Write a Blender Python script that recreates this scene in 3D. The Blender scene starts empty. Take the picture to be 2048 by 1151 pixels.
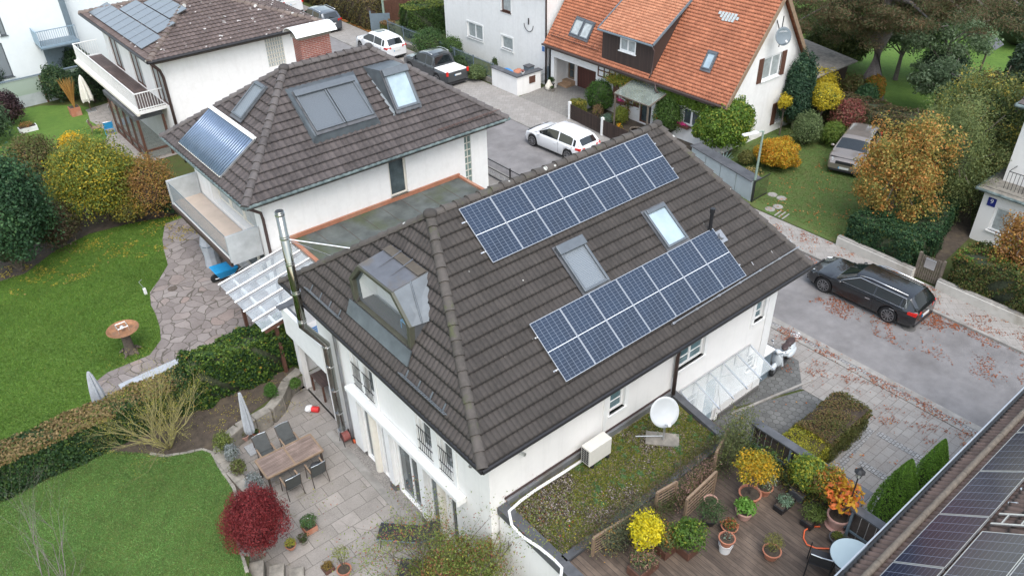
import bpy, bmesh, math, random
import numpy as np
from mathutils import Vector, Matrix
sc = bpy.context.scene
rng = np.random.default_rng(7); random.seed(7)
rad = math.radians
# ---------------- camera ----------------
F_PX = 1595.97; PITCH, ROLL, YAW = rad(34.503), rad(1.3065), rad(51.1728)
CAM = Vector((0, 0, 18.9))
_F = Vector((math.cos(YAW)*math.cos(PITCH), math.sin(YAW)*math.cos(PITCH), -math.sin(PITCH)))
_r = _F.cross(Vector((0, 0, 1))).normalized(); _d = _F.cross(_r)
_R = math.cos(ROLL)*_r + math.sin(ROLL)*_d; _D = -math.sin(ROLL)*_r + math.cos(ROLL)*_d
cd = bpy.data.cameras.new("camera"); cam = bpy.data.objects.new("camera", cd); sc.collection.objects.link(cam)
cam.matrix_world = Matrix(((_R.x, -_D.x, -_F.x, 0), (_R.y, -_D.y, -_F.y, 0), (_R.z, -_D.z, -_F.z, CAM.z), (0, 0, 0, 1)))
cd.sensor_width = 36; cd.lens = F_PX/2048*36; cd.clip_end = 600; cd.clip_start = .5
sc.camera = cam
# ---------------- world, sun, exposure ----------------
w = bpy.data.worlds.new("World"); sc.world = w; w.use_nodes = True
nt = w.node_tree; bg = nt.nodes['Background']; sky = nt.nodes.new('ShaderNodeTexSky'); sky.sky_type = 'NISHITA'
sky.sun_disc = False; sky.sun_elevation = rad(52); sky.sun_rotation = rad(200); sky.air_density = 1.6; sky.dust_density = 2
hs = nt.nodes.new('ShaderNodeHueSaturation'); hs.inputs['Saturation'].default_value = .62
nt.links.new(sky.outputs[0], hs.inputs['Color']); nt.links.new(hs.outputs[0], bg.inputs[0]); bg.inputs[1].default_value = .15
sl = bpy.data.lights.new("sun", 'SUN'); sl.energy = 1.0; sl.angle = rad(40); sl.color = (1, .985, .96)
so = bpy.data.objects.new("sun", sl); sc.collection.objects.link(so)
so.rotation_euler = Vector((.25, .55, -1.15)).to_track_quat('-Z', 'Y').to_euler(); so.location = (0, 0, 40)
sc.view_settings.view_transform = 'Standard'; sc.view_settings.look = 'None'; sc.view_settings.gamma = 1
sc.view_settings.exposure = 1.14

# ---------------- picking points on real planes ----------------
def ray(px, py):
    return _R*((px-1024)/F_PX) + _D*((py-575.5)/F_PX) + _F
def at(px, py, z=0.):
    d = ray(px, py); return CAM + d*((z-CAM.z)/d.z)
def onx(px, py, x): d = ray(px, py); return CAM + d*(x/d.x)
def ony(px, py, y): d = ray(px, py); return CAM + d*(y/d.y)
def onpl(px, py, n, p0):
    d = ray(px, py); n = Vector(n); return CAM + d*(n.dot(Vector(p0)-CAM)/n.dot(d))

# ---------------- object helpers ----------------
ROOT = {}
def tag(o, label=None, cat=None, group=None, kind=None):
    if label: o['label'] = label
    if cat: o['category'] = cat
    if group: o['group'] = group
    if kind: o['kind'] = kind
    return o
def thing(name, label, cat, loc=(0, 0, 0), rz=0, group=None):
    o = bpy.data.objects.new(name, None); sc.collection.objects.link(o); o.empty_display_size = .2
    o.location = loc; o.rotation_euler = (0, 0, rz); ROOT[o.name] = Vector(loc)
    return tag(o, label, cat, group)
def copy_tree(o, loc=None, rz=None, label=None, parent=None):
    c = o.copy(); sc.collection.objects.link(c)
    if parent is not None: c.parent = parent
    if loc is not None: c.location = loc
    if rz is not None: c.rotation_euler = (0, 0, rz)
    if label: c['label'] = label
    for ch in list(o.children): copy_tree(ch, parent=c)
    return c
class MB:
    def __init__(s): s.v = []; s.f = []; s.uv = []; s.mi = []; s.cur = 0
    def face(s, pts, uv=None):
        n = len(s.v); s.v += [tuple(p) for p in pts]; s.f.append(tuple(range(n, n+len(pts)))); s.mi.append(s.cur)
        s.uv.append(uv if uv else [(0, 0)]*len(pts)); return s
    def mesh(s, vs, fs):
        n = len(s.v); s.v += [tuple(p) for p in vs]
        for f in fs: s.f.append(tuple(n+i for i in f)); s.mi.append(s.cur); s.uv.append([(0, 0)]*len(f))
        return s
    def hexa(s, p): return s.mesh(p, [(3, 2, 1, 0), (4, 5, 6, 7), (0, 1, 5, 4), (1, 2, 6, 5), (2, 3, 7, 6), (3, 0, 4, 7)])
    def box(s, x0, x1, y0, y1, z0, z1):
        x0, x1 = min(x0, x1), max(x0, x1); y0, y1 = min(y0, y1), max(y0, y1); z0, z1 = min(z0, z1), max(z0, z1)
        return s.hexa([(x0, y0, z0), (x1, y0, z0), (x1, y1, z0), (x0, y1, z0), (x0, y0, z1), (x1, y0, z1), (x1, y1, z1), (x0, y1, z1)])
    def obox(s, c, h, u, v):   # oriented box: centre, half sizes, two axes
        c = Vector(c); u = Vector(u).normalized(); v = Vector(v); v = (v-u*v.dot(u)).normalized(); n = u.cross(v)
        a, b, d = u*h[0], v*h[1], n*h[2]
        return s.hexa([c-a-b-d, c+a-b-d, c+a+b-d, c-a+b-d, c-a-b+d, c+a-b+d, c+a+b+d, c-a+b+d])
    def bar(s, p, q, wd, ht, up=(0, 0, 1)):
        p, q = Vector(p), Vector(q); return s.obox((p+q)/2, ((q-p).length/2, wd/2, ht/2), q-p, Vector(up).cross(q-p))
    def tube(s, pts, r, n=8, cap=True):
        pts = [Vector(p) for p in pts]; rs = r if hasattr(r, '__len__') else [r]*len(pts)
        vs = []; fs = []; ref = Vector((0, 0, 1))
        for i, p in enumerate(pts):
            t = (pts[min(i+1, len(pts)-1)]-pts[max(i-1, 0)]).normalized()
            a = t.cross(ref)
            if a.length < .05: a = t.cross(Vector((1, 0, 0)))
            a.normalize(); b = t.cross(a)
            for k in range(n):
                q = 2*math.pi*k/n; vs.append(p+(a*math.cos(q)+b*math.sin(q))*rs[i])
        for i in range(len(pts)-1):
            for k in range(n): fs.append((i*n+k, i*n+(k+1) % n, (i+1)*n+(k+1) % n, (i+1)*n+k))
        if cap: fs.append(tuple(range(n-1, -1, -1))); fs.append(tuple(range((len(pts)-1)*n, len(pts)*n)))
        return s.mesh(vs, fs)
    def lathe(s, prof, c=(0, 0, 0), n=20, cap=True):
        vs = []; fs = []
        for r, z in prof:
            for k in range(n): q = 2*math.pi*k/n; vs.append((c[0]+r*math.cos(q), c[1]+r*math.sin(q), c[2]+z))
        m = len(prof)
        for i in range(m-1):
            for k in range(n): fs.append((i*n+k, i*n+(k+1) % n, (i+1)*n+(k+1) % n, (i+1)*n+k))
        if cap: fs.append(tuple(range(n-1, -1, -1))); fs.append(tuple(range((m-1)*n, m*n)))
        return s.mesh(vs, fs)
    def prism(s, poly, z0, z1):
        n = len(poly); vs = [(p[0], p[1], z0) for p in poly]+[(p[0], p[1], z1) for p in poly]
        return s.mesh(vs, [tuple(range(n-1, -1, -1)), tuple(range(n, 2*n))]+[(i, (i+1) % n, n+(i+1) % n, n+i) for i in range(n)])
    def slab(s, pts, th):      # planar polygon thickened along its normal
        P = [Vector(p) for p in pts]; n = (P[1]-P[0]).cross(P[2]-P[0]).normalized()*th; k = len(P)
        return s.mesh(P+[p+n for p in P], [tuple(range(k-1, -1, -1)), tuple(range(k, 2*k))]+[(i, (i+1) % k, k+(i+1) % k, k+i) for i in range(k)])
    def ell(s, c, r, nu=14, nv=8, jit=0):
        vs = []; fs = []
        for j in range(nv+1):
            for i in range(nu):
                t = math.pi*j/nv; p = 2*math.pi*i/nu; q = 1+jit*random.uniform(-1, 1)
                vs.append((c[0]+r[0]*q*math.sin(t)*math.cos(p), c[1]+r[1]*q*math.sin(t)*math.sin(p), c[2]+r[2]*q*math.cos(t)))
        for j in range(nv):
            for i in range(nu): fs.append((j*nu+i, (j+1)*nu+i, (j+1)*nu+(i+1) % nu, j*nu+(i+1) % nu))
        return s.mesh(vs, fs)
    def build(s, name, m, parent=None, smooth=False, bevel=0, local=False, label=None, mods=None):
        off = Vector((0, 0, 0))
        if parent is not None and not local: off = ROOT[parent.name]
        me = bpy.data.meshes.new(name); me.from_pydata([(v[0]-off[0], v[1]-off[1], v[2]-off[2]) for v in s.v], [], s.f)
        for x in (m if isinstance(m, (list, tuple)) else [m]): me.materials.append(x)
        me.polygons.foreach_set('material_index', s.mi)
        ul = me.uv_layers.new(name='UVMap'); flat = [c for f in s.uv for t in f for c in t]; ul.data.foreach_set('uv', flat)
        if smooth: me.polygons.foreach_set('use_smooth', [True]*len(s.f))
        o = bpy.data.objects.new(name, me); sc.collection.objects.link(o)
        if parent is not None: o.parent = parent; ROOT[o.name] = off
        if bevel:
            b = o.modifiers.new('bevel', 'BEVEL'); b.width = bevel; b.segments = 2; b.limit_method = 'ANGLE'; b.angle_limit = rad(35)
        if label: o['label'] = label
        return o
def struct(name, mb, m, **k): o = mb.build(name, m, **k); o['kind'] = 'structure'; return o

# ---------------- materials ----------------
def _n(nt, t, **k):
    n = nt.nodes.new(t)
    for a, b in k.items():
        if a.startswith('i_'): n.inputs[a[2:].replace('_', ' ')].default_value = b
        else: setattr(n, a, b)
    return n
class NT:
    def __init__(s, name):
        s.m = bpy.data.materials.new(name); s.m.use_nodes = True; s.t = s.m.node_tree; s.b = s.t.nodes['Principled BSDF']; s.tc = s.t.nodes.new('ShaderNodeTexCoord')
    def L(s, a, b): s.t.links.new(a, b); return s
    def n(s, t, **k): return _n(s.t, t, **k)
    def noise(s, scale, src=None, detail=4, rough=.6, dim='3D'):
        n = s.n('ShaderNodeTexNoise'); n.inputs['Scale'].default_value = scale; n.inputs['Detail'].default_value = detail; n.inputs['Roughness'].default_value = rough
        s.L(src or s.tc.outputs['Object'], n.inputs['Vector']); return n.outputs['Fac']
    def ramp(s, src, stops):
        r = s.n('ShaderNodeValToRGB'); e = r.color_ramp.elements
        while len(e) < len(stops): e.new(.5)
        for i, (p, c) in enumerate(stops): e[i].position = p; e[i].color = (c, c, c, 1) if not hasattr(c, '__len__') else (*c, 1)
        s.L(src, r.inputs[0]); return r.outputs[0]
    def mix(s, f, a, b, mode='MIX'):
        x = s.n('ShaderNodeMix', data_type='RGBA', blend_type=mode)
        for val, inp in ((f, 0), (a, 6), (b, 7)):
            if hasattr(val, 'links') or hasattr(val, 'is_linked'): s.L(val, x.inputs[inp])
            elif hasattr(val, '__len__'): x.inputs[inp].default_value = (*val, 1)
            else: x.inputs[inp].default_value = val
        return x.outputs[2]
    def math(s, op, a, b=0., c=None):
        x = s.n('ShaderNodeMath', operation=op)
        for val, inp in ((a, 0), (b, 1), (c, 2)):
            if val is None: continue
            if hasattr(val, 'is_linked'): s.L(val, x.inputs[inp])
            else: x.inputs[inp].default_value = val
        return x.outputs[0]
    def bump(s, h, st=.3, dist=.02):
        b = s.n('ShaderNodeBump'); b.inputs['Strength'].default_value = st; b.inputs['Distance'].default_value = dist
        s.L(h, b.inputs['Height']); s.L(b.outputs[0], s.b.inputs['Normal']); return s
    def out(s, col=None, rough=.8, metal=0, spec=.5):
        if col is not None:
            if hasattr(col, 'is_linked'): s.L(col, s.b.inputs['Base Color'])
            else: s.b.inputs['Base Color'].default_value = (*col, 1)
        if hasattr(rough, 'is_linked'): s.L(rough, s.b.inputs['Roughness'])
        else: s.b.inputs['Roughness'].default_value = rough
        s.b.inputs['Metallic'].default_value = metal; s.b.inputs['Specular IOR Level'].default_value = spec
        return s.m
def mul(c, k): return tuple(min(1, x*k) for x in c)
def mat(name, c, rough=.8, var=.12, scale=6, metal=0, spec=.5, bump=0, bs=60, c2=None, stain=None):
    n = NT(name); f = n.noise(scale); col = n.mix(n.ramp(f, [(.3, 0.), (.7, 1.)]), mul(c, 1-var), c2 or mul(c, 1+var))
    if 'plaster' in name: mp = n.n('ShaderNodeMapping'); mp.inputs['Scale'].default_value = (2.2, 2.2, .16); n.L(n.tc.outputs['Object'], mp.inputs[0]); col = n.mix(n.ramp(n.noise(1.6, mp.outputs[0], 7, .7), [(.52, 0.), (.72, .42)]), col, mul(c, .80))
    if stain: col = n.mix(n.ramp(n.noise(scale*.35, detail=6), [(.5, 0.), (.75, 1.)]), col, stain)
    if bump: n.bump(n.noise(bs), bump)
    return n.out(col, rough, metal, spec)
def sepxy(n, src):
    s = n.n('ShaderNodeSeparateXYZ'); n.L(src, s.inputs[0]); return s.outputs
def tile_mat(name, c, c2, lichen=(.45, .45, .42), moss=(.07, .08, .03), mo=.62, dots=.05, dirt_shade=.35, valley=0):
    n = NT(name); uv = n.tc.outputs['UV']; fl = n.n('ShaderNodeVectorMath', operation='FLOOR'); n.L(uv, fl.inputs[0])
    wn = n.n('ShaderNodeTexWhiteNoise', noise_dimensions='2D'); n.L(fl.outputs[0], wn.inputs['Vector'])
    col = n.mix(wn.outputs['Value'], c, c2)
    col = n.mix(n.ramp(n.noise(1.1, detail=5), [(.35, 0.), (.75, .75)]), col, mul(c, .62))
    col = n.mix(n.ramp(n.noise(9, detail=6), [(.45, 0.), (.7, .45)]), col, mul(c2, 1.3))
    col = n.mix(n.ramp(n.noise(1.7, detail=8, rough=.75), [(mo, 0.), (mo+.1, .8)]), col, moss)
    vo = n.n('ShaderNodeTexVoronoi'); vo.inputs['Scale'].default_value = 2.6; n.L(n.tc.outputs['Object'], vo.inputs['Vector'])
    sz = n.math('MULTIPLY', sepxy(n, vo.outputs['Color'])[0], dots*2.6)
    col = n.mix(n.math('LESS_THAN', n.math('ADD', vo.outputs['Distance'], n.math('MULTIPLY', n.noise(40), .03)), n.math('SUBTRACT', sz, .03)), col, lichen)
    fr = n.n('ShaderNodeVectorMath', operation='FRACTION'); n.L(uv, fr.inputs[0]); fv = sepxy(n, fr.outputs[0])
    e = n.math('MAXIMUM', n.math('LESS_THAN', fv[1], .10), n.math('GREATER_THAN', fv[1], .95)); e = n.math('MULTIPLY', e, n.ramp(n.noise(3.), [(.3, .45), (.7, .85)])); col = n.mix(e, col, mul(c, dirt_shade))  # course edges darkened: painted shadow gap under each tile, with some dirt
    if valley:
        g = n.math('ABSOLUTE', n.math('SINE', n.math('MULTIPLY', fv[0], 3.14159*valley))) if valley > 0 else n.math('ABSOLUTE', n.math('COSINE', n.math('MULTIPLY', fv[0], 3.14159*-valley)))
        col = n.mix(n.ramp(g, [(0., .62), (.45, 0.)]), col, mul(c, .5))  # valleys between rolls darkened: shade and dirt put into the colour
    n.bump(n.noise(70), .35, .01)
    return n.out(col, .82)
def brickish(name, c1, c2, mortar, bw, bh, mw=.01, rough=.85, off=.5, src='Object', rot=0, var=1., bump=.4, stain=None, moss=None):
    n = NT(name); br = n.n('ShaderNodeTexBrick'); br.offset = off
    v = n.tc.outputs[src]
    if rot:
        mp = n.n('ShaderNodeMapping'); mp.inputs['Rotation'].default_value = rot if hasattr(rot, '__len__') else (0, 0, rot); n.L(v, mp.inputs[0]); v = mp.outputs[0]
    n.L(v, br.inputs['Vector']); br.inputs['Scale'].default_value = 1; br.inputs['Brick Width'].default_value = bw; br.inputs['Row Height'].default_value = bh
    br.inputs['Mortar Size'].default_value = mw; br.inputs['Mortar Smooth'].default_value = .3
    br.inputs['Color1'].default_value = (*c1, 1); br.inputs['Color2'].default_value = (*c2, 1); br.inputs['Mortar'].default_value = (*mortar, 1)
    col = br.outputs['Color']; col = n.mix(n.ramp(n.noise(2.2, detail=7), [(.35, 0.), (.7, .6)]), col, stain or mul(c1, .65))
    col = n.mix(n.ramp(n.noise(25, detail=4), [(.4, 0.), (.7, .4)]), col, mul(c2, 1.25))
    if moss: col = n.mix(n.ramp(n.noise(1.3, detail=9, rough=.8), [(.58, 0.), (.66, .8)]), col, moss)
    n.bump(n.math('SUBTRACT', 1., br.outputs['Fac']), bump, .015)
    return n.out(col, rough)
LEAF = None
def leaf_mat():
    n = NT('foliage'); a = n.n('ShaderNodeAttribute', attribute_name='Col'); n.out(a.outputs['Color'], .55, 0, .3)
    tr = n.n('ShaderNodeBsdfTranslucent'); n.L(a.outputs['Color'], tr.inputs[0]); mx = n.n('ShaderNodeMixShader'); mx.inputs[0].default_value = .42
    n.L(n.b.outputs[0], mx.inputs[1]); n.L(tr.outputs[0], mx.inputs[2]); n.L(mx.outputs[0], n.t.nodes['Material Output'].inputs[0]); return n.m
def hexmat(name, c1, c2, gap, s):
    # hexagonal pavers: distance to the nearest of two rectangular lattices
    n = NT(name); o = sepxy(n, n.tc.outputs['Object']); x = n.math('DIVIDE', o[0], s); y = n.math('DIVIDE', o[1], s*1.7320508)
    ds = []; ids = []
    for ox in (0., .5):
        a = n.math('ADD', x, ox); b = n.math('ADD', y, ox); fa = n.math('SUBTRACT', n.math('FRACT', a), .5); fb = n.math('MULTIPLY', n.math('SUBTRACT', n.math('FRACT', b), .5), 1.7320508)
        ax = n.math('ABSOLUTE', fa); ay = n.math('ABSOLUTE', fb)
        d = n.math('MAXIMUM', ax, n.math('ADD', n.math('MULTIPLY', ax, .5), n.math('MULTIPLY', ay, .8660254))); ds.append(d)
        ids.append(n.math('ADD', n.math('MULTIPLY', n.math('FLOOR', a), 12.9+ox), n.math('MULTIPLY', n.math('FLOOR', b), 78.2+ox)))
    d = n.math('MINIMUM', ds[0], ds[1]); first = n.math('LESS_THAN', ds[0], ds[1])
    idv = n.math('ADD', n.math('MULTIPLY', ids[0], first), n.math('MULTIPLY', ids[1], n.math('SUBTRACT', 1., first)))
    wn = n.n('ShaderNodeTexWhiteNoise', noise_dimensions='1D'); n.L(idv, wn.inputs['W'])
    col = n.mix(wn.outputs['Value'], c1, c2); col = n.mix(n.ramp(n.noise(1.2, detail=6), [(.4, 0.), (.7, .7)]), col, mul(c1, .6))
    g = n.math('GREATER_THAN', d, .455); col = n.mix(g, col, gap); n.bump(n.math('SUBTRACT', 1., g), .4, .01)
    return n.out(col, .8)
def flagstone():
    n = NT('flagstone'); nz = n.n('ShaderNodeTexNoise'); nz.inputs['Scale'].default_value = 1.2; n.L(n.tc.outputs['Object'], nz.inputs['Vector'])
    ad = n.n('ShaderNodeVectorMath', operation='MULTIPLY_ADD'); n.L(nz.outputs['Color'], ad.inputs[0]); ad.inputs[1].default_value = (.5, .5, 0); n.L(n.tc.outputs['Object'], ad.inputs[2])
    v1 = n.n('ShaderNodeTexVoronoi'); v1.inputs['Scale'].default_value = 2.1; n.L(ad.outputs[0], v1.inputs['Vector'])
    v2 = n.n('ShaderNodeTexVoronoi', feature='DISTANCE_TO_EDGE'); v2.inputs['Scale'].default_value = 2.1; n.L(ad.outputs[0], v2.inputs['Vector'])
    c = sepxy(n, v1.outputs['Color']); col = n.ramp(c[0], [(0., (.17, .145, .135)), (.4, (.215, .185, .172)), (.75, (.255, .225, .21)), (1., (.25, .19, .165))])
    col = n.mix(n.ramp(n.noise(1., detail=6), [(.45, 0.), (.7, .6)]), col, (.12, .095, .085)); col = n.mix(n.ramp(n.noise(22), [(.4, 0.), (.7, .3)]), col, (.36, .31, .28))
    g = n.math('LESS_THAN', v2.outputs['Distance'], .03); col = n.mix(g, col, (.10, .085, .07)); n.bump(n.math('SUBTRACT', 1., g), .4, .02); return n.out(col, .75)
def lawn(name, a, b, c):
    n = NT(name); col = n.mix(n.ramp(n.noise(.5, detail=6), [(.35, 0.), (.65, 1.)]), a, b)
    col = n.mix(n.ramp(n.noise(2.6, detail=8, rough=.75), [(.45, 0.), (.7, .8)]), col, c); col = n.mix(n.ramp(n.noise(45, detail=3), [(.4, 0.), (.7, .5)]), col, mul(a, .55))
    n.bump(n.noise(60), .8, .03); return n.out(col, .9, 0, .2)
def pvmat(name, cell, line, nx, ny, lw=.05, midw=.012, rough=.12, cell2=None):
    n = NT(name); o = sepxy(n, n.tc.outputs['UV']); fx = n.math('FRACT', n.math('MULTIPLY', o[0], nx)); fy = n.math('FRACT', n.math('MULTIPLY', o[1], ny))
    gx = n.math('GREATER_THAN', n.math('ABSOLUTE', n.math('SUBTRACT', fx, .5)), .5-lw); gy = n.math('GREATER_THAN', n.math('ABSOLUTE', n.math('SUBTRACT', fy, .5)), .5-lw)
    g = n.math('MAXIMUM', gx, gy)
    if midw: g2 = n.math('LESS_THAN', n.math('ABSOLUTE', n.math('SUBTRACT', o[1], .5)), midw)
    col = n.mix(n.ramp(n.noise(.8), [(.3, 0.), (.7, 1.)]), cell, cell2 or mul(cell, 1.3)); col = n.mix(g, col, line)
    if midw: col = n.mix(g2, col, (.75, .77, .8))
    n.b.inputs['Coat Weight'].default_value = 0.; return n.out(col, rough, 0, .6)
def glass(name, c=(.6, .7, .7), a=.35, rough=.05, dirt_shade=0):
    n = NT(name); n.out(c, rough, 0, .8)
    if dirt_shade:
        f = n.ramp(n.noise(2., detail=6), [(.35, a*.6), (.75, min(1, a+dirt_shade))]); n.L(f, n.b.inputs['Alpha'])
    else: n.b.inputs['Alpha'].default_value = a
    return n.m
def planks(name, c1, c2, wd, axis=0, gap=(.03, .025, .02)):
    n = NT(name); o = sepxy(n, n.tc.outputs['Object']); t = n.math('DIVIDE', o[1-axis], wd); idv = n.math('FLOOR', t); fr = n.math('FRACT', t)
    wn = n.n('ShaderNodeTexWhiteNoise', noise_dimensions='1D'); n.L(idv, wn.inputs['W']); col = n.mix(wn.outputs['Value'], c1, c2)
    mp = n.n('ShaderNodeMapping'); mp.inputs['Scale'].default_value = (1.5, 18, 1) if axis == 0 else (18, 1.5, 1); n.L(n.tc.outputs['Object'], mp.inputs[0])
    col = n.mix(n.ramp(n.noise(1.5, mp.outputs[0], 6), [(.35, 0.), (.7, .8)]), col, mul(c1, .5)); col = n.mix(n.ramp(n.noise(1.1, detail=6), [(.5, 0.), (.75, .6)]), col, mul(c2, 1.7))
    g = n.math('GREATER_THAN', n.math('ABSOLUTE', n.math('SUBTRACT', fr, .5)), .46); col = n.mix(g, col, gap); n.bump(n.math('SUBTRACT', 1., g), .5, .01); return n.out(col, .7)
def vplanks(name, c, wd, hor):   # vertical boards on a wall, stripes along hor axis
    n = NT(name); o = sepxy(n, n.tc.outputs['Object']); t = n.math('DIVIDE', o[hor], wd); fr = n.math('FRACT', t); wn = n.n('ShaderNodeTexWhiteNoise', noise_dimensions='1D'); n.L(n.math('FLOOR', t), wn.inputs['W'])
    col = n.mix(wn.outputs['Value'], c, mul(c, 1.5)); g = n.math('GREATER_THAN', fr, .88); col = n.mix(g, col, mul(c, .25)); n.bump(n.math('SUBTRACT', 1., g), .4, .01); return n.out(col, .7)
LEAF = leaf_mat()
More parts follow.
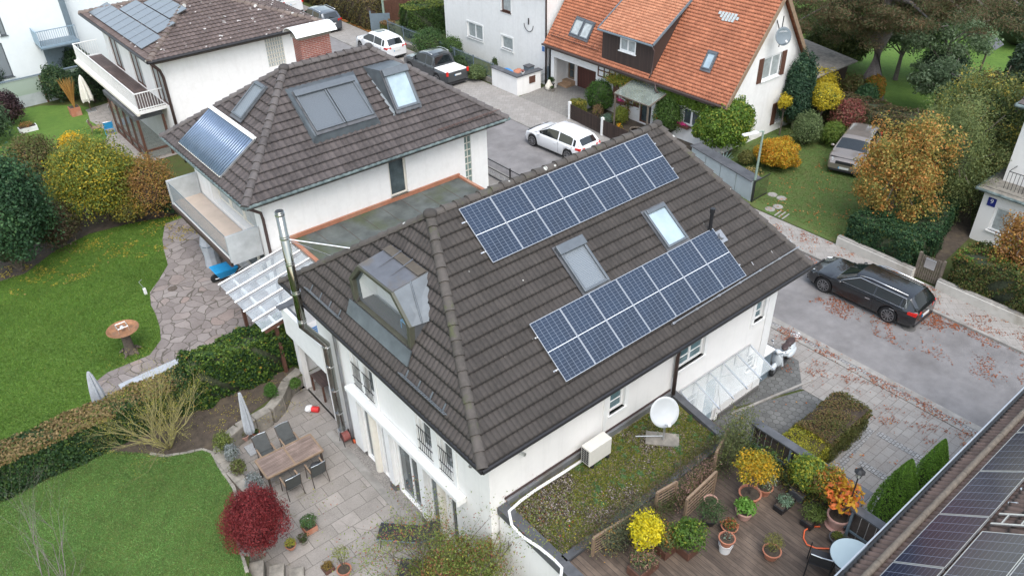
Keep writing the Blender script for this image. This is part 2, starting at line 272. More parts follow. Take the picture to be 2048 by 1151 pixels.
M = dict(
 plaster=mat('render_plaster', (.80, .785, .765), .9, .02, 3, bump=.15, bs=120, stain=(.74, .725, .70)),
 plasterB=mat('rough_plaster', (.78, .77, .755), .95, .03, 5, bump=.4, bs=60, stain=(.72, .705, .685)),
 pink=mat('warm_plaster', (.66, .60, .57), .9, .03, 2, bump=.15, bs=120, stain=(.56, .52, .49)),
 white=mat('white_paint', (.8, .8, .79), .5, .03, 4, stain=(.72, .72, .70)), plinth=mat('plinth', (.12, .115, .11), .8, .2),
 cream=mat('cream_paint', (.68, .64, .56), .7, .04), soffit=mat('soffit_board', (.09, .07, .06), .7, .2),
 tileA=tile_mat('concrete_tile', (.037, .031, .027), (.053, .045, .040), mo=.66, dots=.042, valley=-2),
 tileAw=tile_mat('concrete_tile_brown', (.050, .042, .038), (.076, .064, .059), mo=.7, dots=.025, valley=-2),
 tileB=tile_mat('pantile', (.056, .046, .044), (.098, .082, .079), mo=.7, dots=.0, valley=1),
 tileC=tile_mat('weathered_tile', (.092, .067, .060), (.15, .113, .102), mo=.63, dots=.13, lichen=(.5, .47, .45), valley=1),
 tileO=tile_mat('clay_tile', (.34, .115, .058), (.47, .175, .092), mo=.8, dots=.0, moss=(.25, .12, .08), dirt_shade=.6),
 tileOf=tile_mat('clay_tile_faded', (.38, .145, .075), (.52, .23, .13), mo=.9, dots=.0, dirt_shade=.6),
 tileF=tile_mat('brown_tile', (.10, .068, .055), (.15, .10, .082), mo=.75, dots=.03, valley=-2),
 cap=tile_mat('ridge_tile', (.062, .054, .047), (.088, .076, .068), mo=.57, dots=.09),
 capB=tile_mat('ridge_tile_grey', (.082, .071, .069), (.118, .104, .10), mo=.64, dots=.0), capC=tile_mat('ridge_tile_mossy', (.12, .09, .08), (.18, .14, .12), mo=.55, dots=.15),
 gutter=mat('dark_gutter', (.025, .024, .026), .45, .2, metal=.3), guttergreen=mat('zinc_gutter', (.10, .14, .145), .5, .4, 5, metal=.4, c2=(.22, .27, .26)),
 brown=mat('brown_metal', (.07, .045, .04), .45, .1, metal=.2), lead=mat('lead_flashing', (.13, .15, .165), .5, .25, 2, metal=.45, stain=(.2, .22, .23)),
 zinc=mat('zinc_sheet', (.3, .31, .33), .45, .12, 3, metal=.6, stain=(.2, .18, .15)), steel=mat('polished_steel', (.30, .30, .27), .12, .05, metal=1.),
 alu=mat('aluminium', (.62, .63, .64), .3, .06, metal=.8), frameg=mat('grey_frame', (.12, .135, .15), .4, .1, metal=.3), olive=mat('olive_frame', (.075, .075, .055), .5, .15),
 shutter=NT('roller_shutter'), winglass=mat('window_glass', (.035, .05, .055), .06, .4, 1.5, spec=.9, c2=(.10, .13, .14)),
 skyglass=mat('roof_window_glass', (.34, .43, .48), .08, .2, 1.2, spec=.9), curtain=mat('net_curtain', (.35, .38, .38), .3, .25, 5, spec=.8),
 blk=mat('black_metal', (.015, .015, .017), .45, .1), grey=mat('grey_metal', (.13, .17, .20), .5, .1), dgrey=mat('slate_cover', (.075, .078, .085), .6, .3, 3, stain=(.13, .13, .14)),
 copper=mat('copper_trim', (.35, .15, .09), .5, .15, 4, stain=(.4, .25, .18)), bitumen=mat('flat_roof_sheet', (.085, .095, .09), .85, .35, 1.6, stain=(.06, .075, .02), bump=.3),
 asphalt=mat('asphalt', (.20, .19, .188), .9, .16, 1.6, bump=.5, bs=150, stain=(.13, .122, .12)), kerb=mat('kerb_stone', (.27, .255, .235), .85, .2, 3, bump=.3, stain=(.18, .16, .14)),
 slab=brickish('terrace_slab', (.245, .225, .205), (.33, .30, .275), (.09, .08, .065), .8, .5, .012, stain=(.16, .145, .13), moss=(.14, .13, .07), off=.4),
 paver=brickish('grey_paver', (.22, .205, .19), (.285, .27, .25), (.11, .09, .075), .42, .3, .01, stain=(.22, .19, .17)),
 walkslab=brickish('walk_slab', (.25, .235, .22), (.31, .29, .27), (.13, .12, .10), .36, .36, .008, rot=rad(45), stain=(.2, .18, .16)),
 sett=brickish('granite_sett', (.22, .22, .22), (.36, .35, .34), (.07, .06, .05), .13, .11, .014), drive=brickish('drive_paver', (.20, .19, .175), (.26, .25, .23), (.11, .10, .09), .24, .12, .012, stain=(.15, .14, .13)),
 hexp=hexmat('hex_paver', (.11, .11, .106), (.15, .15, .145), (.06, .06, .055), .23), brickw=brickish('red_brick', (.32, .09, .06), (.22, .08, .07), (.42, .38, .34), .25, .075, .012, rot=(rad(90), 0, 0)),
 flag=flagstone(), lawn=lawn('lawn_grass', (.09, .17, .03), (.125, .21, .04), (.07, .125, .028)), lawn2=lawn('lawn_grass_cool', (.085, .15, .035), (.12, .175, .04), (.10, .10, .035)),
 wild=lawn('rough_grass', (.06, .09, .025), (.10, .11, .035), (.09, .065, .035)), soil=mat('garden_soil', (.065, .05, .037), .95, .35, 5, bump=.8, bs=25, stain=(.11, .085, .055)),
 deck=planks('deck_boards', (.075, .053, .04), (.15, .11, .082), .14, 1), balk=planks('balcony_boards', (.09, .06, .055), (.13, .09, .08), .14, 1), teak=planks('teak', (.20, .145, .12), (.30, .22, .185), .06, 0),
 seatb=mat('seat_vinyl', (.05, .028, .025), .5, .1), bwood=mat('brown_wood', (.10, .045, .03), .6, .25, 8), dwood=vplanks('dark_boards', (.035, .022, .018), .12, 1), garage=vplanks('garage_door_boards', (.085, .03, .022), .14, 1),
 gwood=mat('grey_wood', (.14, .115, .09), .8, .3, 9), twood=mat('tan_wood', (.23, .16, .105), .75, .2, 6), fencew=mat('fence_wood', (.065, .05, .042), .8, .3, 7),
 terra=mat('terracotta', (.38, .15, .09), .8, .15, 5, stain=(.42, .27, .2)), pinkpot=mat('pink_pot', (.50, .30, .25), .7, .1), bucket=mat('white_bucket', (.7, .7, .7), .5, .05),
 bark=mat('bark', (.10, .08, .065), .95, .35, 12, bump=.7, bs=30), barkp=mat('pale_bark', (.24, .20, .12), .9, .3, 14, c2=(.32, .29, .10)), barkg=mat('grey_bark', (.16, .14, .13), .9, .3, 10, bump=.6, bs=25),
 gravel=NT('gravel_moss'), cloth=mat('grey_cover_cloth', (.36, .38, .41), .8, .12, 5), clothw=mat('cream_cloth', (.7, .68, .62), .8, .06), sling=mat('black_mesh_fabric', (.03, .03, .033), .7, .2), graysl=mat('grey_mesh_fabric', (.06, .065, .065), .8, .15),
 blue=mat('blue_plastic', (.02, .30, .62), .4, .1), lime=mat('lime_plastic', (.45, .55, .03), .5, .1), red=mat('red_plastic', (.62, .03, .03), .45, .1), greenp=mat('green_plastic', (.02, .13, .06), .5, .15), orange=mat('orange_hose', (.75, .14, .05), .5, .05),
 dish=mat('dish_white', (.48, .50, .51), .45, .03), dishg=mat('dish_grey', (.13, .16, .18), .5, .05), stone=mat('stone_block', (.24, .22, .19), .9, .3, 4, bump=.5, bs=20, stain=(.12, .115, .10)), rust=mat('rusty_steel', (.26, .125, .06), .75, .3, 6, stain=(.12, .08, .055)),
 lampglass=mat('lamp_glass', (.5, .5, .45), .3), tableg=mat('frosted_table_glass', (.48, .58, .60), .15, .08, 1, spec=.8), pipe=mat('white_pipe', (.78, .78, .76), .5, .03), dzinc=mat('dormer_sheet', (.13, .135, .15), .5, .15, 3, metal=.3, stain=(.15, .12, .085)), dcheek=mat('dormer_cheek_sheet', (.095, .11, .125), .5, .2, 2, metal=.3), swin=mat('blue_window_glass', (.10, .17, .19), .06, .35, 1.5, spec=.9), pglass=glass('canopy_glass', (.62, .66, .66), .3, .1, .08), pgl2=glass('pergola_glass', (.58, .63, .66), .36, .1, .06),
 frost=glass('frosted_fence_glass', (.35, .42, .36), .8, .3), tyre=mat('tyre', (.015, .015, .016), .8, .2), rim=mat('alloy_rim', (.32, .32, .33), .3, .1, metal=.8), cwin=mat('car_glass', (.012, .016, .018), .05, .2, spec=.9), tail=mat('tail_light', (.55, .015, .01), .2, .1), head=mat('head_light', (.6, .62, .63), .1, .1, metal=.4),
 chrome=mat('chrome_trim', (.75, .75, .76), .15, .02, metal=.9), plate=mat('number_plate', (.6, .6, .58), .4, .03), plastic=mat('black_plastic', (.02, .02, .022), .6, .1), bluew=mat('blue_plate', (.02, .03, .20), .4, .05), pole=mat('green_pole', (.22, .29, .24), .6, .1), ashlar=mat('low_wall_render', (.50, .48, .44), .9, .08, 3, stain=(.3, .27, .22), bump=.3))
def stripes(n, ax, per, c1, c2, rough=.4, metal=.3, src='Object'):
    o = sepxy(n, n.tc.outputs[src]); f = n.math('FRACT', n.math('DIVIDE', o[ax], per)); g = n.math('GREATER_THAN', f, .72); col = n.mix(g, c1, c2)
    n.bump(n.math('SINE', n.math('MULTIPLY', f, 6.283)), .4, .01); return n.out(col, rough, metal)
M['shutter'] = stripes(M['shutter'], 1, .045, (.16, .18, .20), (.07, .08, .09), src='UV')
M['shutterl'] = stripes(NT('light_shutter'), 1, .05, (.24, .265, .29), (.12, .14, .15), src='UV')
n = M['gravel']; vo = n.n('ShaderNodeTexVoronoi'); vo.inputs['Scale'].default_value = 22; n.L(n.tc.outputs['Object'], vo.inputs['Vector'])
col = n.ramp(sepxy(n, vo.outputs['Color'])[0], [(0., (.06, .05, .04)), (.45, (.13, .11, .09)), (.8, (.27, .22, .19)), (1., (.5, .45, .42))])
gm = n.ramp(n.noise(1.3, detail=8, rough=.8), [(.42, 0.), (.58, 1.)]); col = n.mix(gm, col, n.mix(n.noise(12), (.05, .055, .008), (.17, .17, .025)))
sx = sepxy(n, n.tc.outputs['Object']); M['gravel'] = (n.bump(vo.outputs['Distance'], .6, .03), n.out(col, .9))[1]
M['pebble'] = mat('pebbles', (.25, .23, .21), .9, .4, 25, bump=.8, bs=30)
M['pvA'] = pvmat('pv_cells', (.013, .021, .038), (.17, .20, .25), 6, 20, .030, .005, .13, (.018, .032, .06))
M['pvC'] = pvmat('pv_cells_grey', (.10, .115, .13), (.16, .175, .19), 6, 2, .02, .0, .12)
M['pvF'] = pvmat('pv_cells_dark', (.012, .016, .034), (.13, .15, .20), 6, 10, .024, .0, .15, (.017, .022, .05))
M['tubeg'] = mat('vacuum_tube', (.16, .22, .32), .08, .1, 2, metal=.3, spec=1.)
def paint(name, c, rough=.25, metal=0):
    n = NT(name); n.b.inputs['Coat Weight'].default_value = 1; n.b.inputs['Coat Roughness'].default_value = .04; return n.out(n.mix(n.noise(3), mul(c, .93), c), rough, metal)
M['pblack'] = paint('black_paint', (.006, .007, .009)); M['pwhite'] = paint('white_car_paint', (.74, .75, .76)); M['pgrey'] = paint('grey_car_paint', (.075, .085, .10), .3, .4); M['pdark'] = paint('anthracite_paint', (.05, .055, .06), .3, .3)
M['pbeige'] = paint('beige_metallic_paint', (.26, .225, .20), .3, .4); M['psilver'] = paint('silver_paint', (.60, .65, .68), .3, .1)
# ======================= GROUND =======================
# one big sheet with a pit cut out for the sunken terrace
terr = [(10.1, 22.25), (7.3, 22.1), (6.6, 21.35), (5.0, 21.0), (4.35, 20.7), (4.15, 20.2), (4.25, 19.4), (4.35, 18.2), (4.3, 17.1), (3.3, 16.3), (2.9, 15.6), (2.9, 9.0), (8.6, 9.0), (8.6, 19.9), (10.1, 19.9)]
def sheet(name, poly, z, m): mb = MB(); mb.face([(p[0], p[1], z) for p in poly]); return struct(name, mb, m)
bm = bmesh.new(); me = bpy.data.meshes.new('ground')
out = [(-300, -200), (400, -200), (400, 500), (-300, 500)]
vo_ = [bm.verts.new((x, y, 0)) for x, y in out]; vi = [bm.verts.new((x, y, 0)) for x, y in terr]
es = [bm.edges.new((vo_[i], vo_[(i+1) % 4])) for i in range(4)]+[bm.edges.new((vi[i], vi[(i+1) % len(vi)])) for i in range(len(vi))]
bmesh.ops.triangle_fill(bm, use_beauty=True, edges=es); bm.to_mesh(me); bm.free(); me.materials.append(M['wild'])
g_o = bpy.data.objects.new('ground', me); sc.collection.objects.link(g_o); g_o['kind'] = 'structure'
tm = MB(); tm.face([(p[0], p[1], -.6) for p in terr[::-1]][::-1]); tm.face([(5, 9, -.6), (8.2, 9, -.6), (8.2, 9, -.61)]); struct('terrace', tm, M['slab'])
px_ = MB(); px_.box(7.35, 7.6, 9.5, 19.5, -.6, -.57); struct('terrace_step', px_, M['kerb'])
px_ = MB(); px_.box(7.6, 7.95, 9.5, 18.3, -.6, -.585); struct('pebble_strip', px_, M['pebble'])
px_ = MB(); px_.box(8.0, 10.08, 19.95, 22.18, -.6, -.585); struct('loggia_floor', px_, M['walkslab'])
def smooth_poly(pts, n=5):
    P = [Vector((p[0], p[1], 0)) for p in pts]; out = []; k = len(P)
    for i in range(k):
        a, b, c, d = P[i-1], P[i], P[(i+1) % k], P[(i+2) % k]
        for j in range(n): t = j/n; q = .5*((2*b)+(c-a)*t+(2*a-5*b+4*c-d)*t*t+(3*b-3*c+d-a)*t**3); out.append((q.x, q.y))
    return out
pxy = lambda L, z=0: [tuple(at(x, y, z))[:2] for x, y in L]
# lawns
sheet('lawn', [(-12, 24.2), (1.5, 24.2), (9, 24.2), (9.2, 40), (-12, 46)], .008, M['lawn'])
nearl = pxy([(300, 907), (330, 912), (375, 905), (405, 898), (425, 905), (440, 935), (468, 975), (478, 1010), (470, 1060), (495, 1145), (505, 1180)])
sheet('lawn', [(-12, 22.75), (1.2, 22.75)]+nearl+[(3.2, 9), (-12, 9)], .008, M['lawn2'])
bed = pxy([(235, 905), (300, 907), (330, 912), (375, 905), (405, 898), (425, 905), (440, 935), (468, 975), (478, 1010), (470, 1060)])+[(4.2, 17.2), (4.1, 19), (4.0, 20.2), (4.3, 21.1), (6.5, 21.7), (7.9, 22.5), (7.9, 23.3), (1.0, 23.3)]
sheet('flower_bed', bed, .012, M['soil'])
flag = pxy([(330, 448), (325, 480), (328, 500), (336, 530), (318, 560), (300, 585), (302, 610), (312, 630), (320, 655), (322, 680), (300, 710), (215, 745), (190, 765), (183, 800), (195, 830)])
sheet('flagstone_terrace', smooth_poly([flag[i] for i in range(len(flag))][:], 1)+[(1.6, 23.4), (8.3, 23.4), (10.2, 22.6), (10.2, 26.4), (9.3, 26.4), (9.3, 36.6)], .02, M['flag'])
sheet('leaf_bed', [*pxy([(360, 432), (300, 440), (250, 450), (180, 468), (110, 502), (50, 548), (-10, 566), (-120, 600)]), (-12, 50), (9.3, 50)], .014, M['soil'])
sheet('lawn', [(2, 46.5), (7.2, 47.5), (10.5, 50), (10.2, 53.8), (9.3, 56), (7.5, 57.3), (3, 58), (-3, 58), (-3, 46)], .02, M['lawn'])
sheet('patio_slabs', [(10.2, 44), (12, 44), (12, 55), (9.6, 54.6), (9.2, 52.5), (9.5, 50), (8.4, 47)], .024, M['slab'])
# road, gutters, kerbs, pavements
sheet('road', [(23.7, -60), (28.6, -60), (28.6, 180), (23.7, 180)], .004, M['asphalt'])
p = MB(); p.box(23.42, 23.7, -60, 180, -.1, .02); struct('gutter_strip', p, M['kerb'])
p = MB(); p.box(23.2, 23.42, -60, 180, -.1, .012); struct('gutter_setts', p, M['sett'])
p = MB(); p.box(23.02, 23.2, -60, 180, -.1, .06); struct('kerb', p, M['kerb'])
p = MB(); p.box(28.6, 28.75, -60, 24.6, -.1, .1); p.box(28.6, 28.75, 24.6, 180, -.1, .05); struct('kerb', p, M['kerb'])
sheet('pavement', [(28.75, -60), (30.3, -60), (30.3, 20), (31.3, 22), (31.3, 180), (28.75, 180)], .05, M['walkslab'])
sheet('pavement', [(19.7, 12.4), (19.7, 10.9), (20.9, 9.9), (20.9, 8.2), (21.0, 1), (21.0, -20), (23.02, -20), (23.02, 180), (21.2, 180), (21.2, 12.4)], .03, M['paver'])
sheet('driveway', [(14.9, 10.9), (14.9, 7.9), (17.8, 7.9), (20.9, 8.2), (20.9, 9.85), (18.1, 10.9)], .016, M['hexp'])
sheet('scooter_stand', [(18.1, 10.95), (20.9, 9.93), (22.1, 10.9), (22.1, 12.4), (19.75, 12.4), (19.75, 10.95)], .036, M['hexp'])
p = MB(); p.bar((18.0, 10.75, .03), (21.6, 9.95, .03), .08, .07); struct('stand_edging', p, M['kerb'])
sheet('driveway', [(14.9, -5), (21.0, -5), (21.0, 7.7), (14.9, 6.9)], .02, M['paver'])
for i, (a, b) in enumerate((((17.6, 7.0), (21.0, 7.35)), ((20.9, 7.1), (20.9, -4)), ((19.3, 6.8), (19.3, -4)), ((18.0, 5.6), (19.1, 5.6)), ((19.5, 5.6), (20.7, 5.6)), ((16.9, 6.4), (17.7, 4.2)))):
    p = MB(); p.bar((*a, .022+.004*i), (*b, .022+.004*i), .24 if i < 4 else .5, .01); struct('sett_band', p, M['sett'])
sheet('driveway', [(31.3, 33.3), (34.2, 33.3), (34.2, 38.0), (31.3, 37.7)], .054, M['drive'])
sheet('driveway', [(34.2, 33.0), (37.4, 33.0), (37.4, 38.2), (34.2, 38.2)], .05, M['drive'])
sheet('flower_bed', [(31.3, 24.5), (33.9, 24.5), (33.9, 33), (31.3, 33)], .03, M['soil'])
sheet('lawn', [(30.4, 14.6), (37, 11.5), (44, 17), (44, 22), (38, 25), (33, 23.0), (31.0, 20.5), (30.4, 19)], .03, lawn('lawn_autumn', (.075, .13, .035), (.11, .155, .045), (.13, .10, .045)))
sheet('lawn', [(43, 20), (60, 10), (120, 10), (140, 60), (60, 60), (50, 40)], .012, M['lawn'])
sheet('garden_path', [(31.5, 10.6), (35.3, 10.9), (40, 13), (40, 14.5), (34.5, 12.0)], .035, M['soil'])
sheet('flower_bed', [(30.4, 20.5), (33, 23), (38, 25), (36, 27), (31.5, 24.5)], .034, M['soil'])
# ---------------- roof tiles ----------------
def tiles(name, pts, m, parent, tw=.3, rh=.34, rolls=2, amp=.022, step=.04, style='roll', lift=.0, cut=None):
    P = [Vector(p) for p in pts]; u = (P[1]-P[0]).normalized(); n = u.cross(P[2]-P[0]).normalized(); v = n.cross(u)
    q = [((p-P[0]).dot(u), (p-P[0]).dot(v)) for p in P]
    u0, u1 = min(a for a, b in q)-.02, max(a for a, b in q)+.02; v1 = max(b for a, b in q)
    per = tw/rolls; ns = 7 if style != 'beaver' else 6; nc = int(math.ceil((u1-u0)/per))*ns+1
    us = u0+np.arange(nc)*per/ns; ph = (us-u0)/per*2*np.pi
    nr = int(math.ceil(v1/rh)); V = []; F = []; UV = []
    for r in range(nr):
        a, b = r*rh-.02, (r+1)*rh+.015
        if style == 'beaver':
            o = .5 if r % 2 else 0; fr = ((us-u0)/tw+o) % 1; h = np.zeros(nc); da = -np.sqrt(np.clip(1-(2*fr-1)**2, 0, 1))*.06+.03; uo = o
        elif style == 'wave':
            h = amp*(np.maximum(0, np.cos(ph))**.8*1.0 - .35*np.maximum(0, -np.cos(ph))); da = -.02*np.cos(ph); uo = 0
        else:
            h = amp*np.abs(np.cos(ph/2))**.7; da = np.zeros(nc); uo = 0
        jit = np.repeat(rng.normal(0, .003, nc//ns+2), ns)[:nc]
        rows = [(a+da+.03, h*.2-.01), (a+da, h+step+jit), (a+da+.10, h+step*.72+jit), (np.full(nc, b), h*.9)]
        base = len(V)*1
        for (vv, hh) in rows:
            for k in range(nc):
                V.append(P[0]+u*us[k]+v*vv[k]+n*(hh[k]+lift)); UV.append(((us[k]-u0)/tw+uo, min(max(vv[k], a+.03), b-.03)/rh))
        for j in range(3):
            for k in range(nc-1):
                i = base+j*nc+k; F.append((i, i+1, i+nc+1, i+nc))
    me = bpy.data.meshes.new(name); off = ROOT[parent.name]; me.from_pydata([p-off for p in V], [], F)
    bm = bmesh.new(); bm.from_mesh(me); uvl = bm.loops.layers.uv.new('UVMap'); bm.verts.ensure_lookup_table()
    for f in bm.faces:
        for l in f.loops: l[uvl].uv = UV[l.vert.index]
        c = sum((UV[l.vert.index][0] for l in f.loops))/len(f.loops); cf = math.floor(c)
        for l in f.loops: l[uvl].uv.x = min(max(l[uvl].uv.x, cf+.01), cf+.99)
        f.smooth = True
    if cut:
        dead = [f for f in bm.faces if cut[0] < f.calc_center_median().x+off.x < cut[1] and cut[2] < f.calc_center_median().y+off.y < cut[3]]; bmesh.ops.delete(bm, geom=dead, context='FACES')
    k = len(P)
    for i in range(k):
        a, b = P[i]-off, P[(i+1) % k]-off; no = (b-a).cross(n)
        if i == 0: a = a-v*.06
        bmesh.ops.bisect_plane(bm, geom=list(bm.verts)+list(bm.edges)+list(bm.faces), plane_co=a, plane_no=no, clear_outer=True)
    bm.to_mesh(me); bm.free(); me.materials.append(m)
    o = bpy.data.objects.new(name, me); sc.collection.objects.link(o); o.parent = parent; ROOT[o.name] = off
    return o
def caps(mb, p, q, r=.12, seg=.38):
    p, q = Vector(p), Vector(q); L = (q-p).length; n = max(1, int(L/seg)); d = (q-p)/n; t = d.normalized(); s = t.cross(Vector((0, 0, 1))).normalized(); up = s.cross(t)
    for i in range(n):
        a, b = p+d*i, p+d*(i+1.12); K = 8; base = len(mb.v); uv = []
        jj = random.uniform(-.008, .008)
        for (c, rr, lf) in ((a, r*1.1, .03+jj), (b, r*.93, 0), ):
            for k in range(K+1):
                an = math.pi*k/K; mb.v.append(tuple(c+s*(rr*math.cos(an))+up*(rr*.85*math.sin(an)+lf-.035)))
        for k in range(K):
            mb.f.append((base+k, base+k+1, base+K+2+k, base+K+1+k)); mb.mi.append(mb.cur); mb.uv.append([(i+.3, .3), (i+.3, .6), (i+.6, .6), (i+.6, .3)])
        mb.face([tuple(a+s*(r*1.1*math.cos(math.pi*k/K))+up*(r*.94*math.sin(math.pi*k/K)-.005+jj)) for k in range(K+1)], [(i+.5, .5)]*(K+1))
def gutter(mb, pts, r=.065):
    mb.tube(pts, r, 8)
def hip_roof(root, x0, x1, y0, y1, ze, xa, xb, yr, zr, m, mcap, gut, mg=None, style='roll', tw=.3, rh=.34, rolls=2, amp=.022, capr=.13, boxed=.24, gr=.065, wcut=None):
    A, B, C, D = (x0, y0, ze), (x1, y0, ze), (x1, y1, ze), (x0, y1, ze); E, G = (xa, yr, zr), (xb, yr, zr)
    mw = mg or m
    kw = dict(style=style, tw=tw, rh=rh, rolls=rolls, amp=amp)
    tiles('roof_tiles', [A, B, G, E], m, root, **kw); tiles('roof_tiles', [D, A, E], mw, root, cut=wcut, **kw); tiles('roof_tiles', [C, D, E, G], m, root, **kw)
    if xb < x1: tiles('roof_tiles', [B, C, G], m, root, **kw)
    k = MB(); caps(k, A, E, capr); caps(k, D, E, capr); caps(k, B, G, capr); caps(k, C, G, capr); caps(k, E, G, capr)
    k.ell((xa, yr, zr+.02), (capr*1.5, capr*1.5, capr)); k.ell((xb, yr, zr+.02), (capr*1.3, capr*1.3, capr)); k.build('ridge_caps', mcap, root, smooth=True)
    s = MB(); e = .1; s.box(x0+e, x1-e, y0+e, y1-e, ze-boxed, ze-.05)
    s.mesh([(x0+.05, y0+.05, ze-.05), (x1-.05, y0+.05, ze-.05), (x1-.05, y1-.05, ze-.05), (x0+.05, y1-.05, ze-.05), (xa, yr, zr-.08), (xb, yr, zr-.08)], [(0, 1, 5, 4), (2, 3, 4, 5), (1, 2, 5)]+([] if wcut else [(3, 0, 4)]))
    s.build('eaves', M['soffit'], root)
    g = MB(); o = .05; z = ze-.04
    gutter(g, [(x0-o, y0-o, z), (x1+o, y0-o, z)], gr); gutter(g, [(x0-o, y1+o, z), (x1+o, y1+o, z)], gr); gutter(g, [(x0-o, y0-o, z), (x0-o, y1+o, z)], gr); gutter(g, [(x1+o, y0-o, z), (x1+o, y1+o, z)], gr)
    g.build('gutter', gut, root)

# ---------------- walls with openings, windows ----------------
class Pl:     # vertical plane: ('x', pos, sign) -> points (a, z, d) with d measured outward
    def __init__(s, ax, pos, sg): s.ax, s.pos, s.sg = ax, pos, sg
    def p(s, a, z, d=0): return (s.pos+s.sg*d, a, z) if s.ax == 'x' else (a, s.pos+s.sg*d, z)
    def box(s, mb, a0, a1, z0, z1, d0, d1):
        p, q = s.p(a0, z0, d0), s.p(a1, z1, d1); return mb.box(p[0], q[0], p[1], q[1], p[2], q[2])
    def hit(s, px, py): v = (onx if s.ax == 'x' else ony)(px, py, s.pos); return (v.y if s.ax == 'x' else v.x), v.z
def wall(root, pl, a0, a1, z0, z1, holes, m, depth=.22, name='wall'):
    mb = MB(); A = sorted({a0, a1, *[h[0] for h in holes], *[h[1] for h in holes]}); Z = sorted({z0, z1, *[h[2] for h in holes], *[h[3] for h in holes]})
    for i in range(len(A)-1):
        for j in range(len(Z)-1):
            ca, cz = (A[i]+A[i+1])/2, (Z[j]+Z[j+1])/2
            if any(h[0] < ca < h[1] and h[2] < cz < h[3] for h in holes): continue
            mb.face([pl.p(A[i], Z[j]), pl.p(A[i+1], Z[j]), pl.p(A[i+1], Z[j+1]), pl.p(A[i], Z[j+1])])
    for h in holes:
        c = [(h[0], h[2]), (h[1], h[2]), (h[1], h[3]), (h[0], h[3])]
        for k in range(4): a, b = c[k], c[(k+1) % 4]; mb.face([pl.p(*a), pl.p(*b), pl.p(*b, -depth), pl.p(*a, -depth)])
    return mb.build(name, m, root)
def window(root, pl, a0, a1, z0, z1, d=-.12, fr=.07, mull=1, m=None, gm=None, sill=True, bars=0, name='window', cur=True, sillm=None):
    m = m or M['white']; mb = MB()
    pl.box(mb, a0, a1, z0, z0+fr, d, d+.06); pl.box(mb, a0, a1, z1-fr, z1, d, d+.06); pl.box(mb, a0, a0+fr, z0+fr, z1-fr, d, d+.06); pl.box(mb, a1-fr, a1, z0+fr, z1-fr, d, d+.06)
    for k in range(mull):
        c = a0+(a1-a0)*(k+1)/(mull+1); pl.box(mb, c-fr*.6, c+fr*.6, z0+fr, z1-fr, d, d+.055)
    for k in range(bars):
        c = z0+(z1-z0)*(k+1)/(bars+1); pl.box(mb, a0+fr, a1-fr, c-.015, c+.015, d, d+.045)
    f = mb.build(name, m, root, bevel=.006)
    g = MB(); g.face([pl.p(a0+fr*.5, z0+fr*.5, d+.025), pl.p(a1-fr*.5, z0+fr*.5, d+.025), pl.p(a1-fr*.5, z1-fr*.5, d+.025), pl.p(a0+fr*.5, z1-fr*.5, d+.025)]); g.build('pane', gm or M['winglass'], f)
    if sill:
        s = MB(); pl.box(s, a0-.06, a1+.06, z0-.05, z0, -.1, .08); s.build('sill', sillm or m, f)
    return f
def trim(root, pl, a0, a1, z0, z1, w=.12, d=.03, m=None, name='window_surround'):
    mb = MB(); pl.box(mb, a0-w, a0, z0-w, z1+w, .002, d); pl.box(mb, a1, a1+w, z0-w, z1+w, .002, d); pl.box(mb, a0, a1, z0-w, z0, .002, d); pl.box(mb, a0, a1, z1, z1+w, .002, d)
    return mb.build(name, m or M['white'], root)
def downpipe(root, pts, m, r=.05): mb = MB(); mb.tube(pts, r, 10); return mb.build('downpipe', m, root, smooth=True)
def roof_window(root, pts, n, glassm, fm, hood=.0, h=.10, shutter=False, name='skylight', box=.0, fr=.07):
    # pts: lower-left, lower-right, upper-right, upper-left on the roof plane; n: outward normal
    n = Vector(n).normalized(); A, B, C, D = [Vector(p)+n*.04 for p in pts]; u = (B-A).normalized(); v = (D-A).normalized(); W = (B-A).length; H = (D-A).length
    def Q(a, b, c): return A+u*a+v*b+n*c
    mb = MB()
    def bx(m, a0, a1, b0, b1, c0, c1): m.hexa([Q(a0, b0, c0), Q(a1, b0, c0), Q(a1, b1, c0), Q(a0, b1, c0), Q(a0, b0, c1), Q(a1, b0, c1), Q(a1, b1, c1), Q(a0, b1, c1)])
    bx(mb, 0, fr, 0, H, -.05, h); bx(mb, W-fr, W, 0, H, -.05, h); bx(mb, fr, W-fr, 0, fr, -.05, h*.9); bx(mb, fr, W-fr, H-fr*1.8, H, -.05, h*1.25)
    if hood: bx(mb, -.03, W+.03, H-.26, H+.02, h*.6, h+hood)
    f = mb.build(name, fm, root, bevel=.01)
    g = MB(); g.face([Q(fr, fr, h*.55), Q(W-fr, fr, h*.55), Q(W-fr, H-fr*1.8, h*.55), Q(fr, H-fr*1.8, h*.55)], [(0, 0), (W, 0), (W, H), (0, H)]); g.build('roller_shutter' if shutter else 'pane', glassm, f)
    a = MB(); bx(a, -.06, W+.06, -.14, H+.06, .01, .045); a.build('flashing', M['dgrey'], f)
    return f

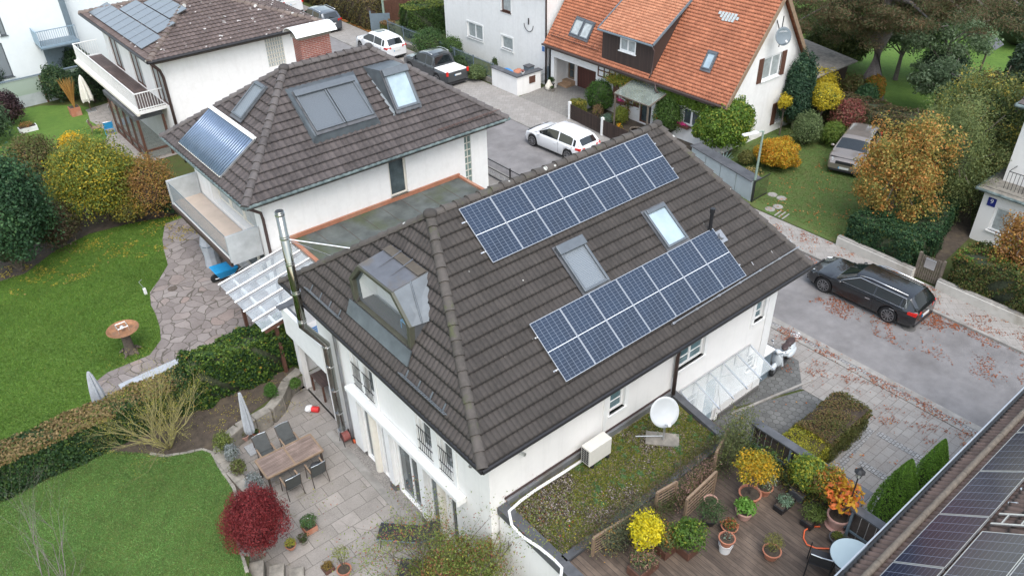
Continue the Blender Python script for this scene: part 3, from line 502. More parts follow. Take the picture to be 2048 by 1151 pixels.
# ---------------- foliage ----------------
def pal_pick(pal, n):
    w = np.array([p[1] for p in pal], float); w /= w.sum(); c = np.array([p[0] for p in pal]); i = rng.choice(len(pal), n, p=w)
    return np.clip(c[i]*rng.uniform(.72, 1.3, (n, 1)), 0, 1)
def pal_clump(pal, P, s):
    w = np.array([p[1] for p in pal], float); w /= w.sum(); c = np.array([p[0] for p in pal]); cw = np.cumsum(w); o = random.random()*20; X = P/s+o
    f = (np.sin(X[:, 0]*2.1+X[:, 1]*1.3)+np.sin(X[:, 1]*2.7-X[:, 2]*2.2+1)+np.sin(X[:, 2]*3.1+X[:, 0]*1.7+2)+.8*np.sin(X[:, 0]*5.3-X[:, 1]*4.7+X[:, 2]*4.9))/3.8
    u = np.clip(rng.uniform(0, 1, len(P))*.62+(.5+f*.62)*.38, 0, .9999); i = np.minimum(np.searchsorted(cw, u), len(pal)-1)
    return np.clip(c[i]*(rng.uniform(.72, 1.3, len(P))*(1+.18*f)*1.14)[:, None], 0, 1)
def leafmesh(name, P, N, size, pal, parent=None, aspect=.55, rnd=.7, core=None, corem=None, up=0., local=False, cols=None, mat_=None, droop=0.):
    P = np.asarray(P, float); n = len(P); N = np.asarray(N, float) if N is not None else np.zeros((n, 3))
    N = N/(np.linalg.norm(N, axis=1, keepdims=True)+1e-9)+rng.normal(0, rnd, (n, 3))+np.array([0, 0, up]); N /= np.linalg.norm(N, axis=1, keepdims=True)+1e-9
    T = rng.normal(0, 1, (n, 3))+np.array([0, 0, -droop]); T -= N*(T*N).sum(1, keepdims=True); T /= np.linalg.norm(T, axis=1, keepdims=True)+1e-9; B = np.cross(N, T)
    s = (size*rng.uniform(.6, 1.35, (n, 1))); b = B*s*aspect*.5; t = T*s*.5
    V = np.stack([P-t, P+b-t*.1+N*s*.06, P+t, P-b-t*.1+N*s*.06], 1).reshape(-1, 3)
    C = pal_clump(pal, P, size*9) if cols is None else cols
    off = np.array(ROOT[parent.name]) if (parent is not None and not local) else np.zeros(3)
    cv = np.zeros((0, 3)); cf = []
    if core is not None: cv = np.array([tuple(v) for v in core.v], float); cf = core.f
    nv = len(V); allv = np.vstack([V, cv])-off if len(cv) else V-off
    me = bpy.data.meshes.new(name); me.vertices.add(len(allv)); me.vertices.foreach_set('co', allv.ravel())
    idx = np.arange(nv); tot = [4]*n+[len(f) for f in cf]; lo = np.concatenate([idx, np.array([nv+i for f in cf for i in f], int)]) if cf else idx
    me.loops.add(len(lo)); me.loops.foreach_set('vertex_index', lo.astype(np.int32)); me.polygons.add(len(tot)); st = np.concatenate([[0], np.cumsum(tot)[:-1]])
    me.polygons.foreach_set('loop_start', st.astype(np.int32))
    me.polygons.foreach_set('loop_total', np.array(tot, np.int32)) if False else None
    me.polygons.foreach_set('material_index', np.array([0]*n+[1]*len(cf), np.int32)); me.update(calc_edges=True); me.validate()
    at_ = me.attributes.new('Col', 'FLOAT_COLOR', 'POINT'); col = np.ones((len(allv), 4)); col[:nv, :3] = np.repeat(C, 4, 0); at_.data.foreach_set('color', col.ravel())
    me.materials.append(mat_ or LEAF); me.materials.append(corem or M['bark'])
    o = bpy.data.objects.new(name, me); sc.collection.objects.link(o)
    if parent is not None: o.parent = parent; ROOT[o.name] = Vector(off)
    return o
def shell(c, r, n, inner=.75, top=False):
    d = rng.normal(0, 1, (n, 3)); d /= np.linalg.norm(d, axis=1, keepdims=True)
    if top: d[:, 2] = np.abs(d[:, 2])
    k = rng.uniform(inner, 1.03, (n, 1)); r = np.array(r); return np.array(c)+d*r*k, d/r
def crownpts(c, R_, n, nb=26, br=.36, inner=.55, flat=1., low=-.55, rg=.2, fill=.42):
    c = np.array(c); R_ = np.array(R_, float); P = []; N = []; n2 = int(n*fill); off = random.random()*6.28
    for i in range(nb):
        z = 1-(i+.5)/nb*(1-low); a = i*2.39996+off; q = math.sqrt(max(0, 1-z*z)); d = np.array([q*math.cos(a), q*math.sin(a), z])
        cc = c+d*R_*(1-br)*random.uniform(1-rg*1.2, 1+rg*.9); rr = R_*br*random.uniform(.7, 1.35); a_, b_ = shell(cc, rr, (n-n2)//nb, inner); P.append(a_); N.append(b_+d*.6/R_)
    d = rng.normal(0, 1, (n2, 3)); d /= np.linalg.norm(d, axis=1, keepdims=True); d[:, 2] = np.where(d[:, 2] < low, -d[:, 2], d[:, 2]); w = 1+.13*np.sin(d[:, :1]*5+off)*np.cos(d[:, 1:2]*4+off*2)-.05
    P.append(c+d*R_*rng.uniform(max(.3, inner), .93, (n2, 1))*w); N.append(d/R_); return np.vstack(P), np.vstack(N)
def bush(name, label, cat, c, r, n, size, pal, group=None, nb=22, br=.38, core=.6, trunk=None, rnd=.7, aspect=.6, parent=None, up=.3, corec=None, flat=False, low=-.4, droop=0.):
    """c: base centre on the ground, r: radii; the crown sits on the ground unless trunk gives a bare stem height"""
    z0 = c[2]; st = trunk or 0
    t = thing(name, label, cat, c, 0, group) if parent is None else parent
    cc = (c[0], c[1], z0+st+r[2]*(.8 if not trunk else 1)); P, N = crownpts(cc, r, n, nb, br, low=low); k = P[:, 2] > z0+.03; P, N = P[k], N[k]
    co = MB()
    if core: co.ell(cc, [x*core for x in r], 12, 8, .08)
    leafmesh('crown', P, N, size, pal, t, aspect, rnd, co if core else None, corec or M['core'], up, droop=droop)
    s = MB(); s.tube([(c[0], c[1], z0-.05), (c[0]+.03, c[1], z0+st*.5+.1), (c[0], c[1]+.04, z0+st+r[2]*.9)], [max(.03, r[0]*.09), max(.025, r[0]*.07), .02], 7)
    for i in range(7):
        a = random.uniform(0, 6.28); q = Vector((c[0], c[1], z0+st*.85+.1)); s.tube([q, q+Vector((math.cos(a)*r[0]*.35, math.sin(a)*r[1]*.35, r[2]*.5)), q+Vector((math.cos(a)*r[0]*.7, math.sin(a)*r[1]*.7, r[2]*random.uniform(.7, 1.3)))], [max(.015, r[0]*.05), max(.01, r[0]*.03), .008], 5)
    s.build('trunk', M['bark'], t); return t
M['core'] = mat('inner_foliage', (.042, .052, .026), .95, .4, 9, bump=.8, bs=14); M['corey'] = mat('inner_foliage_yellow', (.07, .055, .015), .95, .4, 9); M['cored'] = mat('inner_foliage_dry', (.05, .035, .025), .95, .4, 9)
def hedge(name, label, path, w, h, n, size, pal, topal=None, group=None, z=0, jag=.06, core=M['core'], endround=0, cat='hedge', soft=0.):
    path = [Vector(p) for p in path]; segs = list(zip(path[:-1], path[1:])); L = [(b-a).length for a, b in segs]
    t = thing(name, label, cat, (path[0].x, path[0].y, z), 0, group); P = []; N = []; tops = []
    for (a, b), l in zip(segs, L):
        d = (b-a)/l; s = Vector((-d.y, d.x, 0)); area = [l*h, l*h, l*w, w*h, w*h]; tot = sum(area)
        for k, ar in enumerate(area):
            m = int(n*l/sum(L)*ar/tot); q = rng.uniform(0, 1, (m, 2)); dd = np.array(d); ss = np.array(s); a0 = np.array(a)
            if k < 2: sg = 1 if k == 0 else -1; p = a0+dd*(q[:, :1]*l)+ss*sg*w/2+np.array([0, 0, 1])*q[:, 1:]*h; nn = np.tile(ss*sg, (m, 1))
            elif k == 2: p = a0+dd*(q[:, :1]*l)+ss*(q[:, 1:]-.5)*w+np.array([0, 0, h]); nn = np.tile([0, 0, 1.], (m, 1))
            else: p = a0+dd*(l if k == 3 else 0)+ss*(q[:, :1]-.5)*w+np.array([0, 0, 1])*q[:, 1:]*h; nn = np.tile(dd*(1 if k == 3 else -1), (m, 1))
            wob = np.sin(p[:, 0]*3.1+p[:, 2]*2)*np.cos(p[:, 1]*2.7+1)*jag+np.sin(p[:, 0]*9+p[:, 1]*7+p[:, 2]*8)*jag*.5
            p = p+nn*(wob[:, None]+rng.uniform(-.12, .04, (m, 1)))
            if soft: p[:, 2] -= soft*np.clip(np.abs((p-a0) @ ss)/(w/2), 0, 1)**3*(p[:, 2] > h*.8)
            P.append(p+np.array([0, 0, z])); N.append(nn); tops.append(np.full(m, k == 2))
    P = np.vstack(P); N = np.vstack(N); tp = np.concatenate(tops); c = pal_pick(pal, len(P))
    if topal: c2 = pal_pick(topal, len(P)); pn = (np.sin(P[:, 0]*1.7)*np.cos(P[:, 1]*1.3+P[:, 0])+rng.normal(0, .35, len(P))) > -.35; sel = (tp | (P[:, 2] > z+h-.12)) & pn; c[sel] = c2[sel]
    co = MB()
    for a, b in segs:
        d = (b-a).normalized(); e = min(.1, w*.2); co.bar(a+d*e+Vector((0, 0, z+h/2-.03)), b-d*e+Vector((0, 0, z+h/2-.03)), w-.2, h-.14)
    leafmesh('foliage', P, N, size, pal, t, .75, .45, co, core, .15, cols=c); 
    s = MB()
    for a, b in segs:
        for k in range(int((b-a).length/.5)+1): q = a.lerp(b, min(1, k*.5/(b-a).length)); s.tube([(q.x, q.y, z-.02), (q.x+.03, q.y, z+h*.6)], [.025, .012], 5)
    s.build('stems', M['bark'], t); return t
def branchtree(mb, p, d, L, r, depth, spread=.5, up=.25, seed=0, nseg=3, kids=(2, 4), tips=None, shrink=.68):
    pts = [p]; rs = [r]; q = p; dd = d
    for i in range(nseg):
        dd = (dd+Vector((random.gauss(0, .13), random.gauss(0, .13), random.gauss(0, .08)+up*.15))).normalized(); q = q+dd*(L/nseg); pts.append(q); rs.append(r*(1-.55*(i+1)/nseg))
    mb.tube(pts, rs, 5 if depth < 2 else 6, cap=False)
    if depth <= 0:
        if tips is not None: tips.append((q, dd))
        return
    for k in range(random.randint(*kids)):
        j = random.randint(1, nseg); a = Vector((random.gauss(0, 1), random.gauss(0, 1), random.gauss(0, .6))); nd = (dd+a.normalized()*spread*random.uniform(.7, 1.4)+Vector((0, 0, up*.4))).normalized()
        branchtree(mb, pts[j], nd, L*shrink*random.uniform(.75, 1.2), rs[j]*.7, depth-1, spread, up, 0, nseg, kids, tips, shrink)
G1, G2, G3 = (.045, .085, .02), (.07, .12, .03), (.03, .06, .02); YE, YG, OR, RD, BR = (.42, .30, .03), (.20, .22, .03), (.42, .17, .03), (.30, .05, .03), (.14, .085, .045)
IVY = [((.024, .06, .022), 5), ((.04, .085, .027), 4), ((.07, .125, .032), 2), ((.10, .15, .03), .4)]
# ---------------- fences ----------------
def bar_fence(name, label, a, b, z0, z1, m, sp=.12, post=1.6, r=.009, rails=(.08, .95), group=None, cat='fence', basez=None, w=.03, th=.04, spear=False):
    a, b = Vector(a), Vector(b); t = thing(name, label, cat, (a.x, a.y, z0), 0, group); L = (b-a).length; d = (b-a)/L
    pb = MB()
    for k in range(int(L/sp)+1):
        q = a+d*k*sp; pb.tube([(q.x, q.y, z0+.03), (q.x, q.y, z1+(.08 if spear else -.02))], r, 5)
    pb.build('bars', m, t)
    for f in rails: rb = MB(); rb.bar((a.x, a.y, z0+(z1-z0)*f), (b.x, b.y, z0+(z1-z0)*f), w, th); rb.build('rail', m, t)
    k = 0
    while k*post <= L+.01: q = a+d*min(k*post, L); p = MB(); p.box(q.x-.03, q.x+.03, q.y-.03, q.y+.03, z0-.03, z1+.05); p.build('post', m, t); k += 1
    return t
# ======================= MAIN HOUSE =======================
A = thing('tiled_house', 'cream house with the large dark tiled hip roof and two rows of blue solar panels', 'house', (7.95, 10.95, -.6))
AX0, AX1, AY0, AY1 = 7.95, 19.75, 10.95, 19.9; PZ = -.6
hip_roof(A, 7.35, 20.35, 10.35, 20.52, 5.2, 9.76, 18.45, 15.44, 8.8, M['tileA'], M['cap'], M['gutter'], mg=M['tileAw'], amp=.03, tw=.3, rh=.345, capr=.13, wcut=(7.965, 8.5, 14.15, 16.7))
pw = Pl('x', AX0, -1); ps = Pl('y', AY0, -1); pe = Pl('x', AX1, 1); pn = Pl('y', AY1, 1)
# west facade: french doors (y0,y1) and first floor windows
doors = [(11.35, 11.75), (12.0, 12.55), (12.95, 13.4)]
D = []
for (q0, q1) in (((1152, 690), (1196, 690)), ((1030, 560), (1088, 610)), ((832, 350), (990, 505)), ((732, 245), (778, 290)), ((630, 160), (680, 200))):
    f = lambda q: (512+q[0]/2.998, 767+q[1]/2.998)
    a = pw.hit(*f(q0))[0]; b = pw.hit(*f(q1))[0]; D.append((min(a, b), max(a, b)))
GZ1 = 1.95
hol = [(a, b, PZ+.02, GZ1) for a, b in D]
W1 = [(12.53, 13.05), (13.46, 14.07), (16.5, 16.98), (17.15, 17.62)]
hol += [(a, b, 2.72, 3.75) for a, b in W1]
wall(A, pw, AY0, 22.2, PZ, 2.05, [h for h in hol if h[3] < 2.05]+[(19.9, 22.0, PZ, 2.0)], M['plaster'], .2)
wall(A, pw, AY0, AY1, 2.05, 5.1, [h for h in hol if h[3] > 2.05], M['plaster'], .2)
for (a, b) in D: window(A, pw, a, b, PZ+.02, GZ1, d=-.12, fr=.06, mull=1 if b-a > 1.2 else 0, sill=False, name='french_door')
for (a, b) in W1:
    w_ = window(A, pw, a, b, 2.72, 3.75, d=-.14, mull=0, fr=.06, sill=False)
    g = MB()
    for k in range(6): y = a+(b-a)*(k+.5)/6; g.tube([pw.p(y, 2.6, .07), pw.p(y, 3.5, .07)], .009, 5)
    for z in (2.62, 2.95, 3.48): g.tube([pw.p(a-.05, z, .07), pw.p(b+.05, z, .07)], .012, 5)
    g.build('window_grille', M['gutter'], A)
# pilasters and half columns between the doors
for i in range(len(D)-1):
    (a, b) = sorted([D[i][1], D[i+1][0]]); m_ = (a+b)/2; p = MB()
    if i in (0, 3): p.tube([(7.93, m_, PZ), (7.93, m_, 2.1)], .14, 18); p.build('round_column', M['cream'], A, smooth=False)
    else: pw.box(p, m_-.14, m_+.14, PZ+.25, 2.1, .004, .14); p.build('pilaster', M['white'], A); p = MB(); pw.box(p, m_-.15, m_+.15, PZ, PZ+.25, .004, .16); p.build('pilaster_base', M['plinth'], A)
p = MB(); y_ = D[-1][1]; pw.box(p, y_+.02, y_+.55, PZ+.22, 2.1, .004, .12); p.build('pilaster', M['white'], A)
p = MB(); pw.box(p, y_+.02, AY1-.5, PZ, PZ+.2, .003, .03); p.build('plinth', M['plinth'], A)
# white string course + awning cassette
p = MB(); pw.box(p, 12.05, 18.0, 2.22, 2.40, .004, .28); pw.box(p, 12.0, 12.05, 2.16, 2.42, .0, .32); p.build('awning_cassette', M['white'], A, bevel=.03)
# french windows on floor 1 white panels
p = MB()
for (a, b) in ((12.45, 14.15), (16.42, 17.7)):
    pw.box(p, a-.12, a-.02, 2.42, 4.75, .004, .05); pw.box(p, b+.02, b+.12, 2.42, 4.75, .004, .05); m_ = (a+b)/2-.02; pw.box(p, m_-.14, m_+.14, 2.42, 4.75, .004, .06)
p.build('facade_strips', M['white'], A)
# south facade
sw = [(12.12, 12.72, 3.5, 4.5), (14.95, 16.15, 3.5, 4.5), (18.62, 19.12, 3.45, 4.4)]
wall(A, ps, AX0, AX1, PZ, 5.1, sw+[(15.6, 16.25, 0, 2.0), (16.6, 17.35, 0, 2.1), (18.75, 19.2, 1.35, 2.0)], M['plaster'], .2)
for i, (a, b, z0, z1) in enumerate(sw):
    window(A, ps, a, b, z0, z1, mull=1 if b-a > 1 else 0, bars=2, fr=.07, gm=M['swin']); trim(A, ps, a, b, z0, z1, .14, .035)
window(A, ps, 15.6, 16.25, 0, 2.0, mull=0, fr=.05, bars=5, gm=M['winglass'], sill=False, name='side_window'); window(A, ps, 18.75, 19.2, 1.35, 2.0, mull=0, fr=.05, bars=2)
d_ = window(A, ps, 16.6, 17.35, 0, 2.1, mull=0, fr=.09, sill=False, gm=M['skyglass'], name='front_door'); h = MB(); h.tube([ps.p(16.72, .95, -.02), ps.p(16.72, 1.15, -.02)], .015, 6); h.build('handle', M['alu'], d_)
p = MB(); ps.box(p, 11.9, 12.0, 2.65, 4.75, .004, .04); ps.box(p, 19.3, 19.7, .3, 4.6, .004, .03); p.build('facade_strips', M['white'], A)
p = MB(); ps.box(p, 17.5, 19.7, 0.0, .22, .004, .05); p.build('plinth', M['plinth'], A)
wall(A, pe, AY0, AY1, 0, 5.1, [], M['plaster']); wall(A, pn, AX0, AX1, PZ, 5.1, [], M['plaster'])
downpipe(A, [(14.75, 10.4, 5.0), (14.76, 10.78, 4.55), (14.77, 10.83, 4.2), (14.77, 10.83, 2.7)], M['brown'], .06)
c = MB(); c.tube([ps.p(8.9, 4.25, .02), ps.p(8.95, 4.25, .2)], .05, 8); c.build('wall_lamp', M['alu'], A)
c = MB(); c.tube([(7.9, 11.5, 4.2), (7.72, 11.4, 4.15)], .05, 8); c.build('wall_lamp', M['alu'], A)
# loggia north of the house: slab, parapet, back wall
p = MB(); p.box(7.8, 10.2, 19.95, 22.15, 1.95, 2.1); p.build('balcony_floor', M['plaster'], A)
p = MB(); p.box(7.72, 7.86, 19.35, 22.2, 2.0, 3.12); p.box(7.86, 9.6, 22.08, 22.2, 2.0, 3.12); p.build('parapet', M['white'], A)
p = MB(); p.box(7.86, 7.92, 19.5, 22.1, 3.12, 3.15); p.box(7.6, 9.7, 22.0, 22.3, 3.12, 3.16); p.build('parapet_capping', M['dgrey'], A)
p = MB(); p.box(7.95, 10.1, 22.2, 22.32, PZ, 2.0); p.box(10.08, 10.2, 19.9, 22.2, PZ, 3.1); p.build('screen_wall', M['plasterB'], A)
# skylights south slope: points from the photograph's corners on the roof plane
nS = Vector((0, -3.6, 5.09)).normalized()
def onS(px, py): return onpl(px, py, nS, (7.35, 10.35, 5.2))
def rect(x0, x1, y0, y1, f): return [f(x0, y0), f(x1, y0), f(x1, y1), f(x0, y1)]
fS = lambda x, y: Vector((x, y, 5.2+(y-10.35)*3.6/5.09))
roof_window(A, rect(12.4, 13.32, 12.4, 13.58, fS), nS, M['shutterl'], M['frameg'], hood=.05, h=.14, shutter=True, name='shuttered_skylight')
roof_window(A, rect(15.75, 16.62, 12.42, 13.46, fS), nS, M['skyglass'], M['frameg'], h=.12)
# vent pipe + collar
p = MB(); b = fS(17.55, 12.3); p.tube([b-Vector((0, 0, .1)), b+Vector((0, 0, .78))], .055, 12); p.tube([b+Vector((0, 0, .7)), b+Vector((0, 0, .84))], .075, 12); v_ = p.build('vent_pipe', M['blk'], A, smooth=False)
p = MB(); b2 = fS(17.72, 12.08); p.obox(b2+nS*.05, (.2, .2, .05), (1, 0, 0), (0, 5.09, 3.6)); p.tube([b2, b2+nS*.2], [.13, .09], 10); p.build('vent_collar', M['zinc'], A)
# snow guard bar
p = MB(); a = fS(14.35, 10.86)+nS*.13; b = fS(20.2, 10.9)+nS*.13; p.tube([a, b], .022, 6)
for k in range(7): q = a.lerp(b, k/6); p.tube([q, q-nS*.12, q-nS*.1+Vector((0, .3, .21))], .015, 5); p.obox(q-nS*.05, (.05, .03, .05), (1, 0, 0), (0, 5, 3.6))
p.build('snow_guard', M['zinc'], A)
# west slope snow guards (lattice)
nW = Vector((-3.6, 0, 2.41)).normalized(); fW = lambda x, y: Vector((x, y, 5.2+(x-7.35)*3.6/2.41))
for (y0, y1) in ((17.0, 19.05), (11.95, 13.95)):
    p = MB(); a = fW(7.6, y0); b = fW(7.6, y1); upw = Vector((2.41, 0, 3.6)).normalized()
    for o in (.08, .17): p.tube([a+nW*o, b+nW*o], .012, 5)
    n_ = int((y1-y0)/.1)
    for k in range(n_+1): q = a.lerp(b, k/n_); p.tube([q+nW*.08, q+nW*.17+Vector((0, .05, 0))], .009, 4)
    for k in range(4): q = a.lerp(b, .1+.27*k); p.obox(q+upw*.1+nW*.06, (.025, .1, .008), (0, 1, 0), upw); p.tube([q+nW*.04, q+nW*.18], .012, 5)
    p.build('snow_guard', M['frameg'], A)
# ---- dormer on the west slope
DR = thing('_tmp', None, None) if False else None
fx = 7.99; yb0, yb1, yk0, yk1, yt0, yt1, zb, zk, zt = 14.02, 16.88, 13.97, 16.97, 14.68, 16.35, 6.08, 6.86, 7.56
xr = lambda z: 7.35+(z-5.2)*2.41/3.6
outl = [(yb0, zb), (yk0, zk), (yt0, zt), (yt1, zt), (yk1, zk), (yb1, zb)]; cy, cz = 15.46, 6.75
m = MB()       # frame ring built of segments
for i in range(6):
    a, b = outl[i], outl[(i+1) % 6]; s_ = .86 if i != 5 else .86
    ai = (cy+(a[0]-cy)*.9, cz+(a[1]-cz)*.87); bi = (cy+(b[0]-cy)*.9, cz+(b[1]-cz)*.87)
    m.hexa([(fx-.06, a[0], a[1]), (fx-.06, b[0], b[1]), (fx-.06, bi[0], bi[1]), (fx-.06, ai[0], ai[1]), (fx+.1, a[0], a[1]), (fx+.1, b[0], b[1]), (fx+.1, bi[0], bi[1]), (fx+.1, ai[0], ai[1])])
dm = m.build('dormer', M['olive'], A, bevel=.012)
sh = MB(); bx_ = 9.0; th = .03   # cheeks and roof
top0, top1 = (bx_, 14.6, 7.72), (bx_, 16.3, 7.72)
sh.slab([(fx, yt0, zt), (fx, yt1, zt), top1, top0], .04)
r_ = MB()
r_.slab([(fx-.02, yt0-.0, zt+.015), (fx-.02, yt1, zt+.015), (bx_+.12, 16.3, 7.78), (bx_+.12, 14.6, 7.78)], .03)
for yy in (15.25, 15.8): r_.bar((fx+.25, yy, zt+.05), (bx_, yy, 7.83), .03, .03)
r_.build('dormer_roof', M['dzinc'], dm)
r_ = MB(); r_.slab([(8.72, 14.62, 7.755), (8.72, 16.32, 7.755), (8.98, 16.3, 7.80), (8.98, 14.6, 7.80)], .006); r_.build('dormer_roof_stain', mat('wet_brown_sheet', (.085, .07, .052), .5, .2, 6), dm)
ch = MB()
ch.slab([(fx+.02, yt0, zt), (bx_+.1, 14.6, 7.76), (8.5, 13.8, xr(0) if False else 6.92), (fx+.02, yk0, zk)], .03); ch.slab([(fx+.02, yk1, zk), (8.5, 17.1, 6.92), (bx_+.1, 16.3, 7.76), (fx+.02, yt1, zt)], .03)
ch.tube([(8.26, 13.88, 6.93), (8.5, 14.66, 7.68)], .02, 5)
ch.build('dormer_cheek', M['dcheek'], dm)
ch = MB(); ch.face([(fx+.03, yk0+.02, zk), (8.5, 13.86, 6.9), (fx+.0, yb0+.02, zb)]); ch.face([(fx+.03, yk1-.02, zk), (8.5, 17.05, 6.9), (fx, yb1-.02, zb)]); ch.build('dormer_side', M['dgrey'], dm)
# recess behind the opening: pale lining, boarded floor, glazed back
r_ = MB(); r_.face([(fx+.12, 13.97+.25, 6.15), (8.49, 14.2, 6.15), (8.49, 16.7, 6.15), (fx+.12, 16.7, 6.15)]); r_.build('dormer_floor', M['balk'], dm)
r_ = MB(); r_.face([(fx+.1, yt1-.2, zt-.06), (fx+.1, yk1-.3, zk), (fx+.1, 16.6, 6.2), (8.49, 16.55, 6.2), (8.49, 16.2, 7.6)])
r_.face([(8.495, 14.2, 6.15), (8.495, 16.7, 6.15), (8.495, 16.3, 7.66), (8.495, 14.7, 7.66)]); r_.build('dormer_lining', M['white'], dm)
r_ = MB(); r_.face([(fx+.06, yb0+.1, zb+.12), (fx+.06, yb1-.1, zb+.12), (fx+.06, yk1-.2, zk), (fx+.06, yt1-.1, zt-.1), (fx+.06, yt0+.1, zt-.1), (fx+.06, yk0+.2, zk)]); r_.build('dormer_pane', glass('dormer_glass', (.35, .42, .45), .28, .04), dm)
r_ = MB(); r_.hexa([(fx+.08, yb0+.12, zb+.08), (fx+.08, yb1-.12, zb+.08), (fx+.42, yb1-.25, zb+.12), (fx+.42, yb0+.2, zb+.12), (fx+.08, yb0+.12, zb+.2), (fx+.08, yb1-.12, zb+.2), (fx+.42, yb1-.25, zb+.22), (fx+.42, yb0+.2, zb+.22)]); r_.build('window_ledge', M['brown'], dm)
r_ = MB(); r_.slab([fW(7.74, 16.9)+nW*.05, fW(7.74, 13.85)+nW*.05, fW(fx-.02, 13.9)+nW*.09, fW(fx-.02, 16.98)+nW*.09], .04); r_.build('dormer_apron', M['lead'], dm)
# blue folding chair inside the dormer
ch_ = thing('folding_chair', 'small light blue folding chair behind the roof dormer glass', 'chair', (8.28, 14.62, 6.16))
m_blue = mat('light_blue_paint', (.16, .38, .62), .5, .05)
p = MB(); p.box(8.16, 8.4, 14.46, 14.8, 6.52, 6.54); p.build('seat', m_blue, ch_)
p = MB(); p.box(8.38, 8.4, 14.46, 14.8, 6.7, 6.92); p.build('backrest', m_blue, ch_)
for (sx, sy) in ((8.17, 14.47), (8.17, 14.79), (8.39, 14.47), (8.39, 14.79)): p = MB(); p.tube([(sx, sy, 6.16), (sx, sy, 6.92 if sx > 8.3 else 6.53)], .011, 5); p.build('leg', m_blue, ch_)
# steel flue
fl = thing('chimney_flue', 'tall polished steel chimney flue rising past the eaves of the dark tiled house', 'chimney flue', (7.72, 18.9, -.45))
p = MB(); p.tube([(7.72, 18.9, -.35), (7.72, 18.9, 3.5), (7.12, 18.9, 4.5), (7.12, 18.9, 8.42)], .125, 20); p.build('pipe', M['steel'], fl, smooth=True)
p = MB()
for z in (.6, 1.6, 2.6, 3.4): p.tube([(7.72, 18.9, z), (7.72, 18.9, z+.05)], .135, 20)
for z in (4.65, 5.7, 6.7, 7.55, 8.3): p.tube([(7.12, 18.9, z), (7.12, 18.9, z+.05)], .137, 20); p.tube([(7.12, 18.9, z+.09), (7.12, 18.9, z+.11)], .135, 20)
p.build('clamp_bands', M['chrome'], fl)
p = MB(); p.tube([(7.12, 18.9, 8.42), (7.12, 18.9, 8.424)], .11, 20); p.build('flue_mouth', M['blk'], fl)
p = MB(); t_ = (7.12, 18.9, 7.55); p.tube([t_, onpl(707, 497, (-3.6, 0, 2.41), (7.35, 0, 5.2))], .018, 6); p.tube([t_, onpl(664, 512, (-3.6, 0, 2.41), (7.35, 0, 5.2))], .012, 5); p.build('stay_rods', M['alu'], fl)
p = MB(); p.tube([(7.72, 18.9, -.38), (7.72, 18.9, -.15)], .16, 16); p.box(7.6, 7.95, 18.8, 19.0, -.6, -.4); p.tube([(7.72, 18.9, .1), (7.9, 18.9, .1)], .04, 8); p.build('base_bracket', M['alu'], fl)
downpipe(A, [(7.4, 18.5, 5.1), (7.85, 18.5, 4.3), (7.87, 18.5, .3), (7.87, 18.5, -.3)], M['zinc'], .05)
# glass canopy over the entrance
cn = thing('entrance_canopy', 'sloping glass canopy over the side entrance of the cream house', 'canopy', (15.2, 10.95, 2.2))
p = MB(); p.slab([(15.2, 9.98, 2.2), (18.63, 9.98, 2.2), (18.63, 10.92, 2.58), (15.2, 10.92, 2.58)], .012); p.build('glass', M['pglass'], cn)
for k in range(6):
    x = 15.2+3.43*k/5; p = MB(); p.bar((x, 9.9, 2.16), (x, 10.92, 2.57), .035, .05); p.tube([(x, 10.9, 2.0), (x, 10.5, 2.38)], .012, 5); p.bar((x, 10.92, 2.1), (x, 10.92, 2.6), .03, .03, (0, 1, 0)); p.build('rafter', M['alu'], cn)
p = MB(); p.bar((15.2, 10.9, 2.6), (18.63, 10.9, 2.6), .04, .04); p.build('wall_rail', M['alu'], cn)

# ======================= FLAT ROOFS =======================
gr = thing('green_roof_annexe', 'flat roofed annexe with gravel and moss in front of the cream house', 'annexe', (8.0, 8.5, -.6))
wall(gr, Pl('x', 8.2, -1), 5.0, 10.92, -.6, 2.62, [], M['plaster']); wall(gr, Pl('x', 14.9, 1), 3.8, 10.9, 0, 2.6, [], M['plasterB']); wall(gr, Pl('y', 3.8, -1), 8.2, 14.9, 0, 2.6, [], M['plasterB'])
p = MB(); p.box(8.2, 14.9, 3.8, 10.93, 2.4, 2.63); p.build('roof_slab', M['soffit'], gr)
p = MB(); p.prism([(8.45, 8.62), (14.35, 8.9), (14.72, 10.85), (8.5, 10.85)], 2.63, 2.665); p.build('gravel_bed', M['gravel'], gr)
p = MB(); p.box(8.15, 8.45, 3.8, 10.93, 2.5, 2.75); p.bar((14.85, 10.93, 2.72), (14.5, 8.6, 2.72), .24, .12); p.build('roof_edge', M['dgrey'], gr)
p = MB(); p.bar((8.4, 8.7, 2.70), (14.4, 8.68, 2.70), .2, .1); p.build('dividing_kerb', M['dgrey'], gr)
p = MB(); p.box(8.45, 14.75, 10.85, 10.93, 2.66, 2.86); p.build('wall_upstand', M['zinc'], gr)
p = MB(); p.box(8.4, 14.75, 10.92, 10.945, 2.86, 2.93); p.build('wall_trim', M['brown'], gr)
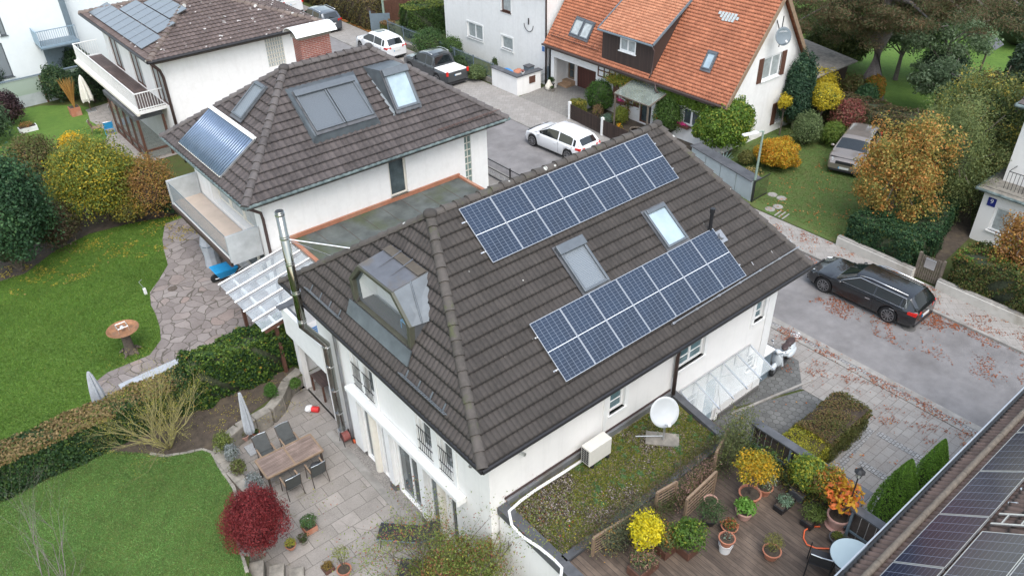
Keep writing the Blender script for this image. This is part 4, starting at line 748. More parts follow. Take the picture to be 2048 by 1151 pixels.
# gravel stones + moss tufts as stuff
P = np.column_stack([rng.uniform(8.5, 14.5, 40000), rng.uniform(8.75, 10.8, 40000), rng.uniform(2.67, 2.69, 40000)])
gcol = pal_pick([((.10, .08, .06), 4), ((.30, .25, .22), 3), ((.48, .42, .40), 2.2), ((.05, .04, .03), 4), ((.14, .14, .02), 3)], len(P))
def fbm(x, y, s=1.): return (np.sin(x*2.1*s+y*1.3*s)+np.sin(y*3.3*s-x*1.7*s+1)+.7*np.sin(x*5.7*s+y*4.1*s+2)+.5*np.sin(x*9.1*s-y*8.3*s))/3.2
g_ = fbm(P[:, 0], P[:, 1], .9)+(P[:, 0]-9.8)*.12; mg_ = g_ > -.12+rng.normal(0, .25, len(P)); gcol[mg_] = pal_pick([((.19, .20, .025), 4), ((.11, .125, .022), 4), ((.27, .20, .15), 1.6), ((.07, .14, .045), 1.2)], int(mg_.sum()))
o = leafmesh('roof_gravel', P, np.tile([0, 0, 1.], (len(P), 1)), .042, [((1, 1, 1), 1)], gr, .9, .5, cols=gcol); o['kind'] = 'stuff'
Q = [];
for k in range(110):
    x, y = random.uniform(9.6, 14.5), random.uniform(8.8, 10.7)
    if fbm(x, y, .9)+(x-9.8)*.12 < .1: continue
    Q.append(shell((x, y, 2.68), (.09, .09, .06), 34, .3, True)[0])
Q = np.vstack(Q); o = leafmesh('sedum_tufts', Q, None, .045, [((.07, .15, .05), 3), ((.11, .20, .08), 2), ((.10, .13, .02), 1)], gr, .6, .4, up=.8); o['kind'] = 'stuff'
# AC unit
ac = thing('air_conditioner', 'white outdoor air conditioner box on the mossy flat roof against the cream wall', 'air conditioner', (11.15, 10.35, 2.67))
p = MB(); p.box(10.86, 11.68, 10.36, 10.7, 2.78, 3.36); p.build('casing', mat('ac_casing', (.62, .60, .55), .5, .04), ac, bevel=.015)
p = MB()
for i in range(3):
    for j in range(7): z = 2.84+j*.07; p.box(10.848, 10.858, 10.41+i*.09, 10.48+i*.09, z, z+.045)
p.build('side_grille', M['plastic'], ac)
for x in (10.98, 11.56): p = MB(); p.box(x-.04, x+.04, 10.34, 10.72, 2.67, 2.78); p.build('foot', M['plastic'], ac)
p = MB(); p.lathe([(.2, 0), (.21, .01), (.2, .02)], (0, 0, 0)); 
# drain pipe running along the wall and over the roof
dp = MB(); pts = [(11.0, 10.72, 2.72), (10.2, 10.72, 2.73), (9.3, 10.74, 2.74), (8.75, 10.72, 2.74)]+[tuple(at(x, y, 2.74)) for x, y in ((1018, 1022), (1024, 1050), (1045, 1072), (1080, 1095), (1108, 1118), (1124, 1135), (1120, 1165), (1108, 1200))]
dp.tube(pts, .042, 8); tag(dp.build('drain_pipe', M['pipe'], None, smooth=True), 'white drain pipe snaking over the mossy gravel roof', 'pipe')
# satellite dish on stand
dn = Vector((-.42, -.80, .42)).normalized(); dc = Vector((12.98, 9.72, 3.95))
def dish(t, c, nrm, R_, m, arm=True):
    u = nrm.cross(Vector((0, 0, 1))).normalized(); v = u.cross(nrm); mb = MB(); K = 28; vs = [c-nrm*.09]; fs = []
    for j in range(1, 6):
        for k in range(K): a = 2*math.pi*k/K; r = R_*j/5; vs.append(c+u*math.cos(a)*r*.94+v*math.sin(a)*r-nrm*.09*(1-(j/5)**2))
    for k in range(K): fs.append((0, 1+k, 1+(k+1) % K))
    for j in range(4):
        for k in range(K): b = 1+j*K; fs.append((b+k, b+K+k, b+K+(k+1) % K, b+(k+1) % K))
    mb.mesh(vs, fs); o = mb.build('reflector', m, t, smooth=True); s = o.modifiers.new('s', 'SOLIDIFY'); s.thickness = .015
    a = MB(); tip = c+nrm*R_*1.05-Vector((0, 0, R_*.75)); a.tube([c-Vector((0, 0, R_*.98))-nrm*.03, tip], .018, 6); a.build('lnb_arm', m, t); a = MB(); a.tube([tip, tip-nrm*.14+Vector((0, 0, .1))], .045, 10); a.build('receiver', M['white'], t)
sd = thing('satellite_dish', 'white satellite dish on a pole standing on the mossy flat roof', 'satellite dish', (13.2, 9.8, 2.67))
dish(sd, dc, dn, .44, M['dish']); p = MB(); p.tube([(13.2, 9.82, 2.67), (13.2, 9.82, 3.3), dc-dn*.15], .028, 8); p.build('mast', M['alu'], sd)
p = MB(); p.bar((12.9, 10.2, 2.69), (13.5, 9.5, 2.69), .5, .05); p.build('base_slab', M['stone'], sd); p = MB(); p.tube([(12.7, 10.4, 2.72), (13.2, 9.82, 2.85)], .018, 6); p.build('brace', M['alu'], sd)
# garage with bitumen roof between the two houses
ga = thing('flat_roof_garage', 'low garage with a grey sheet roof edged in copper between two tiled houses', 'garage', (10.2, 20.5, 0))
p = MB(); p.box(10.3, 18.2, 20.3, 26.35, 0, 2.8); p.build('wall', M['plasterB'], ga)
p = MB(); p.box(10.2, 18.3, 20.2, 26.38, 2.8, 2.93); p.build('roof', M['bitumen'], ga)
p = MB(); p.box(10.14, 18.36, 26.3, 26.385, 2.93, 3.1); p.box(10.1, 10.24, 22.2, 26.3, 2.93, 3.02); p.box(18.26, 18.4, 20.2, 26.3, 2.93, 3.02); p.build('copper_edge', M['copper'], ga)
p = MB()
for k in range(7): p.box(11.2+k, 11.22+k, 20.3, 26.3, 2.931, 2.938)
p.build('roof_seams', M['soffit'], ga)
p = MB(); p.tube([(14.4, 24.0, 2.93), (14.4, 24.0, 3.02)], .16, 12); p.build('roof_drain', M['zinc'], ga)
# glazed pergola roof
pg = thing('glass_pergola', 'lean-to pergola with milky glass panes and white rafters over the flagstone terrace', 'pergola', (7.1, 24.4, 0))
yP = [26.25, 25.5, 24.75, 24.0, 23.25, 22.5]
for i in range(5): p = MB(); p.slab([(7.05, yP[i]-.05, 2.24), (7.05, yP[i+1]+.05, 2.24), (10.1, yP[i+1]+.05, 2.84), (10.1, yP[i]-.05, 2.84)], .012); p.build('glass_pane', M['pgl2'], pg)
for y in yP:
    p = MB(); p.bar((7.0, y, 2.27), (10.12, y, 2.88), .07, .025); q = MB(); q.bar((7.1, y, 2.17), (10.12, y, 2.77), .06, .12); r0 = q.build('rafter', M['bwood'], pg); p.build('cover_strip', M['white'], r0)
p = MB(); p.bar((7.6, 22.5, 2.2), (7.6, 26.25, 2.2), .08, .12); p.build('beam', M['white'], pg)
for y in (25.97, 22.7): p = MB(); p.box(7.52, 7.64, y-.06, y+.06, 0, 2.2); p.build('post', M['bwood'], pg)
# ======================= HOUSE B =======================
B = thing('neighbour_house', 'house behind the flat garage with brown pantile hip roof and a large shuttered roof window', 'house', (9.1, 26.4, 0))
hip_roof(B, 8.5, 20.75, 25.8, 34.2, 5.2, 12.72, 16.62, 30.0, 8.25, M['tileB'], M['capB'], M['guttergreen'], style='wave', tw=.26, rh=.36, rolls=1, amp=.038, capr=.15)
bs = Pl('y', 26.4, -1); bw = Pl('x', 9.3, -1); be = Pl('x', 20.0, 1); bn = Pl('y', 33.6, 1)
wall(B, bs, 9.3, 20.0, 0, 5.1, [(14.85, 15.7, 3.1, 4.95), (18.75, 19.1, 2.4, 5.0)], M['plasterB'])
window(B, bs, 14.85, 15.7, 3.1, 4.95, mull=0, fr=.08, m=M['cream'], gm=M['winglass'])
g = MB(); bs.box(g, 18.75, 19.1, 2.4, 5.0, -.1, -.05); gb = g.build('glass_block_strip', mat('glass_block', (.16, .22, .20), .15, .3, 3, spec=.9), B)
g = MB()
for k in range(9): z = 2.4+2.6*k/8; bs.box(g, 18.75, 19.1, z-.02, z+.02, -.05, -.03)
bs.box(g, 18.9, 18.93, 2.4, 5.0, -.05, -.03); g.build('mortar_joints', M['cream'], gb)
wall(B, be, 26.4, 33.6, 0, 5.1, [], M['plasterB']); wall(B, bn, 9.3, 20.0, 0, 5.1, [], M['plasterB'])
wall(B, bw, 26.4, 33.6, 0, 5.1, [(27.3, 31.9, 2.75, 4.7), (27.2, 32.6, .1, 2.2)], M['plasterB'], .5)
for (a, b) in ((27.35, 29.2), (29.25, 30.6), (30.65, 31.85)): window(B, bw, a, b, 2.8, 4.65, d=-.3, fr=.09, mull=0, m=M['cream'], sill=False, gm=M['curtain'])
for (a, b) in ((27.3, 29.0), (29.1, 30.8), (30.9, 32.5)): window(B, bw, a, b, .1, 2.15, d=-.4, fr=.09, mull=0, m=M['cream'], sill=False, name='terrace_door')
downpipe(B, [(8.6, 26.0, 5.05), (9.2, 26.3, 4.5), (9.25, 26.33, 4.2), (9.25, 26.33, 0)], M['brown'], .06)
# balcony west
p = MB(); p.box(8.0, 9.25, 27.2, 33.4, 2.35, 2.55); bal = p.build('balcony', M['plasterB'], B)
p = MB(); p.box(8.04, 9.25, 27.25, 33.35, 2.551, 2.565); p.build('balcony_floor', mat('balcony_tiles', (.52, .43, .36), .7, .08, 2), bal)
for y in (27.1, 33.35): p = MB(); p.box(7.95, 9.25, y, y+.12, 2.3, 3.55); p.build('side_panel', mat('grey_panel_%d' % y, (.42, .44, .45), .7, .15, 2, stain=(.28, .29, .3)), bal)
p = MB()
for k in range(52): y = 27.25+k*.118; p.tube([(8.0, y, 2.55), (8.0, y+.03, 3.0), (8.0, y, 3.48)], .009, 4)
for z in (2.62, 3.48): p.tube([(8.0, 27.2, z), (8.0, 33.35, z)], .016, 5)
p.build('railing', M['grey'], bal); p = MB(); p.box(7.9, 8.0, 27.1, 33.45, 2.25, 2.42); p.build('balcony_gutter', M['brown'], bal)
# roof windows on B
nB = Vector((0, -3.05, 4.2)).normalized(); fB = lambda x, y: Vector((x, y, 5.2+(y-25.8)*3.05/4.2))
q = MB(); q.hexa([fB(12.08, 27.05), fB(15.15, 27.05), fB(15.35, 29.25), fB(12.25, 29.25)]+[fB(12.2, 27.2)+nB*.28, fB(14.95, 27.2)+nB*.28, fB(15.15, 28.95)+nB*.28, fB(12.4, 28.95)+nB*.28]); q.build('double_skylight_curb', M['lead'], B)
for (a, b) in ((12.33, 13.6), (13.64, 14.9)): roof_window(B, [p_+nB*.26 for p_ in rect(a, b, 27.3, 28.85, fB)], nB, M['shutter'], M['frameg'], hood=.06, h=.12, shutter=True, name='shuttered_skylight', fr=.07)
q = MB(); q.hexa([fB(15.85, 27.2), fB(17.3, 27.2), fB(17.25, 29.3), fB(15.85, 29.3)]+[fB(15.98, 27.3)+nB*.06, fB(17.15, 27.3)+nB*.06, fB(17.15, 28.6)+nB*.75, fB(15.98, 28.6)+nB*.75]); q.build('skylight_box', M['lead'], B)
pA = [fB(16.0, 27.3)+nB*.12, fB(17.13, 27.3)+nB*.12, fB(17.13, 28.55)+nB*.72, fB(16.0, 28.55)+nB*.72]; u_ = (pA[1]-pA[0]); nn = u_.cross(pA[3]-pA[0])
roof_window(B, pA, nn, M['skyglass'], M['frameg'], hood=.1, h=.1, fr=.1)
nBw = Vector((-3.05, 0, 4.22)).normalized(); fBW = lambda x, y: Vector((x, y, 5.2+(x-8.5)*3.05/4.22))
roof_window(B, [fBW(10.55, 30.62)+nBw*.04, fBW(10.55, 29.72)+nBw*.04, fBW(11.85, 29.95)+nBw*.04, fBW(11.85, 30.75)+nBw*.04], nBw, M['shutterl'], M['frameg'], hood=0, h=.12, shutter=True, name='shuttered_skylight')
p = MB()
for k in range(34): x = 17.2+k*.1; q = fB(x, 26.15); p.tube([q, q+nB*.17], .008, 4)
for o in (.05, .17): p.tube([fB(17.2, 26.15)+nB*o, fB(20.5, 26.15)+nB*o], .01, 4)
for k in range(60):
    y = 26.2+k*.12; q = Vector((20.5, y, 5.32)); p.tube([q, q+Vector((.05, 0, .2))], .008, 4)
p.tube([(20.5, 26.2, 5.5), (20.5, 33.4, 5.5)], .01, 4); p.build('snow_guard', M['bwood'], B)
ckb = MB(); ckb.box(13.75, 15.1, 30.4, 31.05, 7.4, 9.05); ck = ckb.build('chimney', M['brickw'], B)
p = MB(); p.box(13.7, 15.15, 30.35, 31.1, 9.05, 9.15); p.build('chimney_capping', M['stone'], ck)
p = MB(); K = 10
for k in range(K):
    a0, a1 = math.pi*(.12+.76*k/K), math.pi*(.12+.76*(k+1)/K); f = lambda a, x: (x, 30.72-.62*math.cos(a), 9.05+.42*math.sin(a)); p.slab([f(a0, 13.5), f(a0, 15.35), f(a1, 15.35), f(a1, 13.5)], .02)
p.build('chimney_cowl', M['white'], ck)
# vacuum tube collector on the west slope
tc = thing('solar_water_collector', 'glass tube solar water collector with white header on the pantile roof', 'solar collector', fBW(8.72, 28.2))
a, b, c, d = [fBW(8.72, 32.45), fBW(8.72, 28.25), fBW(10.3, 28.1), fBW(10.3, 32.3)]; NT_ = 24
p = MB()
for k in range(NT_):
    f_ = (k+.5)/NT_; p.tube([a.lerp(b, f_)+nBw*.13, d.lerp(c, f_)+nBw*.13], .052, 8)
p.build('glass_tubes', M['tubeg'], tc, smooth=True)
p = MB(); p.bar(c+nBw*.14, d+nBw*.14, .16, .15, nBw); p.build('header_pipe', M['white'], tc)
p = MB(); p.bar(a+nBw*.1, b+nBw*.1, .05, .06, nBw); p.build('foot_rail', M['cream'], tc)
for f_ in (0., 1.): p = MB(); p.bar(a.lerp(b, f_)+nBw*.08, d.lerp(c, f_)+nBw*.08, .05, .08, nBw); p.build('side_rail', M['alu'], tc)
p = MB(); p.slab([q+nBw*.03 for q in (b, a, d, c)], .01); p.build('reflector_sheet', mat('reflector', (.42, .47, .52), .3, .08, metal=.3), tc)
# ======================= SOLAR PANELS =======================
_pvc = {}
def pv(label, A_, B_, C_, D_, m, fm, group, nrm_lift=.12, fr=.013):
    """A,B lower edge; C,D upper edge (D above A)"""
    A_, B_, C_, D_ = map(Vector, (A_, B_, C_, D_)); n = (B_-A_).cross(D_-A_).normalized(); t = thing('solar_module', label, 'solar panel', A_, 0, group)
    u, v = (B_-A_).normalized(), (D_-A_).normalized(); W, H = (B_-A_).length, (D_-A_).length
    mb = MB(); Q = lambda a, b, c: A_+u*a+v*b+n*c
    for (a0, a1, b0, b1) in ((0, W, 0, fr), (0, W, H-fr, H), (0, fr, fr, H-fr), (W-fr, W, fr, H-fr)):
        mb.hexa([Q(a0, b0, nrm_lift-.035), Q(a1, b0, nrm_lift-.035), Q(a1, b1, nrm_lift-.035), Q(a0, b1, nrm_lift-.035), Q(a0, b0, nrm_lift+.004), Q(a1, b0, nrm_lift+.004), Q(a1, b1, nrm_lift+.004), Q(a0, b1, nrm_lift+.004)])
    mb.build('frame', fm, t); g = MB(); z = nrm_lift
    g.face([Q(fr, fr, z), Q(W-fr, fr, z), Q(W-fr, H-fr, z), Q(fr, H-fr, z)], [(0, 0), (1, 0), (1, 1), (0, 1)]); g.build('glass', m, t)
    return t
ORD = ['first', 'second', 'third', 'fourth', 'fifth', 'sixth', 'seventh', 'eighth', 'ninth', 'tenth']
for row, (x0, y0, y1) in (('upper', (10.5, 13.87, 15.27)), ('lower', (10.42, 10.95, 12.35))):
    for k in range(7):
        a = x0+k*1.035; pv('%s blue solar panel from the left in the %s row on the cream house roof' % (ORD[k], row), fS(a, y0), fS(a+1.022, y0), fS(a+1.022, y1), fS(a, y1), M['pvA'], M['alu'], 'blue solar panels on the cream house roof')
for (x0, y0, y1) in ((10.5, 13.87, 15.27), (10.42, 10.95, 12.35)):
    for f_ in (.22, .78): y = y0+(y1-y0)*f_; p = MB(); p.bar(fS(x0-.12, y)+nS*.045, fS(x0+7.35, y)+nS*.045, .035, .035, nS); tag(p.build('mounting_rail', M['alu']), 'aluminium rail under the %s part of the %s solar row' % ('lower' if f_ < .5 else 'upper', 'upper' if y0 > 12 else 'lower'), 'mounting rail')

# ======================= HOUSE C (upper left) =======================
Cc = thing('balcony_house', 'white house with long white railed balcony and three rows of grey solar panels', 'house', (11.6, 42.8, 0))
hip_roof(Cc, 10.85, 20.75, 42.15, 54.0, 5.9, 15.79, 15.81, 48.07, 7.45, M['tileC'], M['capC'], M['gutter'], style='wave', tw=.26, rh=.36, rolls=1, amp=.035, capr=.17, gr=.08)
cs = Pl('y', 42.8, -1); cw = Pl('x', 11.6, -1)
def phole(pl, q0, q1): a, z = pl.hit(*q0); b, z2 = pl.hit(*q1); return (min(a, b), max(a, b), min(z, z2), max(z, z2))
gbk = phole(cs, (528, 79), (573, 127)); 
wall(Cc, cs, 11.6, 20.1, 0, 5.8, [gbk], M['plasterB']); wall(Cc, Pl('x', 20.1, 1), 42.8, 53.4, 0, 5.8, [], M['plasterB']); wall(Cc, Pl('y', 53.4, 1), 11.6, 20.1, 0, 5.8, [], M['plasterB'])
g = MB(); cs.box(g, *gbk, -.1, -.04); gb = g.build('glass_block_window', M['curtain'], Cc); g = MB()
for k in range(8): a = gbk[0]+(gbk[1]-gbk[0])*k/7; cs.box(g, a-.025, a+.025, gbk[2], gbk[3], -.04, -.02)
for k in range(8): z = gbk[2]+(gbk[3]-gbk[2])*k/7; cs.box(g, gbk[0], gbk[1], z-.025, z+.025, -.04, -.02)
g.build('mortar_joints', M['cream'], gb)
hc = [(46.9, 48.6, 2.95, 5.1), (43.4, 45.0, 2.95, 5.1), (50.6, 52.4, 2.95, 5.1)]
wall(Cc, cw, 42.8, 53.4, 0, 5.8, hc, M['plaster'])
for h in hc: window(Cc, cw, *h, mull=1, fr=.1, m=M['bwood'], sill=False, name='balcony_door', gm=M['curtain'])
p = MB(); p.box(10.1, 11.6, 43.9, 55.5, 2.75, 2.93); bc = p.build('balcony', M['plasterB'], Cc); p = MB(); p.box(10.15, 11.6, 43.95, 55.4, 2.931, 2.94); p.build('balcony_floor', M['balk'], bc)
p = MB()
for k in range(88): y = 43.95+k*.13; p.tube([(10.15, y, 2.9), (10.15, y, 3.85)], .013, 4)
for k in range(11): x = 10.15+k*.135; p.tube([(x, 43.95, 2.9), (x, 43.95, 3.85)], .013, 4); p.tube([(x, 55.4, 2.9), (x, 55.4, 3.85)], .013, 4)
for z in (3.0, 3.87): p.bar((10.15, 43.93, z), (10.15, 55.4, z), .05, .05); p.bar((10.15, 43.95, z), (11.6, 43.95, z), .05, .05); p.bar((10.15, 55.4, z), (11.6, 55.4, z), .05, .05)
p.build('railing', M['white'], bc)
p = MB(); p.box(9.98, 10.12, 43.8, 55.6, 2.72, 2.86); p.build('balcony_gutter', M['cream'], bc)
downpipe(Cc, [(10.95, 42.2, 5.75), (11.4, 42.65, 5.2), (11.5, 42.7, 4.8), (11.5, 42.7, 0)], M['brown'], .08)
# conservatory under the balcony
cg = MB(); cg.box(9.85, 11.4, 44.3, 49.6, 2.35, 2.62); cr = cg.build('conservatory_roof', M['dgrey'], Cc)
cg = MB()
for y in (44.3, 45.6, 46.9, 48.2, 49.5): cg.box(9.95, 10.07, y-.06, y+.06, 0, 2.35)
cg.box(9.95, 10.07, 44.3, 49.5, .5, .6); cg.box(9.95, 10.07, 44.3, 49.5, 0, .1); cg.box(11.3, 11.42, 44.24, 44.36, 0, 2.35); cg.box(10.0, 11.4, 44.24, 44.36, .5, .6); cg.build('conservatory_frame', M['bwood'], Cc)
cg = MB(); cg.face([(10.0, 44.3, .1), (10.0, 49.5, .1), (10.0, 49.5, 2.35), (10.0, 44.3, 2.35)]); cg.face([(10.0, 44.3, .1), (11.4, 44.3, .1), (11.4, 44.3, 2.35), (10.0, 44.3, 2.35)]); cg.build('conservatory_glass', glass('conservatory_glass', (.25, .3, .28), .35, .05), Cc)
p = MB(); p.box(12.0, 20.0, 39.6, 42.7, 2.2, 2.35); p.box(12.2, 19.8, 39.8, 42.7, 0, 2.2); tag(p.build('low_annexe', M['stone']), 'low mossy flat roofed annexe beside the white balcony house', 'annexe')
nC = Vector((-(7.45-5.9), 0, 4.94)).normalized()
sC = (7.45-5.9)/4.94
def fC(x, y): return Vector((x, y, 5.9+(x-10.85)*sC))
rows = [(11.15, 12.3, 43.8, 53.0, 9), (12.35, 13.4, 44.6, 50.9, 6), (13.45, 14.5, 45.6, 49.8, 4)]
for i, (xa, xb, ya, yb, k) in enumerate(rows):
    for j in range(k):
        y_a = yb-(yb-ya)*j/k; y_b = yb-(yb-ya)*(j+1)/k+.02
        pv('%s grey solar panel from the far end in the %s row on the balcony house' % (ORD[j], ('lowest', 'middle', 'highest')[i]), fC(xa, y_a), fC(xa, y_b), fC(xb, y_b), fC(xb, y_a), M['pvC'], M['dgrey'], 'grey solar panels on the balcony house', .12, .012)

# ======================= APARTMENT HOUSE D =======================
Dh = thing('apartment_building', 'large pale blue white building in the top left corner with a corner balcony', 'building', (-8, 61, 0))
ds = Pl('y', 61, -1); w1 = phole(ds, (-20, 15), (14, 70)); w2 = phole(ds, (-30, 92), (28, 152))
mD = mat('pale_render', (.66, .70, .72), .9, .03, 2)
XD = ds.hit(134, 50)[0]
wall(Dh, ds, -10, XD, 0, 9, [w1, w2], mD)
for w_ in (w1, w2):
    f_ = window(Dh, ds, *w_, mull=0, m=M['frameg'], gm=M['shutterl'], name='shuttered_window')
wall(Dh, Pl('y', 61.6, -1), XD, 26, 0, 9, [], mD); p = MB(); p.box(XD-.06, XD+.3, 60.9, 61.62, 0, 9); p.build('corner_strip', M['grey'], Dh)
bl, bz = ds.hit(86, 62); br, _ = ds.hit(150, 62); zt_ = 2.9
p = MB(); p.box(9.0, 11.4, 59.5, 61, 2.75, 2.95); bD = p.build('balcony', M['grey'], Dh); p = MB(); p.box(8.98, 9.04, 59.5, 61, 2.95, 3.9); p.build('side_screen', mat('blue_grey_panel', (.28, .38, .46), .6, .08), bD); p = MB()
for k in range(19): x = 9.0+2.4*k/18; p.tube([(x, 59.52, 2.9), (x, 59.52, 3.9)], .014, 4)
p.bar((9, 59.52, 3.92), (11.4, 59.52, 3.92), .05, .05); p.bar((9, 59.52, 2.9), (11.4, 59.52, 2.9), .05, .12); p.build('railing', mat('blue_grey_metal', (.22, .30, .37), .5, .08), bD)
p = MB(); p.box(9.3, 11.3, 60.9, 60.96, 0, 2.7); p.build('shade_panel', M['grey'], Dh)
# frosted fence wall
ff = thing('frosted_glass_fence', 'garden wall of frosted glass panels over grey boards in front of the apartment building', 'fence', (6.6, 57.8, 0))
for i, (a, b) in enumerate(((5.2, 8.05), (8.15, 11.0))):
    p = MB(); p.box(a, b, 57.75, 57.8, 0, .75); p.build('board', mat('grey_board_%d' % i, (.36, .39, .40), .8, .15, 2), ff); p = MB(); p.box(a, b, 57.76, 57.79, .75, 1.75); p.build('glass_panel', M['frost'], ff)
for x in (5.15, 8.1, 11.05): p = MB(); p.box(x-.06, x+.06, 57.7, 57.84, 0, 1.8); p.build('post', M['bwood'], ff)
p = MB(); p.bar((5, 57.78, 1.82), (11.6, 57.78, 1.82), .14, .07); p.build('top_rail', M['grey'], ff)

# ======================= WHITE HOUSE (top centre) =======================
Wh = thing('white_house', 'tall plain white house with net curtained windows beside the orange roofed house', 'house', (34, 38.2, 0))
ww = Pl('x', 34, -1); hs_ = [phole(ww, (934, 42), (966, 84)), phole(ww, (1003, 70), (1026, 104)), phole(ww, (1002, -30), (1022, 27)), phole(ww, (933, -40), (960, -5))]
wall(Wh, ww, 38.15, 49.4, 0, 8, hs_, M['plasterB'], .18)
for i, h in enumerate(hs_): window(Wh, ww, *h, mull=1 if i in (0, 3) else 0, fr=.09, gm=M['curtain'], m=M['white'] if i != 2 else M['bwood']); trim(Wh, ww, *h, .1, .03)
wall(Wh, Pl('y', 38.15, -1), 34, 44, 0, 8, [], M['plasterB']); wall(Wh, Pl('y', 49.4, 1), 34, 44, 0, 8, [], M['plasterB'])
tiles('roof_tiles', [(33.4, 49.9, 6.9), (33.4, 37.4, 6.9), (39, 37.4, 10.6), (39, 49.9, 10.6)], M['tileB'], Wh, style='wave', tw=.26, rh=.36, rolls=1)
p = MB(); p.tube([(33.35, 37.35, 6.85), (33.35, 49.9, 6.85)], .08, 8); p.build('gutter', M['gutter'], Wh); p = MB(); p.slab([(33.4, 49.8, 6.8), (33.4, 37.42, 6.8), (39, 37.42, 10.4), (39, 49.8, 10.4)], .05); p.build('eaves', M['soffit'], Wh)
downpipe(Wh, [(33.4, 38.1, 6.8), (33.9, 38.1, 6.2), (33.93, 38.12, 5.8), (33.93, 38.12, 0)], M['brown'], .06)
a_, z_ = ww.hit(1058, 46); p = MB(); p.tube([ww.p(a_+.45*math.cos(t), z_-.1-.45*abs(math.sin(t)), .04) for t in [math.pi*k/10 for k in range(11)]], .02, 5); p.tube([ww.p(a_, z_+.3, .05), ww.p(a_, z_-.1, .05)], .04, 6); p.build('wall_sundial', M['blk'], Wh)
a_, z_ = ww.hit(1087, 98); p = MB(); ww.box(p, a_-.12, a_+.12, z_-.16, z_+.16, .004, .03); p.build('house_number_plate', mat('blue_sign', (.08, .18, .42), .5), Wh)

# ======================= ORANGE ROOF HOUSE =======================
O = thing('orange_roof_house', 'white house with steep orange clay tile roof and dark boarded dormer', 'house', (33.9, 23.75, 0))
SO = 1.32; fO = lambda x, y: Vector((x, y, 3.0+SO*(x-33.45))); nO = Vector((-SO, 0, 1)).normalized(); onO = lambda px, py: onpl(px, py, nO, (33.45, 0, 3))
tiles('roof_tiles', [(33.45, 37.8, 3.0), (33.45, 23.5, 3.0), fO(37.3, 23.5), fO(37.3, 37.8)], M['tileO'], O, style='beaver', tw=.19, rh=.19, rolls=1, step=.02)
tiles('roof_tiles', [(41.15, 23.5, 3.0), (41.15, 37.8, 3.0), (37.3, 37.8, 8.08), (37.3, 23.5, 8.08)], M['tileO'], O, style='beaver', tw=.19, rh=.19, rolls=1, step=.02)
k = MB(); caps(k, (37.3, 23.5, 8.1), (37.3, 37.8, 8.1), .14); k.build('ridge_caps', M['tileO'], O, smooth=True)
ow = Pl('x', 33.9, -1); og = Pl('y', 23.8, -1)
gw_ = [phole(og, (1529, 117), (1557, 150)), phole(og, (1555, 205), (1572, 235))]
mb = MB(); top = lambda x: 3.0+SO*(min(x-33.45, 41.15-x))-.12
holes = [(g[0], g[1], g[2], g[3]) for g in gw_]; xs = sorted({33.9, 37.3, 40.7, *[h[0] for h in holes], *[h[1] for h in holes]})
for i in range(len(xs)-1):
    a, b = xs[i], xs[i+1]; c = (a+b)/2; segs = [0.]; hh = sorted([(h[2], h[3]) for h in holes if h[0] < c < h[1]])
    lo = 0.
    for (z0, z1) in hh: mb.face([og.p(a, lo), og.p(b, lo), og.p(b, z0), og.p(a, z0)]); lo = z1
    mb.face([og.p(a, lo), og.p(b, lo), og.p(b, top(b)), og.p(a, top(a))])
mb.build('wall', M['plasterB'], O)
for h in gw_: window(O, og, *h, mull=1, fr=.1, gm=M['curtain'], d=-.1)
for h in gw_:
    p = MB()
    for sgn in (0, 1):
        a0 = h[0]-.42 if sgn == 0 else h[1]+.02
        og.box(p, a0, a0+.38, h[2]-.03, h[3]+.03, .004, .05)
    p.build('shutters', M['bwood'], O)
p = MB(); p.bar(fO(33.4, 23.45)-Vector((0, 0, .1)), fO(37.3, 23.45)-Vector((0, 0, .1)), .05, .22, nO); p.bar((41.2, 23.45, 2.85), (37.3, 23.45, 7.98), .05, .22); p.build('verge_board', M['twood'], O)
p = MB(); p.slab([(33.5, 37.7, 2.9), (33.5, 23.6, 2.9), (37.3, 23.6, 7.9), (37.3, 37.7, 7.9)], .05); p.box(33.5, 33.95, 23.6, 37.75, 2.72, 2.86); p.build('eaves', M['soffit'], O)
p = MB(); p.tube([(33.36, 23.45, 2.93), (33.36, 37.85, 2.93)], .07, 8); p.build('gutter', M['brown'], O)
# west wall
wo = [phole(ow, (1240, 168), (1266, 200)), phole(ow, (1366, 212), (1398, 250))]
wo = [(a, b, .95, 1.95) for a, b, _, _ in wo]
wall(O, ow, 23.8, 33.35, 0, 2.75, wo+[(28.9, 29.8, .1, 2.0)], M['plasterB'])
for h in wo: window(O, ow, *h, mull=1, fr=.1, gm=M['winglass'], sillm=M['bwood'])
window(O, ow, 28.9, 29.8, .1, 2.0, mull=0, fr=.1, m=M['bwood'], name='front_door', sill=False)
p = MB()
for (a0, a1) in ((wo[0][1]+.04, wo[0][1]+.5), (wo[0][0]-.5, wo[0][0]-.04)): ow.box(p, a0, a1, .92, 1.98, .004, .05)
p.build('shutters', M['bwood'], O)
p = MB()
for a in (31.9, 32.35, 32.8, 33.3): ow.box(p, a-.04, a+.04, 1.95, 2.75, .003, .03)
ow.box(p, 31.9, 33.3, 2.3, 2.37, .004, .032); ow.box(p, 31.9, 33.3, 1.93, 2.0, .004, .032); p.build('timber_framing', M['bwood'], O)
wall(O, ow, 33.35, 37.75, 0, 2.75, [(33.5, 37.3, .0, 2.12)], M['plasterB'], .25, name='porch_wall')
rp = Pl('x', 35.3, -1); wall(O, rp, 33.4, 37.7, 0, 2.75, [(33.9, 36.6, 0, 2.05), (36.85, 37.5, .35, 2.2)], M['plasterB'], .1, name='porch_back_wall')
p = MB(); rp.box(p, 33.9, 36.6, .02, 2.05, -.1, -.05); p.build('garage_door', M['garage'], O)
